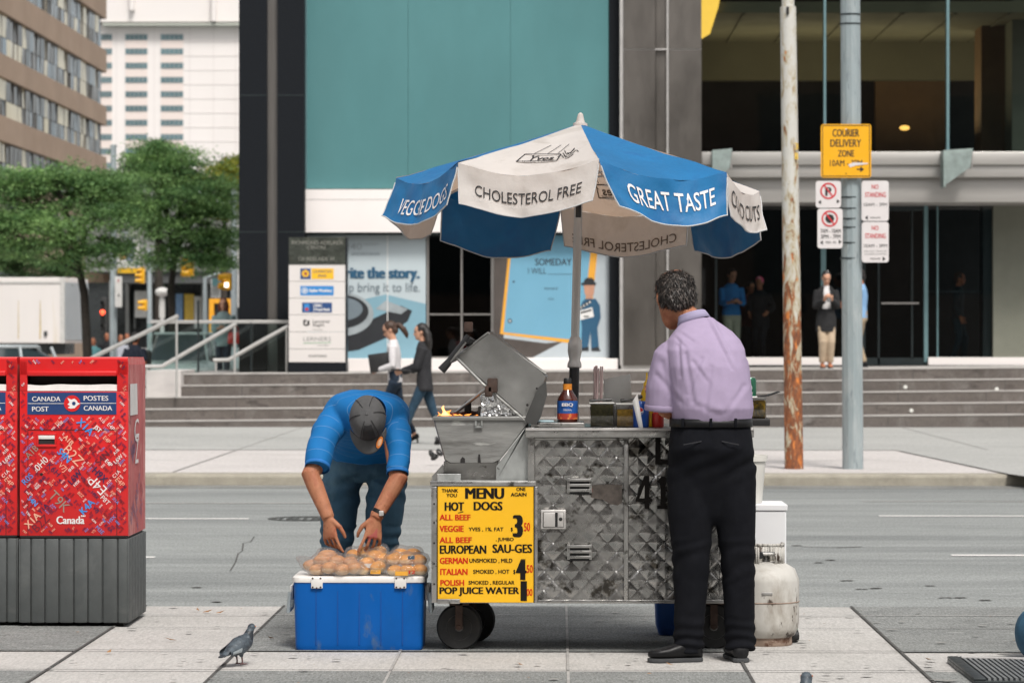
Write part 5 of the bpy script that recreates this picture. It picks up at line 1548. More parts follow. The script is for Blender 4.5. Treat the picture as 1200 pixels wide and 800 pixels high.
b = MB(); b.lathe([(4.6 * s_, .176), (4.6 * s_, .198), (3.8 * s_, .203)], o, 20); b.build('cap', m_blackp, bt)
b = MB(); b.lathe([(12.2 * s_, .04), (12.2 * s_, .098)], o, 24, 0, caps=False); b.lathe([(12.2 * s_, .012), (12.2 * s_, .0395)], o, 24, 1, caps=False)
b.text('BBQ', o + Vector((-.026, -12.5 * s_, .070)), (.052, 0, 0), (0, 0, .018), 2, .03); b.text('ORIGINAL', o + Vector((-.02, -12.5 * s_, .052)), (.04, 0, 0), (0, 0, .008), 2)
b.build('label', [m_lab, m_labr, m_lw, m_mr], bt)
# condiment tubs
m_clear = glass('clear_plastic', (.96, .96, .95), .04, .08)
m_relish = M('relish', (.085, .078, .016), .5, var=.5, scale=60, bump=.5, bscale=70)
m_must = M('chopped_onion', (.85, .45, .06), .5, var=.35, scale=60, bump=.8, bscale=70)
m_pepr = M('pickled_peppers', (.62, .38, .02), .35, var=.4, scale=35, patch=(.14, .11, .02), pscale=20, plo=.5, phi=.6, patch2=(.70, .45, .03), p2scale=26, p2lo=.6, p2hi=.66)
m_lidc = M('frosted_lid', (.62, .62, .58), .4, var=.05)
def tub(x0, x1, y0, Y, fill, fillh, label, zb=None):
    a_, c_ = W(x0, 0, Y), W(x1, y0, Y); z = zb if zb is not None else zT + .001
    b = MB(); b.box((a_.x, Y, z), (c_.x, Y + .12, c_.z), .004); r = b.build('condiment_tub', m_clear); tag(r, label, 'tub', 'clear condiment tubs on the cart')
    h = (c_.z - z) * fillh
    b = MB(); b.box((a_.x + .004, Y + .004, z + .004), (c_.x - .004, Y + .116, z + h), .003); b.build('filling', fill, r, 30)
    b = MB(); b.box((a_.x - .003, Y - .003, c_.z + .0005), (c_.x + .003, Y + .123, c_.z + .006), .002); b.build('lid', m_lidc, r, 30)
    return r, c_.z
tub(691.5, 719.5, 473, YC + .06, m_relish, .98, 'dark green relish tub below the straws')
tub(722.5, 747, 474, YC + .06, m_must, .78, 'yellow chopped onion tub beside the cola cup')
zs = W(0, 490.3, YC + .2).z
_, zpl = tub(871, 898, 468, YC + .16, m_pepr, .95, 'yellow pickled pepper tub on the black side shelf', zs)
# spoons on the lids
for x, Y, lab in ((704, YC + .1, 'dark serving spoon lying on the relish tub'), (740, YC + .11, 'black handled spoon lying on the onion tub')):
    p = W(x, 470, Y); p.z = W(0, 473, YC + .06).z + .014
    b = MB(); b.tube([p + Vector((-.05, 0, 0)), p + Vector((-.01, .01, .003)), p + Vector((.05, .02, .006 if x < 720 else .02))], [.009, .005, .008], 8)
    tag(b.build('serving_spoon', m_blackp), lab, 'spoon')
# straws
m_straw = M('straw_clear', (.72, .58, .57), .4, var=.05, trl=.4)
p = W(700, 470, YC + .20); 
b = MB(); bz = zT + .002
b.lathe([(.030, 0), (.034, .09)], (p.x, p.y, bz), 20); cup = b.build('straw_cup', m_clear); tag(cup, 'clear cup of wrapped straws behind the relish tub', 'cup')
rnd = random.Random(4)
for k in range(16):
    a_ = rnd.random() * 6.28; rr = rnd.random() * .024; t_ = Vector((rnd.uniform(-.01, .01), rnd.uniform(-.01, .01), 0))
    q = Vector((p.x + rr * math.cos(a_), p.y + rr * math.sin(a_), bz + .004))
    top = W(0, 428 + rnd.random() * 6, YC + .2).z
    b = MB(); b.tube([q, Vector((q.x, q.y, top)) + t_], .0035, 6); b.build('straw', m_straw, cup)
# napkin pack
m_nap = M('napkin_bag', (.60, .60, .58), .45, var=.05, scale=20, trl=.3)
Yn = YC + .26
b = MB()
for k in range(5):
    b.prism([W(707 + k * .3, 474, Yn + .018 * k), W(741, 474, Yn + .018 * k), W(738.5 - k, 438 + k * 1.2, Yn + .018 * k), W(708, 444.5 + k, Yn + .018 * k)], (0, .012, 0), 0, .003)
nap = seat(b, 'napkin_stack', m_nap, 'upright pack of pale napkins behind the onion tub', 'napkins'); nap.location.z = zT + .001 + .0
nap.scale.z = 1.35 if False else 1.0
nap.location.z = W(0, 474, Yn).z
b = MB(); b.boxpx(706, 473, 742, 500, Yn, Yn + .1, .004); hl = seat(b, 'napkin_holder', m_ss, 'steel box holding the napkin pack', 'napkin holder'); hl.location.z = zT + .001
# cola cup
m_cblue = M('cola_blue', (.012, .085, .40), .35, var=.06); m_cw = M('cup_white', (.78, .77, .76), .5, var=.03)
Yq = YC + .03
b = MB(); pz_ = W(751.5, 503, Yq); b.lathe([(9.0 * s_, 0), (9.2 * s_, .004), (9.4 * s_, .105), (7.6 * s_, .118), (7.2 * s_, .120)], (pz_.x, Yq + .03, zT + .001), 26); can = b.build('cola_can', m_cblue); tag(can, 'blue cola can with a red white and blue round mark by the vendor', 'can')
b = MB(); yk = Yq + .03 - 9.6 * s_
def emb(pts, mi, d=0): b.quad([(pz_.x + x * s_, yk - d, zT + z * s_ ) for x, z in pts], mi)
disc = [(-2 + 4.6 * math.cos(2 * math.pi * k / 24), 19 + 4.6 * math.sin(2 * math.pi * k / 24)) for k in range(24)]
emb(disc, 0)
emb([(-2 + 4.2 * math.cos(R(a)), 19 + 4.2 * math.sin(R(a))) for a in range(10, 200, 14)] + [(-3.5, 17.5), (0, 18.2)], 1, .0006)
emb([(-2 + 4.2 * math.cos(R(a)), 19 + 4.2 * math.sin(R(a))) for a in range(215, 345, 14)] + [(0, 17), (-3, 16)], 2, .0006)
b.build('emblem', [m_cw, M('cola_red', (.62, .02, .03), .4), m_lab], can, smooth=0)
b = MB()
def cone(u, v):
    a0, a1 = W(741, 470, Yq - .02), W(749, 503, Yq - .02); c0, c1 = W(747, 461, Yq - .02), W(754, 503, Yq - .02)
    p_ = a0.lerp(a1, v).lerp(c0.lerp(c1, v), u); p_.y -= .012 * math.sin(u * 3.1) * (1 - v * .5); return p_
b.grid(cone, 8, 10)
nk = seat(b, 'paper_wrap', m_cw, 'white paper wrap leaning against the cola can', 'paper'); 
# mustard and ketchup bottles
m_mus = M('mustard_yellow', (.80, .50, .015), .35, var=.04); m_ket = M('ketchup_red', (.42, .02, .012), .35, var=.06)
def squeeze(px, Y, h, mat, label, cap):
    p_ = W(px, 500, Y); b = MB(); b.lathe([(.026, 0), (.028, .006), (.028, h * .62), (.016, h * .72), (.015, h * .75)], (p_.x, Y, zT + .001), 20); r = b.build('squeeze_bottle', mat); tag(r, label, 'bottle', 'squeeze bottles on the cart')
    b = MB(); b.lathe([(.017, h * .75), (.016, h * .80), (.005, h * .86), (.0035, h)], (p_.x, Y, zT + .001), 14); b.build('nozzle', cap, r)
squeeze(758, YC + .22, .25, m_mus, 'tall yellow mustard bottle beyond the vendor elbow', m_mus)
squeeze(763, YC + .10, .12, m_mus, 'short yellow mustard bottle beside the cola can', m_mus)
squeeze(771, YC + .06, .10, m_ket, 'red ketchup bottle under the vendor forearm', m_ket)
# ginger ale can, order pad
m_gg = M('can_green', (.012, .095, .05), .25, .3, var=.06)
zc = zpl + .008
Yg = YC + .2
p_ = W(879, 460, Yg); b = MB(); b.lathe([(.022, 0), (.029, .006), (.029, .083), (.024, .092), (.023, .094)], (p_.x, Yg, zc), 24); gc = b.build('soda_can', m_gg); tag(gc, 'dark green ginger ale can on the pepper tub lid', 'can')
b = MB(); b.lathe([(.0231, .0925), (.024, .096), (.022, .0965)], (p_.x, Yg, zc), 20); b.build('top', m_line, gc)
b = MB()
b.quad([(p_.x - .004 + .012 * math.cos(a_), Yg - .0305, zc + .046 + .017 * math.sin(a_)) for a_ in [k * .3927 for k in range(16)]], 0); b.quad([(p_.x - .004 + .007 * math.cos(a_), Yg - .031, zc + .05 + .008 * math.sin(a_)) for a_ in [k * .3927 for k in range(16)]], 1)
b.text('DRY', (p_.x - .014, Yg - .0308, zc + .018), (.026, 0, 0), (0, 0, .008), 0, .02); b.build('emblem', [m_cw, m_mr], gc, smooth=0)
b = MB(); q = W(893, 466, YC + .12); q.z = zc + .001
b.box((q.x - .05, q.y + .02, q.z), (q.x + .025, q.y + .09, q.z + .006), .002, 0); b.prism([q + Vector((-.02, 0, .007)), q + Vector((.03, 0, .007)), q + Vector((.085, 0, .026)), q + Vector((.08, 0, .030)), q + Vector((.025, 0, .012))], (0, .1, 0), 1)
tag(b.build('order_pad', [m_cw, m_blackp], smooth=0), 'open dark covered order pad on the pepper tub', 'notepad')

# ------------------------------------------------------------------ umbrella
m_uw = M('canvas_white', (.73, .70, .675), .75, var=.06, scale=5, patch=(.44, .41, .37), pscale=4, plo=.52, phi=.75, trl=.36, trlc=(.72, .48, .32), bump=.4, bscale=13)
m_ub = M('canvas_blue', (.004, .135, .33), .55, var=.10, scale=4, patch=(.007, .095, .27), pscale=3, plo=.5, phi=.7, trl=.025, bump=.4, bscale=13)
m_utrim = M('canvas_trim', (.50, .50, .50), .7, var=.1)
m_uink = M('canvas_ink', (.02, .02, .022), .7); m_uink2 = M('ink_showing_through', (.16, .11, .075), .8)
m_upole = M('umbrella_pole', (.60, .58, .55), .45, .3, var=.12, scale=8, stretch=(1, 1, .2))
YU = 14.1
ub = W(671.5, 500, YU)
umb = thing('cart_umbrella', (ub.x, YU, zT), 'blue and white eight panel umbrella over the cart, printed CHOLESTEROL FREE and GREAT TASTE', 'umbrella', None, (-R(4.3), R(1.4), 0))
UR, EZ, AZ_ = .868, 1.146, 1.436          # radius, eave height and apex height over the counter
def loc_part(name, fn, mats, sm=35, parent=None):
    mb = MB(); fn(mb); return mb.build(name, mats, parent or umb, smooth=sm, local=True)
def corner(k, rr=1.0):
    th = R(5.5 + 45 * k); return Vector((UR * rr * math.sin(th), -UR * rr * math.cos(th), 0))
flaps = {   # k: (blue?, text, length, splay at start, splay at end, inset start, inset end, sag)
    -1: (0, 'CHOLESTEROL FREE', .190, .10, .12, .03, .03, .010), 0: (1, 'GREAT TASTE', .205, .16, .20, .14, .02, .022), 1: (0, 'COLD CUTS', .20, .10, .24, .02, .10, .0),
    2: (1, None, .235, .10, .18, .02, .02, .01), 3: (0, 'CHOLESTEROL FREE', .205, .14, .06, .03, .03, .008), 4: (1, None, .225, .10, .14, .05, .02, .012), 5: (0, None, .20, .2, .2, .05, .10, .01), -2: (1, 'VEGGIE DOGS', .200, .40, .16, .0, .03, .015)}
for k, (blue, txt, L, sp0, sp1, in0, in1, sag) in flaps.items():
    c0, c1 = corner(k), corner(k + 1)
    apex = Vector((0, 0, AZ_))
    e0, e1 = c0 + Vector((0, 0, EZ)), c1 + Vector((0, 0, EZ))
    mat = m_ub if blue else m_uw
    def pan(u, v, e0=e0, e1=e1, k=k):
        e = e0.lerp(e1, u)
        p = apex.lerp(e, v)
        p.z -= .060 * math.sin(math.pi * u) * v * v + .03 * v * (1 - v)
        p.z += .009 * nz(p + Vector((k * 3.1, 0, 0)), 5) * v + .004 * nz(p + Vector((k * 1.7, 2, 0)), 14) * v
        return p
    loc_part('canopy_panel', lambda b: b.grid(lambda u, v: pan(u, .03 + .97 * v), 16, 14), mat, 80)
    nrm = ((c0 + c1) * .5).normalized()
    along = (c1 - c0)
    def flap(u, v, off=0.0, c0=c0, c1=c1, k=k):
        top = pan(u, 1.0)
        uu = in0 + (1 - in0 - in1) * u
        b0 = e0.lerp(e1, u).lerp(e0.lerp(e1, uu), v ** 1.3)
        sp = sp0 + (sp1 - sp0) * u
        dr_ = L * v
        out_ = nrm * (dr_ * math.sin(sp) * (.5 + .5 * v))
        p = Vector((b0.x, b0.y, top.z)) + out_ - Vector((0, 0, dr_ * math.cos(sp) + sag * v * math.sin(math.pi * u)))
        wob = .033 * nz((u * 3.0 + k * 5, v * .7, k), 1.0) * v + .009 * nz((u * 7 + k, v * 2.5, 3), 1.0)
        wob += .012 * math.exp(-((u - .46) / .03) ** 2) * (v * .8 + .1) * (-1 if k in (-2, -1) else 0 if k == 1 else .4)
        return p + nrm * (wob + off) + Vector((0, 0, .012 * (v ** 8) * (1 - abs(2 * u - 1) ** 6)))
    fl = loc_part('valance', lambda b: b.grid(flap, 40, 14), mat, 80)
    def trim(b):
        pts = [flap(0, t / 8, .001) for t in range(1, 9)] + [flap(t / 24, 1, .001) for t in range(1, 25)] + [flap(1, 1 - t / 8, .001) for t in range(1, 8)]
        b.tube(pts, .0035, 5)
    loc_part('hem', trim, m_utrim if (blue or k in (3, 5)) and k not in (3,) else m_utrim, 60, fl)
    if txt:
        vs, fs, asp = text_mesh(txt, .002 if k != 0 else .006)
        u0, u1, v0, v1 = {-1: (.12, .90, .66, .40), 0: (.17, .90, .66, .27), 1: (.07, .90, .66, .28), 3: (.90, .12, .84, .62), -2: (.20, .92, .74, .38)}[k]
        if k == 3: u0, u1 = .08, .92
        def tx(b, off, mi=0):
            b._faces([flap(u0 + (u1 - u0) * x, v0 + (v1 - v0) * y, off) for x, y in vs], fs, mi)
        if k == 3:
            loc_part('lettering', lambda b: (tx(b, -.004, 0), tx(b, .004, 1)), [m_uink2, m_uink], 0, fl)
        else:
            loc_part('lettering', lambda b: tx(b, .004), m_lw if blue else m_uink, 0, fl)
    if k in (-1, 3):          # brand block on the sloping panel
        def logo(b, lift):
            def S(x, y): return pan(x, y) + Vector((0, 0, lift))
            fr = [(.30, .80), (.66, .80), (.66, .66), (.27, .66)]
            for (x0, y0), (x1, y1) in zip(fr, fr[1:] + fr[:1]):
                dx_, dy_ = (y1 - y0) * .10 + 1e-9, .006
                ln = Vector((x1 - x0, y1 - y0)).normalized()
                n_ = Vector((-ln.y, ln.x)) * .006
                b.quad([S(x0 + n_.x, y0 + n_.y), S(x1 + n_.x, y1 + n_.y), S(x1 - n_.x, y1 - n_.y), S(x0 - n_.x, y0 - n_.y)])
            vs_, fs_, _ = text_mesh('Yves', .012); b._faces([S(.36 + .25 * x, .765 - .085 * y) for x, y in vs_], fs_)
            vs_, fs_, _ = text_mesh('VEGGIE CUISINE'); b._faces([S(.33 + .30 * x, .79 - .02 * y) for x, y in vs_], fs_)
            rr = random.Random(3)
            for _ in range(9):
                x, y = rr.uniform(.64, .78), rr.uniform(.60, .76); pts = [S(x + .07 * t, y - .05 * math.sin(3 * t + x * 40)) for t in (0, .25, .5, .75, 1)]
                b.tube(pts, .0016, 4)
            for a_ in (.35, .5, .62):
                b.tube([S(a_, .64), S(a_ + .08, .48)], .0013, 4)
        loc_part('logo', lambda b: logo(b, .004), m_uink, 0)
        if k == 3: loc_part('logo', lambda b: logo(b, -.004), m_uink2, 0)
for k in range(8):
    c = corner(k)
    loc_part('rib', lambda b: b.tube([Vector((0, 0, AZ_ - .035)), Vector((c.x * .5, c.y * .5, (AZ_ + EZ) / 2 - .024)), c * .985 + Vector((0, 0, EZ - .008))], .005, 6), m_utrim)
    loc_part('strut', lambda b: b.tube([Vector((0, 0, AZ_ - .27)), c * .5 + Vector((0, 0, (AZ_ + EZ) / 2 - .03))], .004, 6), m_utrim)
loc_part('finial', lambda b: b.lathe([(.035, -.012), (.034, 0), (.022, .006), (.018, .02), (.012, .045), (.004, .052)], (0, 0, AZ_), 20), m_uw)
loc_part('runner', lambda b: b.lathe([(.034, 0), (.036, .01), (.036, .05), (.028, .06)], (0, 0, AZ_ - .30), 18), m_upole)
loc_part('upper_pole', lambda b: b.tube([(0, 0, .40), (0, 0, AZ_ - .01)], .020, 16), m_upole)
loc_part('latch_slot', lambda b: (b.box((-.012, -.024, .985), (.014, -.018, 1.06), .002), ), m_blackp)
loc_part('pole_joint', lambda b: b.lathe([(.022, .27), (.034, .275), (.034, .29), (.026, .31), (.034, .35), (.034, .385), (.026, .41), (.022, .42)], (0, 0, 0), 20), m_upole)
loc_part('lower_pole', lambda b: b.tube([(0, 0, .01), (0, 0, .28)], .024, 16), m_blackp)
loc_part('base_socket', lambda b: b.lathe([(.05, .0), (.05, .012), (.03, .02), (.03, .06)], (0, 0, 0), 18), m_ss)

# ================================================================== COOLER AND BREAD
m_cool = M('cooler_blue', (.001, .088, .35), .45, var=.06, scale=5, patch=(.002, .072, .27), pscale=3, plo=.55, phi=.75, patch2=(.06, .12, .24), p2scale=14, p2lo=.60, p2hi=.74, stretch=(1, 1, .5), spec=.22)
m_coolw = M('cooler_white', (.68, .66, .635), .45, var=.08, scale=8, patch=(.45, .41, .36), pscale=8, plo=.6, phi=.72)
YL = 13.87
LX0, LX1 = W(342, 0, YL).x, W(498, 0, YL).x
zL = W(0, 682, YL).z; zLt = W(0, 674.5, YL).z
ck = thing('blue_cooler', ((LX0 + LX1) / 2, YL + .19, 0), 'big blue picnic cooler with a white lid on the pavement', 'cooler')
def cool(b):
    cx = (LX0 + LX1) / 2; hw = (LX1 - LX0) / 2
    rs = []
    for z, k in ((0, .955), (.006, .97), (.03, .975), (zL * .5, .985), (zL, 1.0)):
        rs.append(((cx, YL + .19, z), (1, 0, 0), (0, 1, 0), hw * k - .004, .19 * k))
    b.loft(rs, 64, 0, True, 14)
part('tub', cool, m_cool, 40, ck)
def coollid(b):
    cx = (LX0 + LX1) / 2; hw = (LX1 - LX0) / 2
    b.loft([((cx, YL + .19, z), (1, 0, 0), (0, 1, 0), hw * k, .193 * k) for z, k in ((zL + .001, 1.0), (zL + .006, 1.005), (zLt - .006, 1.0), (zLt, .975))], 64, 0, True, 14)
part('lid', coollid, m_coolw, 40, ck)
for x in (371, 469):
    b = MB(); b.boxpx(x - 6.5, 677, x + 7, 689, YL - .012, YL + .02, .002, 0)
    for dx_, dy_ in ((-4.6, -2.5), (4.6, -2.5), (-4.6, 8), (0, 9), (4.6, 8)): b.discpx(x + dx_, 680 + dy_ - .3, 1.1, YL - .0135, 1, 10)
    b.build('hinge', [m_coolw, m_rustc], ck, 30)
for s, x in ((-1, LX0), (1, LX1)):
    b = MB(); b.box((x - .004, YL + .10, zL - .09), (x + .018 * s, YL + .28, zL - .02), .004, 0); h_ = b.build('handle_mount', m_coolw, ck, 30)
    b = MB(); b.tube([(x + .016 * s, YL + .08, zL - .05), (x + .024 * s, YL + .08, zL - .14), (x + .024 * s, YL + .28, zL - .14), (x + .016 * s, YL + .28, zL - .05)], .009, 8); b.build('handle', m_galv, h_)
b = MB()
for k in range(1, 6):
    x = 345 + (497 - 345) * k / 6
    b.boxpx(x - .5, 692, x + .5, 755, YL + .0005, YL + .02)
b.build('moulded_line', M('cooler_line', (.003, .062, .28), .4), ck, smooth=0)

def bunmat(name, crust, crumb):
    """baked top, paler sides where the rolls touched in the tin"""
    m = bpy.data.materials.new(name); m.use_nodes = True; nt = m.node_tree; p = nt.nodes['Principled BSDF']
    tc = nt.nodes.new("ShaderNodeTexCoord"); sep = nt.nodes.new("ShaderNodeSeparateXYZ"); nt.links.new(tc.outputs['Generated'], sep.inputs[0])
    v = _coords(nt); n1 = _noise(nt, v, 16, 5)
    h = _math(nt, 'ADD', sep.outputs['Z'], _ramp(nt, n1, .3, .7, -.16, .16))
    top = _mix(nt, crust, tuple(x * .62 for x in crust), _ramp(nt, _noise(nt, v, 34, 4), .4, .66))
    nt.links.new(_mix(nt, crumb, top, _ramp(nt, h, .34, .58)), p.inputs['Base Color']); p.inputs['Roughness'].default_value = .5
    b = nt.nodes.new("ShaderNodeBump"); b.inputs['Strength'].default_value = .25; b.inputs['Distance'].default_value = .004
    nt.links.new(_noise(nt, v, 90, 4), b.inputs['Height']); nt.links.new(b.outputs[0], p.inputs['Normal'])
    return m
m_bun = bunmat('bun_golden', (.80, .34, .055), (.90, .68, .40)); m_bunb = bunmat('bun_brown', (.62, .28, .10), (.80, .55, .33))
def bagmat(name):
    m = bpy.data.materials.new(name); m.use_nodes = True; nt = m.node_tree; nt.nodes.remove(nt.nodes['Principled BSDF'])
    tr_ = nt.nodes.new("ShaderNodeBsdfTransparent"); tr_.inputs[0].default_value = (.95, .94, .93, 1)
    gl = nt.nodes.new("ShaderNodeBsdfGlossy"); gl.inputs['Roughness'].default_value = .07
    df = nt.nodes.new("ShaderNodeBsdfDiffuse"); df.inputs[0].default_value = (.75, .72, .70, 1)
    bmp = nt.nodes.new("ShaderNodeBump"); bmp.inputs['Strength'].default_value = .9; bmp.inputs['Distance'].default_value = .02
    nt.links.new(_noise(nt, _coords(nt), 34, 4, .6, 2.2), bmp.inputs['Height']); nt.links.new(bmp.outputs[0], gl.inputs['Normal'])
    a_ = nt.nodes.new("ShaderNodeMixShader"); a_.inputs[0].default_value = .78; nt.links.new(df.outputs[0], a_.inputs[1]); nt.links.new(gl.outputs[0], a_.inputs[2])
    lw = nt.nodes.new("ShaderNodeLayerWeight"); lw.inputs['Blend'].default_value = .4; nt.links.new(bmp.outputs[0], lw.inputs['Normal'])
    f = _ramp(nt, lw.outputs['Facing'], 0, 1, .06, .52)
    b_ = nt.nodes.new("ShaderNodeMixShader"); nt.links.new(f, b_.inputs[0]); nt.links.new(tr_.outputs[0], b_.inputs[1]); nt.links.new(a_.outputs[0], b_.inputs[2])
    nt.links.new(b_.outputs[0], nt.nodes['Material Output'].inputs['Surface'])
    return m
m_bag = bagmat('clear_bag')
def bread_bag(buns, mat, label, extra=(), stamp=None):
    """buns: (px, py, Y, half length, radius, turn)"""
    c = Vector((sum(W(b_[0], b_[1], b_[2]).x for b_ in buns) / len(buns), sum(b_[2] for b_ in buns) / len(buns), zLt))
    root = thing('bun_bag', c, label, 'bread bag', 'bags of buns on the cooler')
    bagb = MB()
    for px, py, Y, hl, r, turn in buns:
        p_ = W(px, py, Y); p_.z = max(p_.z, zLt + r * .8)
        m_ = Matrix.Rotation(turn, 3, 'Z')
        b = MB(); b.ell(p_, hl, r * 1.12, r * 1.0, m_, 18, 10); b.build('bun', mat, root, 80)
        bagb.ell(p_ + Vector((0, 0, .004)), hl + .014, r * 1.05 + .012, r + .010, m_, 14, 8)
    for e in extra: bagb.ell(W(*e[0]), e[1], e[2], e[3], Matrix.Rotation(e[4], 3, 'Y'), 14, 8)
    me = fused(bagb, .009, 4, lambda p_: .007 * nz(p_, 22) + .004 * abs(nz(p_, 60)))
    for v in me.vertices: v.co.z = max(v.co.z, zLt + .001)
    link_mesh('bag', me, m_bag, root, 60)
    return root
Yb_ = YL
bread_bag([(386, 665, Yb_ + .03, .042, .028, .5), (401, 667, Yb_ + .02, .04, .028, .5), (416, 665, Yb_ + .03, .04, .028, .4), (372, 667, Yb_ + .04, .042, .026, .4),
           (378, 656, Yb_ + .09, .045, .028, .3), (395, 657, Yb_ + .08, .042, .028, .5), (410, 658, Yb_ + .09, .042, .026, .5), (366, 662, Yb_ + .12, .045, .028, .2), (384, 651, Yb_ + .15, .05, .03, .2)], m_bunb, 'left bag of brown buns in clear plastic on the cooler', [((362, 660, Yb_ + .1), .07, .06, .022, .5)])
bread_bag([(415, 650, Yb_ + .20, .045, .028, .8), (428, 647, Yb_ + .20, .05, .03, 1.0), (440, 651, Yb_ + .18, .05, .03, .9), (430, 660, Yb_ + .10, .048, .03, .9), (443, 664, Yb_ + .06, .045, .028, .9), (449, 655, Yb_ + .16, .045, .03, .9), (425, 667, Yb_ + .05, .04, .024, .7), (444, 646, Yb_ + .24, .045, .028, .9)], m_bun, 'middle bag of golden buns under the man\'s hand', ())
bread_bag([(463, 668, Yb_ + .03, .038, .026, .2), (477, 668, Yb_ + .02, .038, .026, 0), (492, 667, Yb_ + .04, .038, .026, -.2), (462, 655, Yb_ + .08, .038, .028, .2), (476, 656, Yb_ + .07, .038, .028, .1), (491, 656, Yb_ + .08, .038, .028, -.1), (469, 649, Yb_ + .16, .04, .028, .1), (484, 649, Yb_ + .17, .04, .028, 0)], m_bun, 'right bag of golden buns with an orange print on the cooler')
b = MB(); 
b.text('12', W(479, 672, Yb_ - .02), (.03, 0, 0), (0, 0, .016), 0, .03)
b.quadpx(463, 669, 478, 674, Yb_ - .018, 1); b.quadpx(478, 651, 486, 655, Yb_ + .04, 2); b.quadpx(434, 667, 446, 672, Yb_ + .02, 1); b.quadpx(427, 660, 441, 665, Yb_ + .04, 3)
tag(b.build('bag_labels', [m_mr, m_orng, m_navy, m_cw], smooth=0), 'orange and white paper price slips tucked on the bun bags', 'label')

# ================================================================== GAS CYLINDER, BOXES, BUCKET
m_tank = M('tank_paint', (.52, .505, .47), .55, var=.14, scale=5, patch=(.33, .30, .26), pscale=7, plo=.48, phi=.66, patch2=(.06, .04, .03), p2scale=13, p2lo=.605, p2hi=.65, bump=.08, stretch=(1, 1, .6))
m_tankr = M('tank_rust', (.30, .22, .17), .7, var=.3, scale=10, patch=(.10, .045, .025), pscale=8, plo=.55, phi=.62)
YP = 14.22
tp = W(897.5, 757, YP)
tank = thing('gas_cylinder', (tp.x, YP, 0), 'white rust speckled propane gas cylinder standing behind the vendor', 'gas cylinder')
rT = .158
part('shell', lambda b: b.lathe([(.115, .035), (.135, .045), (rT * .97, .08), (rT, .12), (rT, .30), (rT * .985, .315), (rT * .87, .36), (rT * .6, .385), (.06, .392)], tp.xy.to_3d(), 40), m_tank, 50, tank)
part('seam', lambda b: b.lathe([(rT + .0005, .203), (rT + .003, .206), (rT + .0005, .209)], tp.xy.to_3d(), 40, caps=False), m_tankr, 50, tank)
part('foot_ring', lambda b: b.lathe([(.122, 0), (.125, .004), (.122, .045), (.115, .045), (.115, 0)], tp.xy.to_3d(), 36), m_tankr, 50, tank)
def collar(b):
    c = tp.xy.to_3d()
    for a0, a1, z0, z1 in ((150, 245, .37, .465), (295, 390, .37, .465), (30, 150, .37, .465), (150, 390, .468, .482), (245, 295, .37, .385)):
        n = 14
        for k in range(n):
            t0, t1 = R(a0 + (a1 - a0) * k / n), R(a0 + (a1 - a0) * (k + 1) / n)
            b.quad([c + Vector((.085 * math.cos(t), .085 * math.sin(t), z)) for t, z in ((t0, z0), (t1, z0), (t1, z1), (t0, z1))])
col_ = part('collar', collar, m_tank, 50, tank)
sm = col_.modifiers.new('t', 'SOLIDIFY'); sm.thickness = .004
part('valve', lambda b: (b.lathe([(.02, .385), (.018, .42), (.012, .43)], tp.xy.to_3d(), 14), b.tube([tp.xy.to_3d() + Vector((-.06, -.02, .43)), tp.xy.to_3d() + Vector((.05, -.03, .43))], .010, 8)), m_ss, 40, tank)
part('valve_knob', lambda b: b.lathe([(.02, -.015), (.026, -.01), (.026, .01), (.02, .015)], tp.xy.to_3d() + Vector((-.085, -.04, .43)), 12, axis=(1, 0, 0)), m_blackp, 30, tank)
part('valve_knob', lambda b: b.lathe([(.014, -.012), (.018, 0), (.014, .012)], tp.xy.to_3d() + Vector((-.03, -.05, .425)), 10, axis=(0, 1, 0)), m_blackp, 30, tank)
part('data_plate', lambda b: b.box(tp.xy.to_3d() + Vector((-.03, -rT - .003, .245)), tp.xy.to_3d() + Vector((.02, -rT + .01, .26)), .003), m_ss, 30, tank)
b = MB(); q = W(924, 672, YP + .12); b.tube([q + Vector((-.06, 0, -.02)), q + Vector((-.02, 0, .015)), q + Vector((.02, 0, .0)), q + Vector((.04, .01, -.05)), q + Vector((.035, .02, -.28))], .012, 8)
tag(b.build('green_hose', M('hose_green', (.02, .20, .09), .5)), 'short green hose looped behind the gas cylinder', 'hose')
b = MB(); q = W(930, 748, YP + .08); b.lathe([(.01, -.02), (.03, -.018), (.032, 0), (.03, .018), (.01, .02)], (q.x, q.y, .032), 14, axis=(1, .3, 0)); tag(b.build('rubber_cap', m_blackp), 'small black rubber cap lying beside the gas cylinder', 'cap')

m_foam = M('foam_white', (.74, .745, .76), .8, var=.02, scale=6)
YX = 14.62
b = MB(); b.box((W(858, 0, YX).x, YX, 0), (W(921.5, 0, YX).x, YX + .34, W(0, 597.5, YX).z), .006); fb = b.build('foam_box', m_foam, smooth=20); tag(fb, 'tall plain white foam box behind the gas cylinder', 'box')
b = MB(); b.box((W(857, 0, YX).x, YX - .006, W(0, 597.4, YX).z), (W(923, 0, YX).x, YX + .346, W(0, 593, YX).z + .012), .005); b.build('lid', m_foam, fb, 20)
zf_ = W(0, 593, YX).z + .013
b = MB(); q = W(874, 590, YX + .15); b.lathe([(.078, 0), (.08, .003), (.098, .205), (.107, .207), (.108, .235), (.098, .236), (.09, .2)], (q.x, q.y, zf_), 30); bk = b.build('white_bucket', M('bucket_white', (.66, .645, .60), .45, var=.05)); tag(bk, 'white plastic bucket standing on the foam box behind the vendor', 'bucket')
m_tubb = M('tub_blue', (.008, .10, .42), .35, var=.1)
YJ = 14.55
q = W(800, 740, YJ)
b = MB(); b.loft([((q.x, YJ + .12, z), (1, 0, 0), (0, 1, 0), w_, w_ * .8) for z, w_ in ((0.0, .105), (.008, .115), (.05, .128), (.30, .14))], 32, 0, True, 6)
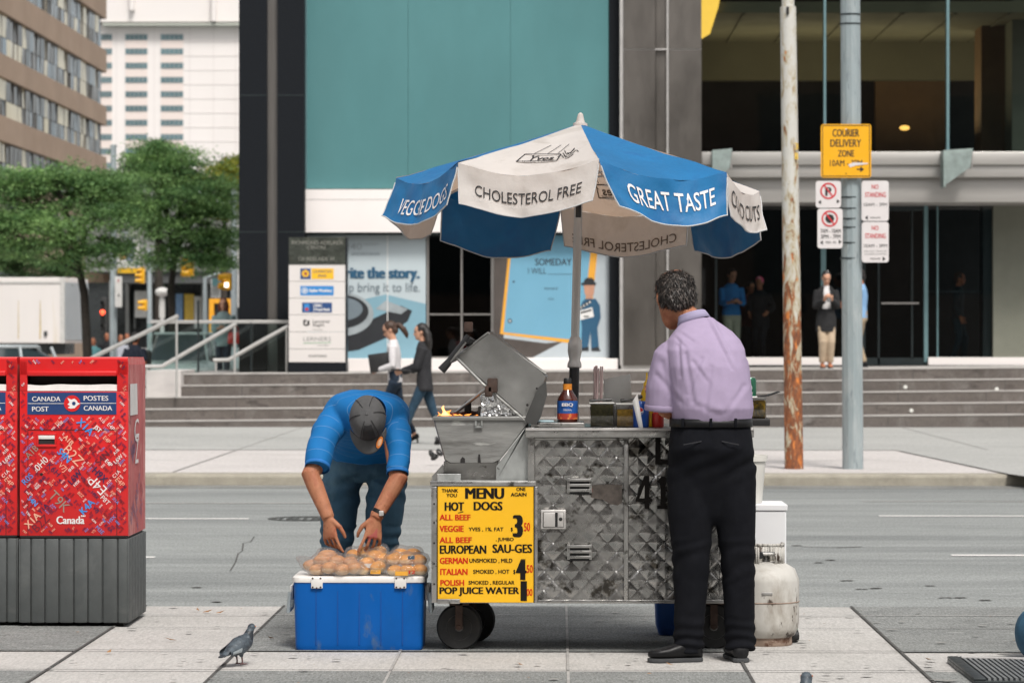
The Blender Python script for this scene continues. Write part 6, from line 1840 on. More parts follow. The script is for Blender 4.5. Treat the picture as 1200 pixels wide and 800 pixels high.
tag(b.build('blue_jug', m_tubb, smooth=40), 'blue plastic jug on the ground behind the cart wheel', 'jug')

# ribbed black tray in the lower right corner
m_rib = M('tray_black', (.045, .052, .055), .4, .4, var=.15, scale=10)
p0 = W(1110, 773.5, 13.42)
root = thing('ribbed_tray', (p0.x + .45, 13.05, 0), 'black ribbed metal tray cut by the lower right corner', 'tray')
tz = max(.03, p0.z)
def rb(b):
    b.box((p0.x, 12.55, 0), (p0.x + .9, 13.42, tz - .012), .004)
    b.box((p0.x, 12.55, tz - .0115), (p0.x + .05, 13.42, tz), .004); b.box((p0.x + .051, 13.36, tz - .0115), (p0.x + .9, 13.42, tz - .001), .004)
part('base', rb, m_rib, 30, root)
part('ribs', lambda b: [b.box((p0.x + .06 + k * .023, 12.56, tz - .0118), (p0.x + .072 + k * .023, 13.355, tz - .001)) for k in range(36)], M('rib_grey', (.24, .25, .255), .4, .4, var=.1), 0, root)
part('edge_strip', lambda b: b.prism([(p0.x + .055, 13.35, tz - .002), (p0.x + .9, 13.17, tz - .002), (p0.x + .9, 13.185, tz + .003), (p0.x + .055, 13.36, tz + .003)], (0, 0, .004)), m_line, 0, root)

# ================================================================== POLES AND SIGNS ACROSS THE ROAD
YR2 = 33.4
m_rusty = None
def rusty():
    m = bpy.data.materials.new('peeling_pole'); m.use_nodes = True; nt = m.node_tree; p = nt.nodes['Principled BSDF']
    v = _coords(nt); vs = _coords(nt, (3, 3, 1.1))
    n1 = _noise(nt, vs, 3.2, 9, .68, .6); n2 = _noise(nt, vs, 12, 6, .6)
    sep = nt.nodes.new("ShaderNodeSeparateXYZ"); nt.links.new(v, sep.inputs[0])
    h = _ramp(nt, sep.outputs['Z'], 0, 4.5, .20, -.02)
    a = _math(nt, 'ADD', n1, h)
    paint = _mix(nt, (.50, .49, .45), (.62, .61, .57), n2)
    yel = _mix(nt, paint, (.42, .36, .24), _ramp(nt, a, .50, .60))
    rust = _mix(nt, (.30, .095, .03), (.13, .05, .025), _ramp(nt, n2, .38, .62))
    org = _mix(nt, rust, (.62, .20, .045), _ramp(nt, _noise(nt, vs, 5, 5), .56, .66))
    col = _mix(nt, yel, org, _ramp(nt, a, .60, .645))
    col = _mix(nt, col, (.05, .035, .028), _ramp(nt, _noise(nt, vs, 7, 5), .69, .72))
    nt.links.new(col, p.inputs['Base Color']); p.inputs['Roughness'].default_value = .75
    b = nt.nodes.new("ShaderNodeBump"); b.inputs['Strength'].default_value = .5; nt.links.new(a, b.inputs['Height']); nt.links.new(b.outputs[0], p.inputs['Normal'])
    return m
b = MB(); p = W(930.5, 549, YR2); sR = F_PX / YR2
b.tube([(p.x, YR2, 0), (W(923.5, 0, YR2).x, YR2, W(0, 10, YR2).z)], [11 / sR, 9.3 / sR], 24)
b.tube([(W(923.4, 0, YR2).x, YR2, W(0, 10, YR2).z), (W(923, 0, YR2).x, YR2, W(0, -120, YR2).z)], [7.4 / sR, 7 / sR], 20)
rp = b.build('rusty_pole', rusty(), smooth=40); tag(rp, 'peeling cream pole with orange rust at its foot across the road', 'pole')
b = MB(); b.boxpx(921.8, 8, 924.6, 17, YR2 - .11, YR2 - .085); b.build('bolt', m_hole, rp, smooth=0)
b = MB(); yk = YR2 - .095; b.textpx('3', 931, 167.5, 935.5, 175.5, yk, 0, .02); b.textpx('8', 931, 179, 935.5, 187, yk, 0, .02); b.build('lettering', M('number_yellow', (.75, .5, .08), .5), rp, smooth=0)
m_gpole = M('grey_pole', (.33, .385, .40), .5, .3, var=.10, scale=4, stretch=(2, 2, .4), patch=(.42, .46, .465), pscale=5, plo=.5, phi=.68, patch2=(.24, .28, .295), p2scale=12, p2lo=.6, p2hi=.7)
b = MB(); p = W(999.5, 549.5, YR2)
b.tube([(p.x, YR2, 0), (W(995.5, 0, YR2).x, YR2, W(0, -150, YR2).z)], [12.3 / sR, 11.2 / sR], 12)
gp = b.build('steel_pole', m_gpole, smooth=20); tag(gp, 'thick pale grey steel pole carrying the parking signs', 'pole')
for y in (20, 31, 233, 246, 258, 268, 286, 304):
    b = MB(); cxx = W(996.5, 0, YR2).x; b.lathe([(11.9 / sR, 0), (12.1 / sR, .004), (12.1 / sR, .012), (11.9 / sR, .016)], (cxx, YR2, W(0, y, YR2).z), 24, caps=False); b.build('strap', m_frame, gp)
YS = YR2 - .14
m_sgy = M('sign_orange', (.86, .42, .012), .4, var=.03); m_sgw = M('sign_face', (.70, .66, .655), .4, var=.03); m_sgr = M('sign_red', (.60, .03, .04), .4, var=.03)
def sign(x0, y0, x1, y1, mat, label, fn, extra, back=None, Y=YS):
    b = MB(); a_, c_ = W(x0, y1, Y), W(x1, y0, Y)
    r = .03; pts = []
    for cx, cz, st in ((c_.x - r, c_.z - r, 0), (a_.x + r, c_.z - r, 90), (a_.x + r, a_.z + r, 180), (c_.x - r, a_.z + r, 270)):
        pts += [Vector((cx + r * math.cos(R(st + t)), Y, cz + r * math.sin(R(st + t)))) for t in (0, 30, 60, 90)]
    b.prism(pts, (0, .012, 0))
    o_ = b.build('street_sign', mat, smooth=0); tag(o_, label, 'sign', 'signs on the grey steel pole')
    b = MB(); fn(b, Y - .0025); b.build('lettering', extra, o_, smooth=0)
    b = MB(); b.box((a_.x + (c_.x - a_.x) * .3, Y + .0125, (a_.z + c_.z) / 2 - .03), (a_.x + (c_.x - a_.x) * .7, Y + .10, (a_.z + c_.z) / 2 + .01)); b.build('bracket', m_galv, o_, smooth=0)
    return o_
def outline(b, x0, y0, x1, y1, w, Y, mi):
    for q in ((x0, y0, x1, y0 + w), (x0, y1 - w, x1, y1), (x0, y0 + w, x0 + w, y1 - w), (x1 - w, y0 + w, x1, y1 - w)): b.quadpx(*q, Y, mi)
def courier(b, Y):
    outline(b, 963.6, 146.8, 1019.4, 206.8, .8, Y, 0)
    b.textpx('COURIER', 975.5, 151.5, 1007, 160.2, Y, 0, .012); b.textpx('DELIVERY', 973, 163.5, 1009.3, 172, Y, 0, .012); b.textpx('ZONE', 982, 176, 1001, 183.7, Y, 0, .012); b.textpx('10AM - 3PM', 972.5, 187.5, 1010.5, 194.8, Y, 0, .005)
    b.polypx([(994, 193), (1000, 190.5), (1017, 191), (1017.5, 192.2), (1003, 194), (996, 196.2)], Y - .001, 1)
    b.polypx([(1008, 195), (1012.6, 198.5), (1008, 202)], Y, 0); b.quadpx(1004, 197.8, 1008, 199.2, Y, 0)
    b.discpx(991.5, 151.5, .8, Y - .001, 1, 8); b.discpx(991.5, 203.5, .8, Y - .001, 2, 8)
sign(962, 145.5, 1021, 208.3, m_sgy, 'square orange courier delivery zone sign on the grey pole', courier, [m_txt, m_sgw, m_frame], Y=YS - .02)
def arrow(b, x, y, d, Y, mi=0):
    b.polypx([(x, y), (x - 3.4 * d, y - 2.6), (x - 3.4 * d, y + 2.6)], Y, mi)
def nopark(b, Y):
    b.textpx('P', 967, 219.5, 974.5, 229.5, Y, 0, .03)
    b.discpx(970.8, 223.8, 9.6, Y - .001, 1, 30, 7.8); b.polypx([(964.6, 217), (965.8, 215.9), (977.2, 230.6), (976, 231.7)], Y - .002, 1)
    arrow(b, 958.8, 237, -1, Y); arrow(b, 984, 236, 1, Y)
sign(956, 212, 985.5, 243.5, m_sgw, 'white no parking sign with a crossed out P, upper left on the pole', nopark, [m_txt, m_sgr])
def nostop(b, Y):
    b.discpx(972.3, 256.2, 5.4, Y, 0, 8); b.discpx(972.4, 256.2, 9.6, Y - .001, 1, 30, 7.8); b.polypx([(966.2, 249.4), (967.4, 248.3), (978.8, 263), (977.6, 264.1)], Y - .002, 1)
    b.textpx('7AM - 10AM', 961.5, 268.2, 985.2, 273, Y, 0, .005); b.textpx('3PM - 7PM', 962, 274.8, 985, 279.6, Y, 0, .005); b.textpx('MON - FRI', 967.5, 282.6, 979.5, 285.4, Y, 0); arrow(b, 961, 284.2, -1, Y); arrow(b, 986.3, 283.4, 1, Y)
sign(958, 244.5, 987.5, 291, m_sgw, 'white no stopping sign with rush hour times, lower left on the pole', nostop, [m_txt, m_sgr])
def nost(y, last):
    def f(b, Y):
        b.textpx('NO', 1021.5, y + 4.5, 1029.5, y + 9.6, Y, 1, .005); b.textpx('STANDING', 1013.8, y + 13.5, 1038, y + 19.3, Y, 1, .005); b.textpx('10AM - 3PM', 1012.5, y + 26, 1039.5, y + 30, Y, 0)
        if last:
            b.textpx('DELIVERY VEHICLES', 1013, y + 33.2, 1039, y + 35.2, Y, 2); b.textpx('COURIERS EXCEPTED', 1013, y + 36.6, 1039, y + 38.6, Y, 2); b.textpx('MON-FRI', 1020, y + 42, 1031.5, y + 44.4, Y, 0); arrow(b, 1037.8, y + 43.3, 1, Y)
        else:
            b.textpx('MON-FRI', 1020, y + 42.2, 1031.5, y + 44.4, Y, 0); arrow(b, 1013.6, y + 43.3, -1, Y)
    return f
sign(1009.8, 211.8, 1041.5, 259, m_sgw, 'upper white no standing sign with a left arrow', nost(211.8, 0), [m_txt, m_sgr, m_gtx])
sign(1010, 260, 1041.5, 307.5, m_sgw, 'lower white no standing sign with a right arrow and small print', nost(260, 1), [m_txt, m_sgr, m_gtx])
# litter on the far pavement
for x, y, lab in ((510, 521, 'small dark scrap on the far pavement behind the grill'), (508, 545, 'black crumpled scrap near the far kerb beside the grill')):
    b = MB(); g = G(x, y, .004); rnd = random.Random(x)
    for _ in range(5): b.ell(g + Vector((rnd.uniform(-.08, .08), rnd.uniform(-.05, .05), .03 + rnd.random() * (.05 if y < 530 else .16))), .05, .04, .03, Matrix.Rotation(rnd.random() * 3, 3, 'Y'), 8, 6)
    tag(b.build('litter_scrap', m_blackp), lab, 'litter')
# ================================================================== PEOPLE
m_skin = M('skin_light', (.50, .245, .155), .55, var=.10, scale=14, patch=(.42, .17, .11), pscale=9, plo=.5, phi=.7, spec=.35)
m_skin2 = M('skin_tan', (.39, .165, .09), .6, var=.16, scale=22, patch=(.29, .085, .045), pscale=11, plo=.48, phi=.72, patch2=(.20, .075, .042), p2scale=60, p2lo=.62, p2hi=.70, spec=.3, bump=.15, bscale=160)
m_skin3 = M('skin_warm', (.55, .30, .20), .55, var=.08, scale=14, spec=.35)
m_eye = M('eye_dark', (.03, .02, .018), .3); m_lip = M('lip', (.40, .10, .085), .5)
m_hairb = M('hair_brown', (.050, .024, .014), .5, var=.4, scale=18, stretch=(4, 4, .6), bump=.4, bscale=60)
m_haird = M('hair_black', (.014, .011, .010), .45, var=.4, scale=18, stretch=(4, 4, .6), bump=.4, bscale=60)
m_hairr = M('hair_red', (.16, .035, .015), .5, var=.4, scale=18, stretch=(4, 4, .6))
m_hairg = M('hair_greying', (.011, .008, .0065), .65, var=.45, scale=40, stretch=(1, 1.6, 1.6), patch=(.10, .082, .072), pscale=21, plo=.55, phi=.74, bump=.9, bscale=90)
m_shoeb = M('shoe_black', (.008, .008, .009), .45, var=.3, spec=.25)
m_sole = M('shoe_sole', (.05, .052, .055), .8, var=.2)

def ik(a, c, l1, l2, hint):
    a, c = Vector(a), Vector(c); d = c - a; L = min(d.length, (l1 + l2) * .999)
    d.normalize(); x = (l1 * l1 - l2 * l2 + L * L) / (2 * L); h = math.sqrt(max(0, l1 * l1 - x * x))
    hint = Vector(hint); n = hint - d * hint.dot(d)
    n = n.normalized() if n.length > 1e-5 else d.orthogonal().normalized()
    return a + d * x + n * h, a + d * L

def frame_of(front, up=(0, 0, 1)):
    f = Vector(front).normalized(); u = Vector(up)
    r = f.cross(u).normalized(); u = r.cross(f).normalized()
    return Matrix((r, f, u)).transposed()

def head_geo(mb, c, M3, k, n=20, nose=True, ears=True):
    """rings from chin to crown, in the head's own frame (x right, y front, z up)"""
    prof = [(-.118, .022, .070, -.045), (-.108, .036, .082, -.020), (-.085, .050, .088, .010), (-.06, .058, .090, .045), (-.03, .066, .092, .078), (0, .070, .090, .094), (.03, .074, .094, .100), (.06, .073, .089, .098), (.085, .062, .070, .084), (.105, .042, .044, .058), (.117, .015, .012, .02)]
    rings = []
    for z, hw, fr, bk in prof:
        yc, ry = (fr - bk) / 2, (fr + bk) / 2
        ring = []
        for i in range(n):
            a = 2 * math.pi * i / n
            sx = hw * math.cos(a); sy = yc + ry * math.sin(a)
            ring.append(Vector(c) + M3 @ (Vector((sx, sy, z)) * k))
        rings.append(ring)
    mb._rings(rings, 0, True)
    if nose:
        P = lambda x, y, z: Vector(c) + M3 @ (Vector((x, y, z)) * k)
        mb.tube([P(0, .082, .012), P(0, .098, -.012), P(0, .108, -.034), P(0, .088, -.048)], [.009 * k, .012 * k, .016 * k, .012 * k], 8)
        mb.tube([P(-.03, .088, .028), P(0, .094, .024), P(.03, .088, .028)], [.010 * k, .009 * k, .010 * k], 8)
        mb.tube([P(-.020, .082, -.070), P(0, .090, -.070), P(.020, .082, -.070)], [.007 * k, .011 * k, .007 * k], 8)
        mb.ell(P(0, .074, -.102), .022 * k, .018 * k, .016 * k, M3, 10, 6)
    if ears:
        for s in (-1, 1):
            mb.ell(Vector(c) + M3 @ (Vector((s * .075, -.012, -.012)) * k), .011 * k, .022 * k, .034 * k, M3 @ Matrix.Rotation(s * .35, 3, 'Z'), 10, 8)

def hand_geo(mb, w, d, palm, thumb, k, curl=.5, spread=.10, curls=None):
    """palm, four separate bent fingers and a thumb. d: wrist to knuckles, palm: way the palm faces, thumb: side of the thumb"""
    w, d = Vector(w), Vector(d).normalized()
    t = Vector(thumb); t = (t - d * t.dot(d)).normalized()
    p = d.cross(t); p = p if p.dot(Vector(palm)) > 0 else -p
    kn = w + d * .090 * k
    mb.loft([(w - d * .03 * k, t, p, .026 * k, .020 * k), (w, t, p, .027 * k, .019 * k), (w + d * .035 * k, t, p, .036 * k, .017 * k), (w + d * .07 * k, t, p, .042 * k, .015 * k), (kn, t, p, .040 * k, .012 * k)], 16)
    lens = (.072, .080, .075, .058)
    for i in range(4):
        off = (1.5 - i) * .0222 * k
        b0 = kn - d * (.012 + .004 * abs(i - 1.2)) * k + t * off
        fd = (d + t * (1.5 - i) * spread).normalized()
        pts = [b0, kn + t * off * 1.05 + fd * .002]
        rad = [.0092 * k, .0086 * k]
        ang = 0; q = pts[-1]; cu = (curls[i] if curls else curl)
        for j, fr in enumerate((.45, .32, .23)):
            ang += cu * (0.75, .85, .5)[j]
            dirn = (fd * math.cos(ang) + p * math.sin(ang)).normalized()
            q = q + dirn * lens[i] * fr * k * 1.08
            pts.append(q); rad.append((.0080, .0074, .0060)[j] * k)
        mb.tube(pts, rad, 8)
    b0 = w + d * .022 * k + t * .022 * k
    q1 = b0 + (d * .55 + t * .75 + p * .25).normalized() * .042 * k
    q2 = q1 + (d * .85 + t * .25 + p * .35).normalized() * .034 * k
    q3 = q2 + (d * .9 + p * .4).normalized() * .024 * k
    mb.tube([b0 - d * .01 * k, q1, q2, q3], [.014 * k, .0115 * k, .0095 * k, .007 * k], 8)

def limb(mb, pts, rads, n=14):
    mb.tube(pts, rads, n)

def dense(pts, rads, m=5):
    P, Q = [], []
    for i in range(len(pts) - 1):
        for j in range(m):
            t = j / m; P.append(Vector(pts[i]).lerp(Vector(pts[i + 1]), t)); Q.append(rads[i] + (rads[i + 1] - rads[i]) * t)
    P.append(Vector(pts[-1])); Q.append(rads[-1]); return P, Q

def shoe(root, ankle, d, k, mat, heel=0.0, length=.27, name='shoe', zg=None):
    a = Vector(ankle); d = Vector((d[0], d[1], 0)).normalized(); s = Vector((d.y, -d.x, 0))
    z0 = zg if zg is not None else a.z - .085 * k
    mb = MB(); up = Vector((0, 0, 1)); L = length * k
    hl = a.xy.to_3d() - d * L * .26
    rings = []
    for t, hw, h, lift in ((0, .022, .045, 0), (.04, .034, .07, 0), (.16, .038, .092, 0), (.30, .037, .095, 0), (.45, .040, .070, 0), (.65, .046, .055, 0), (.82, .045, .045, .002), (.95, .032, .034, .006), (1.0, .015, .022, .010)):
        hh = heel * (1 - min(1, t * 1.6))
        c = hl + d * L * t; c.z = z0 + .014 + lift + hh + h * k / 2
        rings.append((c, s, up, hw * k, h * k / 2))
    mb.loft(rings, 18, 0, True, 2.6)
    o = mb.build(name, mat, root, 50)
    mb = MB()
    rg = []
    for t, hw in ((-.01, .020), (.05, .037), (.3, .036), (.45, .038), (.65, .048), (.85, .046), (.97, .030), (1.015, .012)):
        rg.append((hl + d * L * t, hw * k))
    pl = [c + s * w for c, w in rg] + [c - s * w for c, w in rg[::-1]]
    for p in pl: p.z = z0
    if heel:
        mb.tube([hl + d * L * .10 + Vector((0, 0, z0 + heel)), hl + d * L * .09 + Vector((0, 0, z0))], [.018, .008], 8)
    else:
        mb.prism(pl, (0, 0, .018), 0, .003)
    mb.build('sole', m_sole if not heel else mat, o, 30)
    return o

def wrinkle(amp, sc=9, seed=0, ax=(1, 1, .45)):
    def f(p):
        q = Vector((p.x * ax[0], p.y * ax[1], p.z * ax[2]))
        a = noise.noise(q * sc + Vector((seed, seed * 2.1, 0)))
        b = noise.noise(q * sc * 2.3 + Vector((seed * 3, 1, 5)))
        return amp * ((1 - abs(a) * 2.2) * .7 + b * .5)
    return f

def body_skin(J, k, w, skin, name, voxel, hands, feet=True, armw=1.0):
    """one continuous figure grown from the joints"""
    mb = MB()
    s1 = (J['sr'] - J['sl']); s2 = (J['hr'] - J['hl'])
    def fr(s, t): return Vector(t).cross(Vector(s)).normalized() * -1
    T1 = (J['nk'] - J['pv'])
    tors = [(J['pv'] - (J['wa'] - J['pv']) * .45, s2, .13 * w, .085 * w, J['wa'] - J['pv']), (J['pv'], s2, .15 * w, .095 * w, J['wa'] - J['pv']), (J['wa'], s1 + s2, .125 * w, .085 * w, J['ch'] - J['pv']), (J['ch'], s1, .145 * w, .095 * w, J['nk'] - J['wa']), (J['ch'].lerp(J['nk'], .62), s1, .13 * w, .075 * w, J['nk'] - J['ch']), (J['nk'], s1, .052 * k, .055 * k, J['hd'] - J['ch'])]
    mb.loft([(c, s, fr(s, t), rx, ry) for c, s, rx, ry, t in tors], 24)
    nkd = (J['hd'] - J['nk'])
    mb.tube([J['nk'] - nkd * .35, J['nk'], J['hd'] - J['hm'] @ Vector((0, .012, .03)) * k], [.060 * k, .052 * k, .050 * k], 14)
    head_geo(mb, J['hd'], J['hm'], k * J.get('hk', 1.0))
    for q in 'lr':
        limb(mb, *dense([J['s' + q], J['e' + q], J['w' + q]], [.048 * k, .037 * k * armw, .025 * k * armw], 4))
        h = hands.get(q)
        if h: hand_geo(mb, J['w' + q], *h)
        if feet or True:
            limb(mb, *dense([J['h' + q], J['k' + q], J['a' + q]], [.075 * k, .050 * k, .034 * k], 4))
            fd = J['f' + q]
            a = J['a' + q]; mb.tube([a, a + Vector((0, 0, -.04 * k)) + fd * .02, a + fd * .14 * k + Vector((0, 0, -.05 * k))], [.034 * k, .034 * k, .02 * k], 10)
    me = fused(mb, voxel, 2)
    ob = link_mesh(name, me, [skin, m_eye, m_lip], None, 70, origin=Vector(((J['al'].x + J['ar'].x) / 2, (J['al'].y + J['ar'].y) / 2, min(J['al'].z, J['ar'].z) - .085 * k)))
    inv = J['hm'].transposed(); off = ob.location
    for poly in me.polygons:
        p = inv @ (poly.center + off - J['hd']) / k
        if p.y > .07 and abs(p.z) < .13:
            if .016 < abs(p.x) < .046 and -.004 < p.z < .010: poly.material_index = 1
            elif abs(p.x) < .024 and -.077 < p.z < -.062: poly.material_index = 2
            elif .018 < abs(p.x) < .05 and .024 < p.z < .032 and p.y > .085: poly.material_index = 1
    return ob

def stand(base, yaw, H=1.70, female=False, stride=0.0, lean=0.0, hands=None, head_pitch=0.0, head_yaw=0.0, lift=.0, hipw=None, sit=False):
    """joints of a standing or walking figure; base: point on the ground, yaw: heading in degrees from +Y clockwise seen from above"""
    k = H / 1.75; a = R(yaw)
    f = Vector((math.sin(a), math.cos(a), 0)); r = Vector((f.y, -f.x, 0)); u = Vector((0, 0, 1)); B = Vector(base)
    up = (u * math.cos(lean) + f * math.sin(lean))
    J = {}
    J['pv'] = B + u * .93 * k; J['wa'] = J['pv'] + up * .16 * k; J['ch'] = J['wa'] + up * .20 * k; J['nk'] = J['ch'] + up * .215 * k - f * .0
    hw = .082 * k; sw = (.148 if female else .168) * k
    J['hl'], J['hr'] = J['pv'] - r * hw - u * .04 * k, J['pv'] + r * hw - u * .04 * k
    sh = J['nk'] - up * .088 * k
    J['sl'], J['sr'] = sh - r * sw, sh + r * sw
    for q, sg, st in (('l', -1, stride), ('r', 1, -stride)):
        an = B + r * sg * hw * .85 + f * st + u * (.085 + (lift if st < 0 else 0)) * k
        J['k' + q], J['a' + q] = ik(J['h' + q], an, .42 * k, .41 * k, f)
        J['f' + q] = f
        tgt = hands.get(q) if hands else None
        if tgt is None: wr = J['s' + q] + r * sg * .06 * k - u * .50 * k + f * .05
        else: wr = B + r * tgt[0] + f * tgt[1] + u * tgt[2]
        J['e' + q], J['w' + q] = ik(J['s' + q], wr, .29 * k, .255 * k, -f * .6 + r * sg * .5 - u * .6)
    hy = a + R(head_yaw)
    hf = Vector((math.sin(hy), math.cos(hy), 0))
    J['hm'] = frame_of(hf * math.cos(head_pitch) - u * math.sin(head_pitch))
    J['hd'] = J['nk'] + up * .155 * k + hf * (.02 + .05 * math.sin(head_pitch)) * k
    J['axes'] = (f, r, u); J['k'] = k
    return J

def garment_top(J, k, w, add, sleeve, name, mat, parent, voxel, hem=.10, amp=.006, seed=0, open_front=False, flare=1.0, sl_r=1.0, smooth=2):
    mb = MB()
    s1 = (J['sr'] - J['sl']); s2 = (J['hr'] - J['hl'])
    def fr(s, t): return Vector(t).cross(Vector(s)).normalized() * -1
    dn = (J['wa'] - J['pv'])
    rg = [(J['pv'] - dn * (hem / .16), s2, (.165 * w + add) * flare, (.11 * w + add) * flare, dn), (J['pv'], s2, .158 * w + add, .108 * w + add, dn), (J['wa'], s1 + s2, .135 * w + add, .095 * w + add, J['ch'] - J['pv']), (J['ch'], s1, .158 * w + add, .108 * w + add, J['nk'] - J['wa']), (J['ch'].lerp(J['nk'], .55), s1, .155 * w + add, .09 * w + add, J['nk'] - J['ch']), (J['ch'].lerp(J['nk'], .86), s1, .10 * w + add, .066 * w + add, J['nk'] - J['ch']), (J['nk'] + (J['nk'] - J['ch']) * .04, s1, .058 * k + add * .3, .058 * k + add * .3, J['nk'] - J['ch'])]
    mb.loft([(c, s, fr(s, t), rx, ry) for c, s, rx, ry, t in rg], 28)
    for q in 'lr':
        S, E, Wr = J['s' + q], J['e' + q], J['w' + q]
        if sleeve <= 1: P, Q = dense([S, S.lerp(E, sleeve)], [(.058 * k + add) * sl_r, (.052 * k + add * 1.3) * sl_r], 5)
        else: P, Q = dense([S, E, E.lerp(Wr, sleeve - 1)], [(.056 * k + add) * sl_r, (.042 * k + add) * sl_r, (.031 * k + add) * sl_r], 5)
        mb.tube(P, Q, 16)
    me = fused(mb, voxel, smooth, wrinkle(amp, 9, seed))
    return link_mesh(name, me, mat, parent, 80)

def garment_legs(J, k, w, add, name, mat, parent, voxel, length=1.0, amp=.005, seed=0, taper=1.0, smooth=2):
    mb = MB()
    s2 = (J['hr'] - J['hl']); dn = (J['wa'] - J['pv'])
    f = Vector(dn).cross(s2).normalized() * -1
    mb.loft([(J['pv'] - dn * .75, s2, f, .10 * w + add, .075 * w + add), (J['pv'] - dn * .4, s2, f, .160 * w + add, .108 * w + add), (J['pv'], s2, f, .160 * w + add, .106 * w + add), (J['wa'] - dn * .15, s2, f, .142 * w + add, .098 * w + add)], 24)
    for q in 'lr':
        H_, K_, A_ = J['h' + q], J['k' + q], J['a' + q]
        end = K_.lerp(A_, length)
        P, Q = dense([H_, K_, end], [.088 * w + add, (.058 * k + add) * taper, (.042 * k + add * 1.2) * taper], 6)
        mb.tube(P, Q, 16)
    me = fused(mb, voxel, smooth, wrinkle(amp, 10, seed, (1, 1, .8)))
    return link_mesh(name, me, mat, parent, 80)

def hair_cap(J, k, parent, mat, voxel, extra=None, back=True, name='hair'):
    mb = MB(); c, m_ = J['hd'], J['hm']
    P = lambda x, y, z: c + m_ @ (Vector((x, y, z)) * k)
    mb.ell(P(0, -.022, .036), .083 * k, .098 * k, .092 * k, m_, 18, 12)
    if back: mb.ell(P(0, -.058, -.025), .070 * k, .056 * k, .075 * k, m_, 14, 10)
    if extra: extra(mb, P)
    me = fused(mb, voxel, 1, wrinkle(.004, 30, 2, (1, 1, .5)))
    return link_mesh(name, me, mat, parent, 80)

# ------------------------------------------------------------------ the vendor, seen from behind
YV = 13.46
V = lambda px, py, dy=0.0: W(px, py, YV + dy)
sV = F_PX / YV
J = dict(pv=V(833, 520), wa=V(833, 480, -.01), ch=V(827, 425, .0), nk=V(816, 381, .08), sl=V(797, 409, .05), sr=V(852, 410, .07), hl=V(810, 535), hr=V(856, 535), el=V(783, 484, .06), wl=V(773, 466, .22), er=V(868, 478, .14), wr=V(838, 478, .36),
         kl=V(811, 645, -.01), kr=V(862, 645, .0), al=V(808, 753, .0), ar=V(866, 752, .02), fl=Vector((-.92, -.25, 0)), fr=Vector((-.25, .95, 0)), hd=V(790, 349, .15), hm=frame_of((-.27, .90, -.38)), hk=1.06)
hands = {'l': (Vector((-.55, .80, .05)), Vector((.6, .3, -.6)), Vector((-.3, -.4, .8)), .95, .95), 'r': (Vector((-.5, .85, 0)), Vector((-.5, -.3, 0)), Vector((0, 0, 1)), 1.0, .7)}
ven = body_skin(J, 1.0, 1.0, m_skin2, 'person', .0062, hands, armw=1.2)
tag(ven, 'man in a lilac short sleeved shirt and black trousers working at the cart', 'person')
m_lil = M('lilac_cotton', (.345, .28, .405), .85, var=.05, scale=14, bump=.06, bscale=240, spec=.2)
mb = MB()
X = Vector((1, 0, 0)); Yv = Vector((0, 1, 0))
def xr(px, py, dy, hw, ry, tilt=0.0): return (V(px, py, dy), Vector((1, .10, tilt)), Vector((-.10, 1, 0)), hw / sV, ry)
mb.loft([xr(834, 499, .01, 40, .150), xr(834, 492, .01, 46, .165), xr(835, 478, .0, 47.5, .175), xr(833, 455, .0, 47.5, .165), xr(829, 430, .0, 47, .150), xr(826, 410, .02, 47, .135), xr(825, 398, .035, 42.5, .118), xr(824, 388, .055, 34, .095), xr(821, 379, .075, 24, .072), xr(819, 372, .085, 16, .056)], 36, 0, True, 2.3)
P, Q = dense([V(803, 405, .045), V(788, 421, .04), V(782, 455, .045), V(782, 479, .06)], [.064, .090, .096, .100], 5); mb.tube(P, Q, 20)
P, Q = dense([V(845, 408, .06), V(860, 428, .09), V(862, 455, .12), V(860, 476, .14)], [.050, .068, .072, .078], 5); mb.tube(P, Q, 20)
folds = [  # creases: px, py start and end, width in px, depth in metres
    ((828, 374), (858, 432), 3.0, .010), ((836, 377), (851, 412), 3.5, -.008), ((795, 405), (797, 440), 4.0, .010), ((803, 415), (812, 470), 5, .010), ((812, 424), (828, 446), 4, .008), ((822, 420), (806, 462), 4, .009), ((833, 430), (826, 478), 5, .010), ((850, 425), (857, 468), 7, .006), ((872, 452), (850, 484), 5, .007), ((818, 476), (842, 486), 6, .006), ((775, 425), (784, 462), 6, .008), ((770, 440), (796, 470), 5, .007), ((800, 392), (812, 400), 3, .006), ((793, 397), (801, 405), 3, .007), ((838, 385), (868, 420), 6, -.006)]
def shirt_disp(p):
    t = F_PX / p.y
    v_ = 0.0
    d = wrinkle(.0022, 13, 4, (1, 1, .6))(p)
    if p.y > YV + .12: return d
    # approximate photo position of the cloth, so that creases run as on the real shirt
    px = 655 + p.x * t; py = 397 - (p.z - CAM_Z) * t
    for (x0, y0), (x1, y1), w_, dep in folds:
        ex, ey = x1 - x0, y1 - y0; L2 = ex * ex + ey * ey
        s = max(0, min(1, ((px - x0) * ex + (py - y0) * ey) / L2))
        dd = (px - x0 - s * ex) ** 2 + (py - y0 - s * ey) ** 2
        off = ((px - x0) * ey - (py - y0) * ex) / math.sqrt(L2)
        w_ *= .62
        v_ -= dep * .58 * math.exp(-dd / (w_ * w_)) * (1 - .3 * s)
        v_ += dep * .24 * math.exp(-((off - w_ * 1.8) ** 2) / (w_ * w_)) * math.exp(-max(0, dd - off * off) / 60)
    return d + v_
me = fused(mb, .0055, 6, shirt_disp)
link_mesh('shirt', me, m_lil, ven, 80)
m_lild = M('lilac_collar', (.33, .295, .44), .8, var=.05, bump=.05, bscale=240)
mb = MB()
rg = []
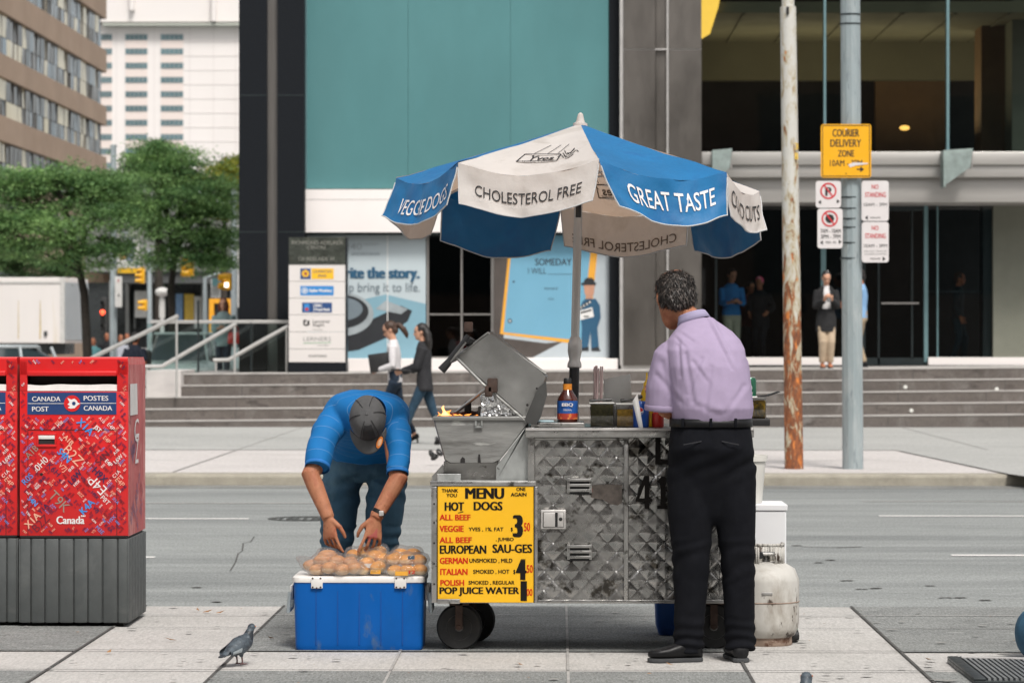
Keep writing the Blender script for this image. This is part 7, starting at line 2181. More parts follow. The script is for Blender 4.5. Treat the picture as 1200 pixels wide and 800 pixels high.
for kx, (py_, hw, ry, dz) in enumerate(((377, 20.5, .070, 0), (372, 18.3, .063, 0), (368.5, 17, .060, 0), (367.5, 16, .057, 0))): rg.append((V(813 - kx * 1.2, py_, .088), Vector((1, .1, .28)), Vector((-.1, 1, -.22)), hw / sV, ry))
mb.loft(rg, 36, 0, False); cl_ = mb.build('collar', m_lild, ven, 60)
sd = cl_.modifiers.new('t', 'SOLIDIFY'); sd.thickness = .004
mb = MB(); cf = V(782.5, 477, .06)
mb.lathe([(.1045, -.012), (.106, -.010), (.106, .012), (.1035, .014)], cf, 30, axis=(J['el'] - V(784, 440, .05)), caps=False); mb.build('cuff', m_lil, ven, 60)
m_trk = M('black_wool', (.0065, .007, .0095), .9, var=.25, scale=10, bump=.05, bscale=200, spec=.12)
mb = MB()
def tr(px, py, dy, hw, ry): return (V(px, py, dy), Vector((1, .06, 0)), Vector((-.06, 1, 0)), hw / sV, ry)
mb.loft([tr(833, 493, .01, 43, .146), tr(833, 500, .01, 46.5, .155), tr(833, 525, .0, 49, .165), tr(833, 548, .025, 50, .150), tr(833, 568, .035, 49.5, .140), tr(833, 588, .035, 47, .120), tr(834, 603, .03, 36, .10), tr(834, 614, .02, 20, .06)], 32, 0, True, 2.5)
P, Q = dense([V(809, 548), V(809.5, 600), V(810, 650), V(809, 700), V(807, 745), V(806, 764)], [.106, .104, .087, .072, .066, .070], 5); mb.tube(P, Q, 20)
P, Q = dense([V(857, 548), V(861, 600), V(864.5, 650), V(866, 700), V(867, 745), V(867, 760)], [.110, .096, .078, .071, .067, .070], 5); mb.tube(P, Q, 20)
def tr_disp(p):
    d = wrinkle(.004, 8, 9, (1, 1, .5))(p)
    t = F_PX / p.y; py = 397 - (p.z - CAM_Z) * t
    if 625 < py < 690: d += .0035 * math.sin(py * .33 + 7 * nz(p, 5) + p.x * 22) * math.sin((py - 625) / 65 * math.pi)
    if 515 < py < 570: d += .003 * math.sin((py + (p.x * t) * .55) * .30 + 5 * nz(p, 4)) * math.sin((py - 515) / 55 * math.pi)
    if py > 715: d += .007 * math.sin(py * .42 + 6 * nz(p, 6)) * (py - 715) / 45
    if py < 500 : d += .001
    return d
me = fused(mb, .0075, 12, tr_disp)
link_mesh('trousers', me, m_trk, ven, 80)
mb = MB(); mb.loft([tr(833, 499.5, .01, 48.6, .166), tr(833, 490, .01, 48.0, .164)], 40, 0, False, 2.5); bl = mb.build('belt', m_shoeb, ven, 40)
sd = bl.modifiers.new('t', 'SOLIDIFY'); sd.thickness = .004
for px in (800, 833, 862):
    mb = MB(); mb.box(V(px - 1.6, 500.5, -.161 + (abs(px - 833) / 50) ** 2 * .06), V(px + 1.6, 490, -.150 + (abs(px - 833) / 50) ** 2 * .06), .001); mb.build('belt_loop', m_trk, ven, 30)
mb = MB(); 
for x0, y0, x1, y1 in ((801, 521, 822, 517), (846, 517, 866, 521)): mb.tube([V(x0, y0, -.158), V((x0 + x1) / 2, (y0 + y1) / 2, -.17), V(x1, y1, -.158)], .0028, 5)
mb.build('pocket_seam', M('seam_black', (.02, .02, .024), .9), ven, 60)
shoe(ven, V(806, 752, -.02), (-.96, -.22), 1.0, m_shoeb, 0, .245, zg=0.002)
shoe(ven, V(866, 752, .0), (-.12, .98), 1.0, m_shoeb, 0, .27, zg=0.002)
mb = MB(); c, m_ = J['hd'], J['hm']
P_ = lambda x, y, z: c + m_ @ Vector((x, y, z))
mb.ell(P_(0, -.038, .034), .089, .086, .078, m_, 22, 14); mb.ell(P_(0, -.062, -.016), .083, .058, .068, m_, 18, 12)
for s in (-1, 1): mb.ell(P_(s * .064, -.012, .035), .018, .045, .036, m_, 12, 10); mb.ell(P_(s * .072, -.042, -.015), .014, .035, .045, m_, 10, 8)
mb.ell(P_(0, .022, .085), .055, .058, .026, m_, 16, 8)
def hdisp(p):
    q = m_.transposed() @ (p - c)
    return .006 * nz(Vector((q.x * 2.0, q.y * .8, q.z * 1.0)), 32) + .003 * nz(q, 90) - (.010 * max(0, 1 - ((q - Vector((.01, -.022, .112))).length / .05)))
me = fused(mb, .005, 1, hdisp)
hob = link_mesh('hair', me, m_hairg, ven, 60)
def strands(ob, n, mat, lo, hi, ln=.026, seed=3):
    rnd = random.Random(seed); me = ob.data; polys = me.polygons; vs, fs = [], []; off = wmat(ob).translation
    for _ in range(n):
        pl = polys[rnd.randrange(len(polys))]; nn = pl.normal; p0 = pl.center.copy()
        d = Vector((rnd.gauss(0, .45), rnd.gauss(-.1, .45), -1)); d = (d - nn * d.dot(nn))
        if d.length < .05: continue
        d.normalize(); w_ = nn.cross(d) * rnd.uniform(.0010, .0021); l_ = ln * rnd.uniform(.6, 1.3); h_ = rnd.uniform(lo, hi); sd_ = nn.cross(d) * rnd.uniform(-.006, .006)
        pts = [p0, p0 + d * l_ * .45 + nn * h_ + sd_ * .5, p0 + d * l_ + nn * h_ * .35 + sd_]
        i = len(vs)
        for q, s_ in zip(pts, (1, .9, .3)): vs += [q - w_ * s_, q + w_ * s_]
        fs += [(i, i + 1, i + 3, i + 2), (i + 2, i + 3, i + 5, i + 4)]
    m2 = bpy.data.meshes.new('hair_strands'); m2.from_pydata(vs, [], fs)
    return link_mesh('hair_strands', m2, mat, ob, 0, local=True)
def strandmat(name, a_, b_):
    m = bpy.data.materials.new(name); m.use_nodes = True; nt = m.node_tree; p = nt.nodes['Principled BSDF']
    geo = nt.nodes.new("ShaderNodeNewGeometry")
    nt.links.new(_mix(nt, a_, b_, _ramp(nt, geo.outputs['Random Per Island'], .55, 1.0)), p.inputs['Base Color']); p.inputs['Roughness'].default_value = .5
    return m
strands(hob, 2600, strandmat('grey_strands', (.010, .0075, .006), (.15, .125, .11)), .002, .008)
mb = MB(); mb.ell(P_(.006, -.020, .106), .046, .050, .013, m_, 16, 8); mb.build('bald_patch', m_skin2, hob, 60)
# glasses arm over the ear
mb = MB(); mb.tube([P_(-.083, .035, .012), P_(-.084, .0, .008), P_(-.080, -.03, -.008)], .0025, 6); mb.tube([P_(.083, .035, .012), P_(.084, .0, .008), P_(.080, -.03, -.008)], .0025, 6); mb.build('glasses', m_frame, ven)

# ------------------------------------------------------------------ the bending man
YK3 = 14.72
B_ = lambda px, py, Y: W(px, py, Y)
J = dict(pv=B_(429, 540, 14.74), wa=B_(429, 512, 14.66), ch=B_(431, 488, 14.40), nk=B_(433, 484, 14.16), sl=B_(458, 496, 14.24), sr=B_(395, 496, 14.24), hl=B_(452, 552, 14.76), hr=B_(406, 552, 14.76),
         el=B_(467, 560, 14.08), wl=B_(440, 607, 14.02), er=B_(364, 556, 14.08), wr=B_(385, 607, 14.02), kl=B_(446, 640, 14.62), kr=B_(398, 640, 14.62), al=B_(446, 722, 14.70), ar=B_(398, 722, 14.70), fl=Vector((.15, -1, 0)), fr=Vector((-.15, -1, 0)),
         hd=B_(431, 492, 14.05), hm=frame_of((.05, -.22, -1), (.03, -1, .2)))
hands = {'l': (Vector((-.14, -.10, -1)), Vector((-.3, .9, -.2)), Vector((-1, -.35, 0)), 1.02, .4, .20, (.10, .45, .7, .85)), 'r': (Vector((.10, -.08, -1)), Vector((.35, .9, -.1)), Vector((.8, -.6, 0)), 1.02, .55, .16, (.22, .55, .70, .75))}
man = body_skin(J, 1.0, .95, m_skin2, 'person', .0045, hands, armw=1.22)
tag(man, 'man in a blue striped polo and grey cap bending over the cooler', 'person')
def polo_mat():
    m = bpy.data.materials.new('striped_polo'); m.use_nodes = True; nt = m.node_tree; p = nt.nodes['Principled BSDF']
    v = _coords(nt); sep = nt.nodes.new("ShaderNodeSeparateXYZ"); nt.links.new(v, sep.inputs[0])
    at = nt.nodes.new("ShaderNodeAttribute"); at.attribute_name = 'stripe'
    fr_ = _math(nt, 'FRACT', at.outputs['Fac']); d = _math(nt, 'ABSOLUTE', _math(nt, 'SUBTRACT', fr_, .5))
    thin = _ramp(nt, d, .012, .03, 1, 0)
    base = _mix(nt, (.008, .125, .36), (.012, .165, .43), _noise(nt, v, 9, 5))
    nt.links.new(_mix(nt, base, (.30, .42, .56), _math(nt, 'MULTIPLY', thin, .3)), p.inputs['Base Color'])
    p.inputs['Roughness'].default_value = .75; p.inputs['Specular IOR Level'].default_value = .2
    b = nt.nodes.new("ShaderNodeBump"); b.inputs['Strength'].default_value = .12; b.inputs['Distance'].default_value = .004
    nt.links.new(_noise(nt, v, 200, 3), b.inputs['Height']); nt.links.new(b.outputs[0], p.inputs['Normal'])
    return m
mb = MB()
def br(px, py, Y, hw, ry, front): return (B_(px, py, Y), X, Vector(front), hw, ry)
mb.loft([br(429, 546, 14.76, .165, .125, (0, -1, -.1)), br(429, 530, 14.74, .178, .135, (0, -1, -.35)), br(429, 512, 14.66, .185, .135, (0, -.8, -.8)), br(430, 496, 14.52, .200, .135, (0, -.35, -1)), br(429, 488, 14.38, .205, .130, (0, -.12, -1)), br(429, 486, 14.27, .205, .115, (0, 0, -1)), br(431, 486, 14.19, .155, .090, (0, .1, -1)), br(433, 485, 14.13, .075, .068, (0, .2, -1))], 36, 0, True, 2.3)
sleeves = []
for q, pts in (('r', [B_(396, 488, 14.27), B_(382, 506, 14.20), B_(375, 528, 14.13), B_(372, 546, 14.08)]), ('l', [B_(459, 488, 14.27), B_(466, 508, 14.20), B_(467, 534, 14.12), B_(466, 553, 14.08)])):
    P, Q = dense(pts, [.074, .070, .060, .057] if q == 'r' else [.070, .062, .053, .050], 5); mb.tube(P, Q, 20); sleeves.append(pts)
def polo_disp(p):
    d = wrinkle(.009, 8, 14, (.8, 1.2, .9))(p)
    for pts in sleeves:
        dd = (p - pts[0]).length; d += .004 * math.sin(dd * 60) * math.exp(-(dd / .12) ** 2)
    return d
me = fused(mb, .0065, 8, polo_disp)
axis = [B_(429, 546, 14.76), B_(429, 512, 14.66), B_(431, 487, 14.38), B_(433, 485, 14.13)]
attr = me.attributes.new('stripe', 'FLOAT', 'POINT')
for i, v in enumerate(me.vertices):
    p = v.co
    best = (9, 0); acc = 0
    for a_, c_ in zip(axis, axis[1:]):
        e = c_ - a_; t = max(0, min(1, (p - a_).dot(e) / e.length_squared)); d_ = (p - a_ - e * t).length
        if d_ < best[0]: best = (d_, acc + t * e.length)
        acc += e.length
    acc = 3.0
    for pts in sleeves:
        for a_, c_ in zip(pts, pts[1:]):
            e = c_ - a_; t = max(0, min(1, (p - a_).dot(e) / e.length_squared)); d_ = (p - a_ - e * t).length + .075
            if d_ < best[0]: best = (d_, acc + t * e.length + (a_ - pts[0]).length)
    attr.data[i].value = best[1] / .062
m_polo = polo_mat()
pol = link_mesh('polo_shirt', me, m_polo, man, 80)
mb = MB(); mb.lathe([(.0575, -.008), (.060, -.006), (.060, .008), (.057, .010)], sleeves[0][-1], 28, axis=sleeves[0][-1] - sleeves[0][-2], caps=False); mb.lathe([(.0505, -.008), (.053, -.006), (.053, .008), (.050, .010)], sleeves[1][-1], 28, axis=sleeves[1][-1] - sleeves[1][-2], caps=False)
pl = mb.build('sleeve_hem', M('polo_hem', (.012, .15, .45), .8), pol, 60)
mb = MB(); mb.loft([(B_(433, 484, 14.16), X, Vector((0, .1, -1)), .082, .075), (B_(433, 481, 14.11), X, Vector((0, .2, -1)), .074, .070), (B_(433, 482, 14.09), X, Vector((0, .2, -1)), .080, .076)], 28, 0, False)
co = mb.build('collar', M('polo_collar', (.014, .16, .50), .8), pol, 60); co.modifiers.new('t', 'SOLIDIFY').thickness = .004
m_den = M('denim', (.045, .115, .18), .85, var=.22, scale=7, patch=(.12, .22, .28), pscale=5, plo=.5, phi=.75, bump=.12, bscale=260, stretch=(1, 1, .5))
mb = MB()
mb.loft([br(429, 520, 14.76, .165, .12, (0, -1, -.15)), br(429, 545, 14.75, .195, .135, (0, -1, 0)), br(428, 554, 14.74, .195, .13, (0, -1, 0)), br(428, 563, 14.73, .15, .08, (0, -1, 0))], 32, 0, True, 2.6)
P, Q = dense([B_(402, 552, 14.74), B_(397, 600, 14.66), B_(394, 640, 14.62), B_(395, 690, 14.68), B_(398, 731, 14.70)], [.100, .090, .078, .076, .074], 5); mb.tube(P, Q, 20)
P, Q = dense([B_(454, 552, 14.74), B_(451, 600, 14.66), B_(447, 640, 14.62), B_(446, 690, 14.68), B_(446, 731, 14.70)], [.100, .092, .080, .076, .074], 5); mb.tube(P, Q, 20)
def jean_disp(p):
    t = F_PX / p.y; py = 397 - (p.z - CAM_Z) * t
    d = wrinkle(.0055, 8, 21, (1, 1, 1.1))(p)
    if 548 < py < 600: d += .006 * math.sin((py - abs(p.x * t + 226) * .5) * .36 + 4 * nz(p, 5)) * math.sin((py - 548) / 52 * math.pi)
    if py > 615: d += .005 * math.sin(py * .40 + 6 * nz(p, 5))
    return d
me = fused(mb, .007, 10, jean_disp)
link_mesh('jeans', me, m_den, man, 80)
shoe(man, B_(398, 726, 14.70), (-.15, -1), 1.0, m_shoeb, 0, .28, zg=.002); shoe(man, B_(446, 726, 14.70), (.15, -1), 1.0, m_shoeb, 0, .28, zg=.002)
# cap
m_cap = M('cap_cloth', (.078, .078, .080), .9, var=.15, scale=20, bump=.1, bscale=200); m_capd = M('cap_dark', (.015, .015, .017), .8)
c, m_ = J['hd'], J['hm']; P_ = lambda x, y, z: c + m_ @ Vector((x, y, z))
mb = MB(); rr = []
for i in range(11):
    t = i / 10; z = .008 + .118 * math.sin(t * math.pi / 2); kf = math.cos(t * math.pi / 2) ** .55 if t < 1 else .02
    rr.append([P_(.086 * kf * math.cos(a_), -.006 + .108 * kf * math.sin(a_) * (1 if math.sin(a_) < 0 else .98), z) for a_ in [2 * math.pi * q / 40 for q in range(40)]])
mb._rings(rr, 0, True)
cp = mb.build('cap', m_cap, man, 70)
mb = MB()
def bill(u, v):
    x = (u - .5) * .165; a_ = 2 * (u - .5)
    y0 = .088 * math.sqrt(max(0, 1 - (x / .092) ** 2)) ; y = y0 + v * (.072 * math.sqrt(max(0.0, 1 - a_ * a_ * .93)) + .004)
    return P_(x, y, .020 - .022 * a_ * a_ - .018 * v)
mb.grid(bill, 24, 8); bl = mb.build('bill', m_cap, cp, 70); bl.modifiers.new('t', 'SOLIDIFY').thickness = .004
mb = MB()
for a_ in (-.9, .1, 1.15, 2.2, 3.25, 4.3):
    pts = []
    for i in range(10):
        t = i / 10; z = .010 + .1185 * math.sin(t * math.pi / 2); kf = math.cos(t * math.pi / 2) ** .55
        pts.append(P_(.0868 * kf * math.cos(a_), -.006 + .1088 * kf * math.sin(a_), z))
    mb.tube(pts, .0016, 5)
mb.build('seam', m_capd, cp, 60)
mb = MB()
def side_(u, v):
    a_ = -1.15 + u * .75; t = v * .8; z = .012 + .119 * math.sin(t * math.pi / 2); kf = math.cos(t * math.pi / 2) ** .55
    return P_(.0875 * kf * math.cos(a_ + 2.4), -.006 + .1095 * kf * math.sin(a_ + 2.4), z)
mb.grid(side_, 10, 12); mb.build('dark_panel', m_capd, cp, 60)
mb = MB(); mb.lathe([(.001, .004), (.007, .003), (.009, 0)], P_(0, -.006, .126), 10, axis=m_ @ Vector((0, 0, 1))); mb.build('button', m_cap, cp)
def disc_at(u, v, r, lift, mat, nm, par):
    o = bill(u, v); e1 = (bill(u + .05, v) - bill(u - .05, v)).normalized(); e2 = (bill(u, min(1, v + .1)) - bill(u, v - .1)).normalized(); n = e1.cross(e2).normalized()
    if n.dot(m_ @ Vector((0, 0, 1))) < 0: n = -n
    mb = MB(); mb.quad([o + n * lift + e1 * r * math.cos(q) + e2 * r * math.sin(q) for q in [2 * math.pi * z / 24 for z in range(24)]]); return mb.build(nm, mat, par, 0)
lg = disc_at(.20, .55, .0235, .0045, M('patch_orange', (.70, .20, .03), .6, var=.1), 'badge', cp)
disc_at(.20, .55, .015, .0055, M('patch_cream', (.72, .42, .25), .6, var=.3, scale=60), 'badge_centre', lg); disc_at(.20, .55, .0275, .0038, m_capd, 'badge_ring', lg)
# watch
mb = MB(); wp = J['wl'] + (J['el'] - J['wl']).normalized() * .03; ax_ = (J['wl'] - J['el']).normalized()
mb.lathe([(.030, -.011), (.033, -.009), (.033, .009), (.030, .011)], wp, 24, axis=ax_, caps=False); wt = mb.build('watch', m_shoeb, man, 40)
mb = MB(); mb.box(wp + Vector((.004, -.040, -.012)), wp + Vector((.026, -.024, .012)), .003); mb.build('watch_case', m_line, wt, 30)

# ------------------------------------------------------------------ passers-by and people on the plaza
PH = {}
def hold(side, cfg): return cfg
def phone_at(J, label, col=None):
    p = (J['wl'] + J['wr']) * .5; f, r, u = J['axes']; q = p + f * .07 + u * .02
    mb = MB(); mb.box((-.036, -.005, -.07), (.036, .005, .07), .003, 0, Matrix.Translation(q) @ frame_of(f * .6 - u * .8).to_4x4() @ Matrix.Rotation(R(90), 4, 'X'))
    tag(mb.build('phone', m_blackp), label, 'phone')
def std_hands(J, curl=.7, k=1.0):
    f, r, u = J['axes']
    return {'l': ((J['wl'] - J['el']).normalized(), r, f * .5 + u * .5, k, curl), 'r': ((J['wr'] - J['er']).normalized(), -r, f * .5 + u * .5, k, curl)}
def plaza_z(p):          # height of the slanting plaza under a point
    return PLZ + math.tan(R(.46)) * (p.x - piv.x)

vx = .0125
# woman with a ponytail
g = W(463, 520, 41.4); g.z = .004
J = stand(g, -88, 1.66, True, .27, .05, {'l': (-.10, .22, 1.02), 'r': (.12, .24, 1.02)}, .45, 0, .04)
p = body_skin(J, J['k'], .86, m_skin3, 'person', .011, std_hands(J, .6, .9)); tag(p, 'woman with glasses and ponytail in a white sweater carrying a black folder', 'person')
m_sweat = M('white_knit', (.62, .60, .61), .9, var=.05); m_jean = M('dark_jeans', (.010, .022, .042), .85, var=.25, scale=8); m_jean2 = M('blue_jeans', (.014, .042, .072), .85, var=.25, scale=8)
garment_top(J, J['k'], .84, .008, 1.95, 'sweater', m_sweat, p, vx, .05, .005, 31)
garment_legs(J, J['k'], .86, .006, 'jeans', m_jean, p, vx, .93, .004, 3)
def pony(mb, P):
    mb.tube([P(0, -.10, .03), P(0, -.15, .01), P(0, -.185, -.08), P(.01, -.19, -.17), P(.01, -.175, -.22)], [.025, .034, .042, .032, .012], 12)
hair_cap(J, J['k'], p, m_hairb, .009, pony)
def glasses_on(J, p):
    c, m_ = J['hd'], J['hm']; P = lambda x, y, z: c + m_ @ (Vector((x, y, z)) * J['k']); mb = MB()
    for s in (-1, 1):
        mb.tube([P(s * .010, .105, .012), P(s * .012, .105, -.014), P(s * .046, .098, -.012), P(s * .05, .096, .012), P(s * .010, .105, .013)], .0035, 6); mb.tube([P(s * .05, .096, .008), P(s * .082, .0, .006)], .003, 5)
    mb.build('glasses', m_blackp, p)
glasses_on(J, p)
for q in 'lr': shoe(p, J['a' + q], J['f' + q], .9, m_shoeb, .06, .25, zg=max(.0, J['a' + q].z - .14) if q == 'r' else .002)
mb = MB(); f, r, u = J['axes']; q = g + f * .20 + u * 1.12 - r * .13
mb.box((-.15, -.012, -.13), (.15, .012, .13), .006, 0, Matrix.Translation(q) @ frame_of(r).to_4x4() @ Matrix.Rotation(R(-8), 4, 'Y')); tag(mb.build('folder', m_blackp), 'black folder held against the white sweater', 'folder')
# dark haired woman
g = W(497, 521, 41.0); g.z = .004
J = stand(g, -88, 1.63, True, .31, .03, {'l': (-.06, .30, 1.0), 'r': (.10, .20, 1.02)}, .12, 0, .05)
p = body_skin(J, J['k'], .86, m_skin3, 'person', .011, std_hands(J, .6, .9)); tag(p, 'woman with long dark hair, black blazer and jeans walking in heels', 'person')
m_gtop = M('grey_top', (.38, .39, .41), .9, var=.05); m_blz = M('black_blazer', (.014, .014, .017), .8, var=.2)
garment_top(J, J['k'], .84, .004, .6, 'top', m_gtop, p, vx, .10, .004, 37)
def blazer(J, p, mat, seed, hem=.14, gap=.075, flare=1.08):
    """jacket left open along the chest"""
    o = garment_top(J, J['k'], .86, .016, 1.92, 'blazer', mat, p, vx, hem, .005, seed, flare=flare)
    me = o.data; bm = bmesh.new(); bm.from_mesh(me); f, r, u = J['axes']; off = wmat(o).translation
    dele = []
    for fc in bm.faces:
        c_ = fc.calc_center_median() + off; d_ = c_ - J['ch']
        arm = min((c_ - J['er']).length, (c_ - J['el']).length, (c_ - J['wl']).length, (c_ - J['wr']).length) < .10
        wgap = gap * (0.6 + max(0, (J['nk'].z - c_.z)) * 1.1)
        if d_.dot(f) > .03 and abs(d_.dot(r)) < wgap and not arm: dele.append(fc)
    bmesh.ops.delete(bm, geom=dele, context='FACES'); bm.to_mesh(me); bm.free()
    o.modifiers.new('t', 'SOLIDIFY').thickness = -.006
    return o
blazer(J, p, m_blz, 41)
garment_legs(J, J['k'], .88, .006, 'jeans', m_jean2, p, vx, .95, .004, 6)
def longhair(mb, P):
    for x in (-.055, -.02, .02, .055):
        mb.tube([P(x, -.06, .05), P(x * 1.35, -.10, -.05), P(x * 1.6, -.10, -.15), P(x * 1.5 + .01, -.085, -.25), P(x * 1.2, -.08, -.32)], [.035, .042, .042, .036, .012], 10)
hair_cap(J, J['k'], p, m_haird, .009, longhair)
for q in 'lr': shoe(p, J['a' + q], J['f' + q], .9, m_shoeb, .07, .24, zg=.002 if q == 'l' else max(.002, J['a' + q].z - .15))
mb = MB(); f, r, u = J['axes']; q = g + f * .30 + u * 1.02 - r * .05
mb.box((-.13, -.14, -.012), (.13, .14, .012), .005, 0, Matrix.Translation(q) @ frame_of(f + u * .08).to_4x4()); tag(mb.build('tablet', m_blackp), 'black tablet carried flat by the dark haired woman', 'tablet')

# woman with the phone on the top step
def on_plaza(px, py, Y):
    g = W(px, py, Y); g.z = plaza_z(g) + .002; return g
g = on_plaza(968, 431, 50.75)
J = stand(g, 176, 1.62, True, .0, .0, {'l': (-.06, .22, 1.16), 'r': (.06, .22, 1.16)}, .45, 0, .0)
p = body_skin(J, J['k'], .84, m_skin3, 'person', .011, std_hands(J, .9, .9)); tag(p, 'woman in a black cardigan and beige trousers looking at her phone on the top step', 'person')
m_beige = M('beige_cotton', (.44, .34, .24), .9, var=.08); m_wtop = M('white_top', (.66, .64, .64), .9, var=.03); m_blk2 = M('black_knit', (.012, .012, .013), .9, var=.2)
garment_top(J, J['k'], .80, .004, .5, 'top', m_wtop, p, vx, .05, .003, 51)
blazer(J, p, m_blk2, 53, .12, .075, 1.06)
garment_legs(J, J['k'], .88, .016, 'trousers', m_beige, p, vx, .92, .004, 9)
mb = MB(); s2 = J['axes'][1]; f = J['axes'][0]
mb.loft([(J['pv'] - Vector((0, 0, .24)), s2, f, .178, .15), (J['pv'], s2, f, .172, .135), (J['wa'], s2, f, .135, .10)], 24); mb.build('skirt_panel', m_blk2, p, 60)
hair_cap(J, J['k'], p, m_haird, .009)
for q in 'lr': shoe(p, J['a' + q], J['f' + q], .86, M('sandal_tan', (.42, .16, .08), .6), 0, .25, zg=g.z)
phone_at(J, 'dark phone in the hands of the woman on the top step')

# man in light blue behind the steel pole
g = on_plaza(1009, 427, 52.2)
J = stand(g, -80, 1.68, False, .05, .0, {'l': (-.05, .26, 1.1), 'r': (.08, .26, 1.06)}, .3)
m_lb = M('light_blue_shirt', (.20, .36, .58), .8, var=.05); m_khk = M('khaki', (.36, .28, .19), .9, var=.08)
p = body_skin(J, J['k'], .95, m_skin2, 'person', .012, std_hands(J, .7, .95)); tag(p, 'man in a light blue shirt and khaki trousers mostly hidden by the steel pole', 'person')
garment_top(J, J['k'], .95, .012, .85, 'shirt', m_lb, p, vx, .04, .005, 61); garment_legs(J, J['k'], .95, .010, 'trousers', m_khk, p, vx, .97, .004, 12); hair_cap(J, J['k'], p, m_haird, .009)
for q in 'lr': shoe(p, J['a' + q], J['f' + q], .95, m_shoeb, 0, .27, zg=g.z)
# people behind the entrance glass
def inside(px, Y): 
    g = W(px, 425, Y); g.z = PLZ + .045; return g
g = inside(857, YB + 2.4)
J = stand(g, 172, 1.72, False, .04, .0, {'l': (-.09, .27, 1.13), 'r': (.06, .27, 1.13)}, .4, -15)
m_cob = M('cobalt_shirt', (.02, .20, .52), .8, var=.06); m_khl = M('pale_khaki', (.42, .42, .32), .9, var=.06)
p = body_skin(J, J['k'], 1.0, m_skin, 'person', .012, std_hands(J, .8, .95)); tag(p, 'man in a cobalt shirt and pale khakis reading his phone inside the entrance', 'person')
garment_top(J, J['k'], 1.0, .014, 1.6, 'shirt', m_cob, p, vx, .02, .005, 71); garment_legs(J, J['k'], 1.0, .010, 'trousers', m_khl, p, vx, .97, .004, 15); hair_cap(J, J['k'], p, m_haird, .009)
mb = MB(); f, r, u = J['axes']; mb.loft([(J['wa'] - u * .10, r, f, .152, .118), (J['wa'] - u * .065, r, f, .150, .116)], 24); mb.build('belt', m_shoeb, p, 40)
for q in 'lr': shoe(p, J['a' + q], J['f' + q], .95, m_shoeb, 0, .27, zg=g.z)
phone_at(J, 'phone held by the man in the cobalt shirt')
m_dkc = M('dark_clothes', (.010, .011, .014), .9, var=.2); m_pink = M('pink_cap', (.80, .10, .22), .7, var=.2, scale=12, patch=(.85, .45, .5), pscale=12, plo=.55, phi=.6)
g = inside(891, YB + 2.6)
J = stand(g, 200, 1.58, True, .05, .05, {'l': (-.2, .2, .95), 'r': (.15, .25, .95)}, .25)
p = body_skin(J, J['k'], .86, m_skin2, 'person', .012, std_hands(J, .6, .9)); tag(p, 'person in dark clothes with a pink cap inside the entrance', 'person')
garment_top(J, J['k'], .9, .02, 1.9, 'coat', m_dkc, p, vx, .2, .005, 81); garment_legs(J, J['k'], .86, .01, 'trousers', m_dkc, p, vx, .97, .004, 16)
hair_cap(J, J['k'], p, m_pink, .009, None, False, 'cap')
for q in 'lr': shoe(p, J['a' + q], J['f' + q], .9, m_shoeb, 0, .25, zg=g.z)
g = inside(877, YB + 3.0)
J = stand(g, 150, 1.50, True, .03, .08, {'l': (-.05, .28, .86), 'r': (.14, .30, .86)}, .3)
p = body_skin(J, J['k'], .86, m_skin2, 'person', .012, std_hands(J, .6, .9)); tag(p, 'shorter dark clothed person holding something yellow beside the pink cap', 'person')
garment_top(J, J['k'], .9, .016, 1.7, 'jacket', M('maroon_jacket', (.06, .015, .015), .9), p, vx, .12, .005, 83); garment_legs(J, J['k'], .86, .01, 'trousers', m_dkc, p, vx, .97, .004, 17); hair_cap(J, J['k'], p, m_haird, .009)
for q in 'lr': shoe(p, J['a' + q], J['f' + q], .9, m_shoeb, 0, .25, zg=g.z)
mb = MB(); q = (J['wl'] + J['wr']) * .5 + J['axes'][0] * .07; mb.loft([(q + Vector((0, 0, z)), J['axes'][1], J['axes'][0], w_, w_ * .5) for z, w_ in ((-.11, .03), (-.09, .075), (.05, .085), (.12, .05), (.14, .015))], 16)
tag(mb.build('yellow_bag', m_mus), 'bright yellow bag held by the shorter person inside', 'bag')
g = inside(1122, YB + 2.5)
J = stand(g, 100, 1.66, False, .10, .03, None, .1)
p = body_skin(J, J['k'], .95, m_skin2, 'person', .012, std_hands(J, .4, .95)); tag(p, 'dim figure in a dark sweater walking behind the glass right of the doors', 'person')
garment_top(J, J['k'], .95, .014, 1.9, 'sweater', M('dark_teal_knit', (.02, .03, .035), .9), p, vx, .06, .005, 91); garment_legs(J, J['k'], .95, .010, 'trousers', M('dark_teal_cloth', (.015, .035, .045), .9), p, vx, .97, .004, 18); hair_cap(J, J['k'], p, m_hairb, .009)
for q in 'lr': shoe(p, J['a' + q], J['f' + q], .95, m_shoeb, 0, .27, zg=g.z)
# woman with the red bag behind the balustrade
g = W(262, 438, 57.0)
mb = MB(); a_ = W(165, 0, 54.5); c_ = W(285, 0, 54.5); mb.box((a_.x, 54.2, -.1), (c_.x, 60, .536), .01); tag(mb.build('terrace', m_farconc2, smooth=0), kind='structure')
g.z = .54
J = stand(g, 178, 1.66, True, .06, .0, {'r': (.05, .24, 1.12)}, .05)
m_aqua = M('aqua_top', (.26, .36, .36), .9, var=.06)
p = body_skin(J, J['k'], .86, m_skin3, 'person', .012, std_hands(J, .6, .9)); tag(p, 'red haired woman in a pale aqua top behind the glass balustrade', 'person')
garment_top(J, J['k'], .88, .016, 1.6, 'top', m_aqua, p, vx, .12, .006, 95, sl_r=1.15); garment_legs(J, J['k'], .86, .006, 'jeans', m_jean, p, vx, .97, .004, 19)
def shoulder(mb, P):
    for s in (-1, 1): mb.tube([P(s * .06, .0, .03), P(s * .082, .0, -.06), P(s * .075, .02, -.15)], [.03, .034, .012], 8)
hair_cap(J, J['k'], p, m_hairr, .009, shoulder)
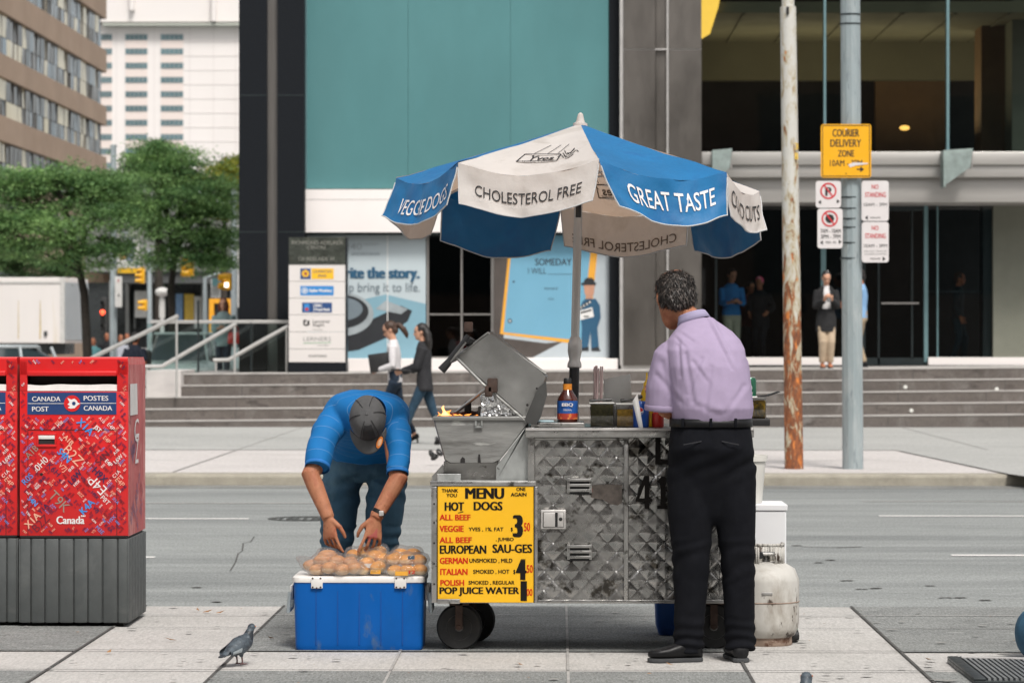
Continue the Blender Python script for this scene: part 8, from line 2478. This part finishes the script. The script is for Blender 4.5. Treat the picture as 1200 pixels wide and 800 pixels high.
for q in 'lr': shoe(p, J['a' + q], J['f' + q], .9, m_shoeb, 0, .25, zg=g.z)
mb = MB(); q = J['wl'] + Vector((.02, -.08, -.16)); q = W(275, 394, 56.5)
mb.loft([(q + Vector((0, 0, z)), X, Yv, w_, d_) for z, w_, d_ in ((-.14, .12, .06), (-.12, .135, .07), (.02, .125, .06), (.07, .11, .04))], 24, 0, True, 4)
rb_ = mb.build('red_handbag', M('bag_red', (.70, .03, .02), .45, var=.1)); tag(rb_, 'bright red handbag carried by the red haired woman', 'handbag')
mb = MB(); mb.tube([q + Vector((-.07, 0, .06)), q + Vector((-.06, 0, .16)), q + Vector((0, 0, .22)), q + Vector((.06, 0, .16)), q + Vector((.07, 0, .06))], .010, 8); mb.build('strap', M('bag_strap', (.45, .02, .02), .5), rb_)
# man walking by the mailboxes and a few people down the street
def walker(px, py, Y, H, yaw, top, legs, label, hair=m_haird, female=False, sleeve=.9, stride=.12, zg=None, skin=m_skin2):
    g = W(px, py, Y); g.z = Z_ROAD - .035 if zg is None else zg
    J = stand(g, yaw, H, female, stride, .03)
    p = body_skin(J, J['k'], .92, skin, 'person', .014, std_hands(J, .5, .95)); tag(p, label, 'person')
    garment_top(J, J['k'], .92, .014, sleeve, 'shirt', top, p, .014, .08, .005, px); garment_legs(J, J['k'], .92, .012, 'trousers', legs, p, .014, .97, .004, px)
    hair_cap(J, J['k'], p, hair, .01)
    for q in 'lr': shoe(p, J['a' + q], J['f' + q], .95, m_shoeb, 0, .27, zg=g.z + .002)
    return J
m_navyt = M('navy_tee', (.012, .018, .032), .9, var=.1); m_brnp = M('brown_cloth', (.085, .05, .032), .9, var=.15)
J = walker(158, 474, 60, 1.72, 20, m_navyt, m_brnp, 'man in a navy t-shirt and brown trousers walking away beside the mailbox', m_haird)
mb = MB(); q = W(171, 418, 60.1); mb.box(q + Vector((-.10, -.08, -.26)), q + Vector((.10, .10, .14)), .04); tag(mb.build('shoulder_bag', m_blackp), 'black shoulder bag beside the man in the navy t-shirt', 'bag')
walker(141, 440, 92, 1.72, 160, M('pale_shirt', (.42, .44, .50), .9), m_yl, 'distant pedestrian in a pale shirt and yellow trousers', m_hairb)
walker(149, 440, 95, 1.75, 175, m_dkc, m_jean, 'distant pedestrian in dark clothes right of the yellow trousers', m_hairr)
walker(125, 440, 96, 1.78, 170, m_dkc, m_jean, 'distant pedestrian in dark clothes between the truck and the grey pole')
walker(110, 440, 88, 1.62, 190, M('teal_top', (.10, .26, .28), .9), M('white_trousers', (.60, .60, .58), .9), 'distant pedestrian in a teal top and white trousers by the tree trunk', m_hairb, True)

# person sitting cross legged at the right edge of the pavement
g = W(1320, 745, 13.75); g.z = 0.004
J = stand(g, 185, 1.74)
f, r, u = J['axes']
dn = Vector((0, 0, J['pv'].z - .16))
for q in ('pv', 'wa', 'ch', 'nk', 'sl', 'sr', 'hd', 'hl', 'hr'): J[q] = J[q] - dn
J['kr'] = W(1212, 742, 13.60); J['kr'].z = .115; J['ar'] = g + Vector((.02, -.22, .10)); J['kl'] = J['hl'] + Vector((.40, -.18, .08)); J['al'] = g + Vector((-.06, -.36, .08))
J['fr'] = Vector((.9, -.3, 0)); J['fl'] = Vector((-.9, -.3, 0))
for q, sg in (('l', 1), ('r', -1)):
    J['e' + q], J['w' + q] = ik(J['s' + q], g + Vector((sg * .06, -.24, .26)), .29, .255, (sg * .4, .6, -.3))
p = body_skin(J, 1.0, 1.0, m_skin2, 'person', .009, std_hands(J, .4)); tag(p, 'seated person in blue jeans cut off by the right edge, only a knee in view', 'person')
garment_top(J, 1.0, 1.0, .014, 1.9, 'jacket', m_dkc, p, .011, .03, .006, 97)
mb = MB()
mb.loft([(J['pv'] + Vector((0, 0, z)), r, f, a_, b_) for z, a_, b_ in ((-.14, .16, .12), (-.08, .19, .15), (.06, .17, .13), (.14, .15, .11))], 24)
for q in 'lr':
    P, Q = dense([J['h' + q], J['k' + q], J['a' + q]], [.10, .085, .062], 6); mb.tube(P, Q, 18); mb.ell(J['k' + q], .088, .13, .114)
me = fused(mb, .010, 3, wrinkle(.007, 9, 23)); link_mesh('jeans', me, M('knee_denim', (.022, .085, .15), .85, var=.25, scale=7, patch=(.06, .16, .24), pscale=6, plo=.5, phi=.7), p, 80)
hair_cap(J, 1.0, p, m_haird, .009)
for q in 'lr': shoe(p, J['a' + q], J['f' + q], 1.0, m_shoeb, 0, .27, zg=.006)

# ================================================================== PIGEONS
m_pig = M('pigeon_slate', (.060, .078, .095), .6, var=.3, scale=40, patch=(.025, .032, .042), pscale=28, plo=.48, phi=.62, patch2=(.20, .23, .25), p2scale=70, p2lo=.64, p2hi=.68)
m_pigd = M('pigeon_dark', (.022, .028, .035), .5, var=.3, scale=40); m_pigw = M('pigeon_wing_pale', (.30, .34, .36), .7, var=.2, scale=60); m_pigl = M('pigeon_leg', (.12, .06, .06), .7)
def pigeon(base, hd, k, label, pitch=0.0):
    f = Vector((hd[0], hd[1], 0)).normalized(); s = Vector((f.y, -f.x, 0)); u = Vector((0, 0, 1))
    P = lambda a, b_, c_: Vector(base) + (f * a + s * b_ + u * c_) * k
    mb = MB()
    cs = [((-.150, .062), .012, .008), ((-.115, .078), .030, .018), ((-.070, .100), .046, .036), ((-.02, .118), .056, .050), ((.03, .128), .054, .054), ((.062, .145), .044, .046), ((.080, .172), .030, .032), ((.090, .196), .024, .025), ((.100, .212), .022, .023)]
    pts = [P(a, 0, c_) for (a, c_), _, _ in cs]
    rg = []
    for i, (_, w_, h_) in enumerate(cs):
        t = (pts[min(i + 1, len(pts) - 1)] - pts[max(0, i - 1)]).normalized(); rg.append((pts[i], s, t.cross(s).normalized(), w_ * k, h_ * k))
    mb.loft(rg, 20)
    mb.ell(P(.106, 0, .222), .024 * k, .026 * k, .023 * k, None, 14, 10)
    mb.tube([P(.122, 0, .222), P(.135, 0, .217), P(.150, 0, .209)], [.009 * k, .0065 * k, .002 * k], 8)
    mb.loft([(P(-.10, 0, .080), s, u, .028 * k, .010 * k), (P(-.15, 0, .064), s, u, .030 * k, .007 * k), (P(-.178, 0, .056), s, u, .022 * k, .005 * k)], 14)
    for sg in (-1, 1): mb.tube([P(-.02, sg * .024, .09), P(-.012, sg * .024, .06), P(-.005, sg * .022, .045)], [.026 * k, .016 * k, .007 * k], 10)
    me = fused(mb, .0042, 2, lambda p: .0012 * nz(p, 90))
    o = link_mesh('pigeon', me, [m_pig, m_pigd], None, 70, origin=base)
    for poly in me.polygons:
        d = poly.center; a = d.dot(f) / k; z = d.z / k
        if (a > .055 and z < .20) or a < -.15: poly.material_index = 1
    tag(o, label, 'pigeon', 'pigeons on the pavement')
    for sg in (-1, 1):
        mb = MB()
        def wing(u_, v_, sg=sg):
            a = .055 - .185 * u_; half = .052 * math.sin(min(1, .18 + u_ * 1.15) * math.pi * .62) ** .7 * (1 - .55 * u_)
            zc = .140 - .062 * u_ - .012 * (1 - u_)
            return P(a, sg * (.052 * (1 - .35 * abs(u_ - .35)) + .006 - .016 * v_ * v_ + .004), zc + half * v_ * 1.0)
        mb.grid(lambda u_, v_: wing(u_, v_ * 2 - 1), 16, 8); w_ = mb.build('wing', m_pig, o, 70)
        mb = MB(); mb.grid(lambda u_, v_: wing(.52 + .40 * u_, -.55 + .75 * v_) + s * sg * .0025 * k, 8, 4); mb.build('wing_bar', m_pigw, w_, 70)
        mb = MB(); mb.tube([P(-.005, sg * .022, .05), P(0, sg * .022, .02), P(-.002, sg * .022, .006)], [.0055 * k, .0045 * k, .005 * k], 8)
        for ang in (-.5, 0, .5, 3.1):
            mb.tube([P(-.002, sg * .022, .005), P(-.002 + .034 * math.cos(ang) * (.6 if ang > 3 else 1), sg * .022 + .034 * math.sin(ang), .003)], [.0045 * k, .0025 * k], 6)
        mb.build('leg', m_pigl, o, 60)
        mb = MB(); mb.ell(P(.118, sg * .021, .227), .004 * k, .004 * k, .004 * k); mb.build('eye', M('pigeon_eye', (.45, .12, .02), .3), o)
    return o
pg = G(281, 780, 0.0); pg.z = .008
pigeon(pg, (.60, .80), .72, 'dark slate pigeon standing left of the cooler')
pg = G(941, 868, 0.0); pg.z = .008
pigeon(pg, (.2, .98), .95, 'pigeon at the bottom edge with only its dark head in view')
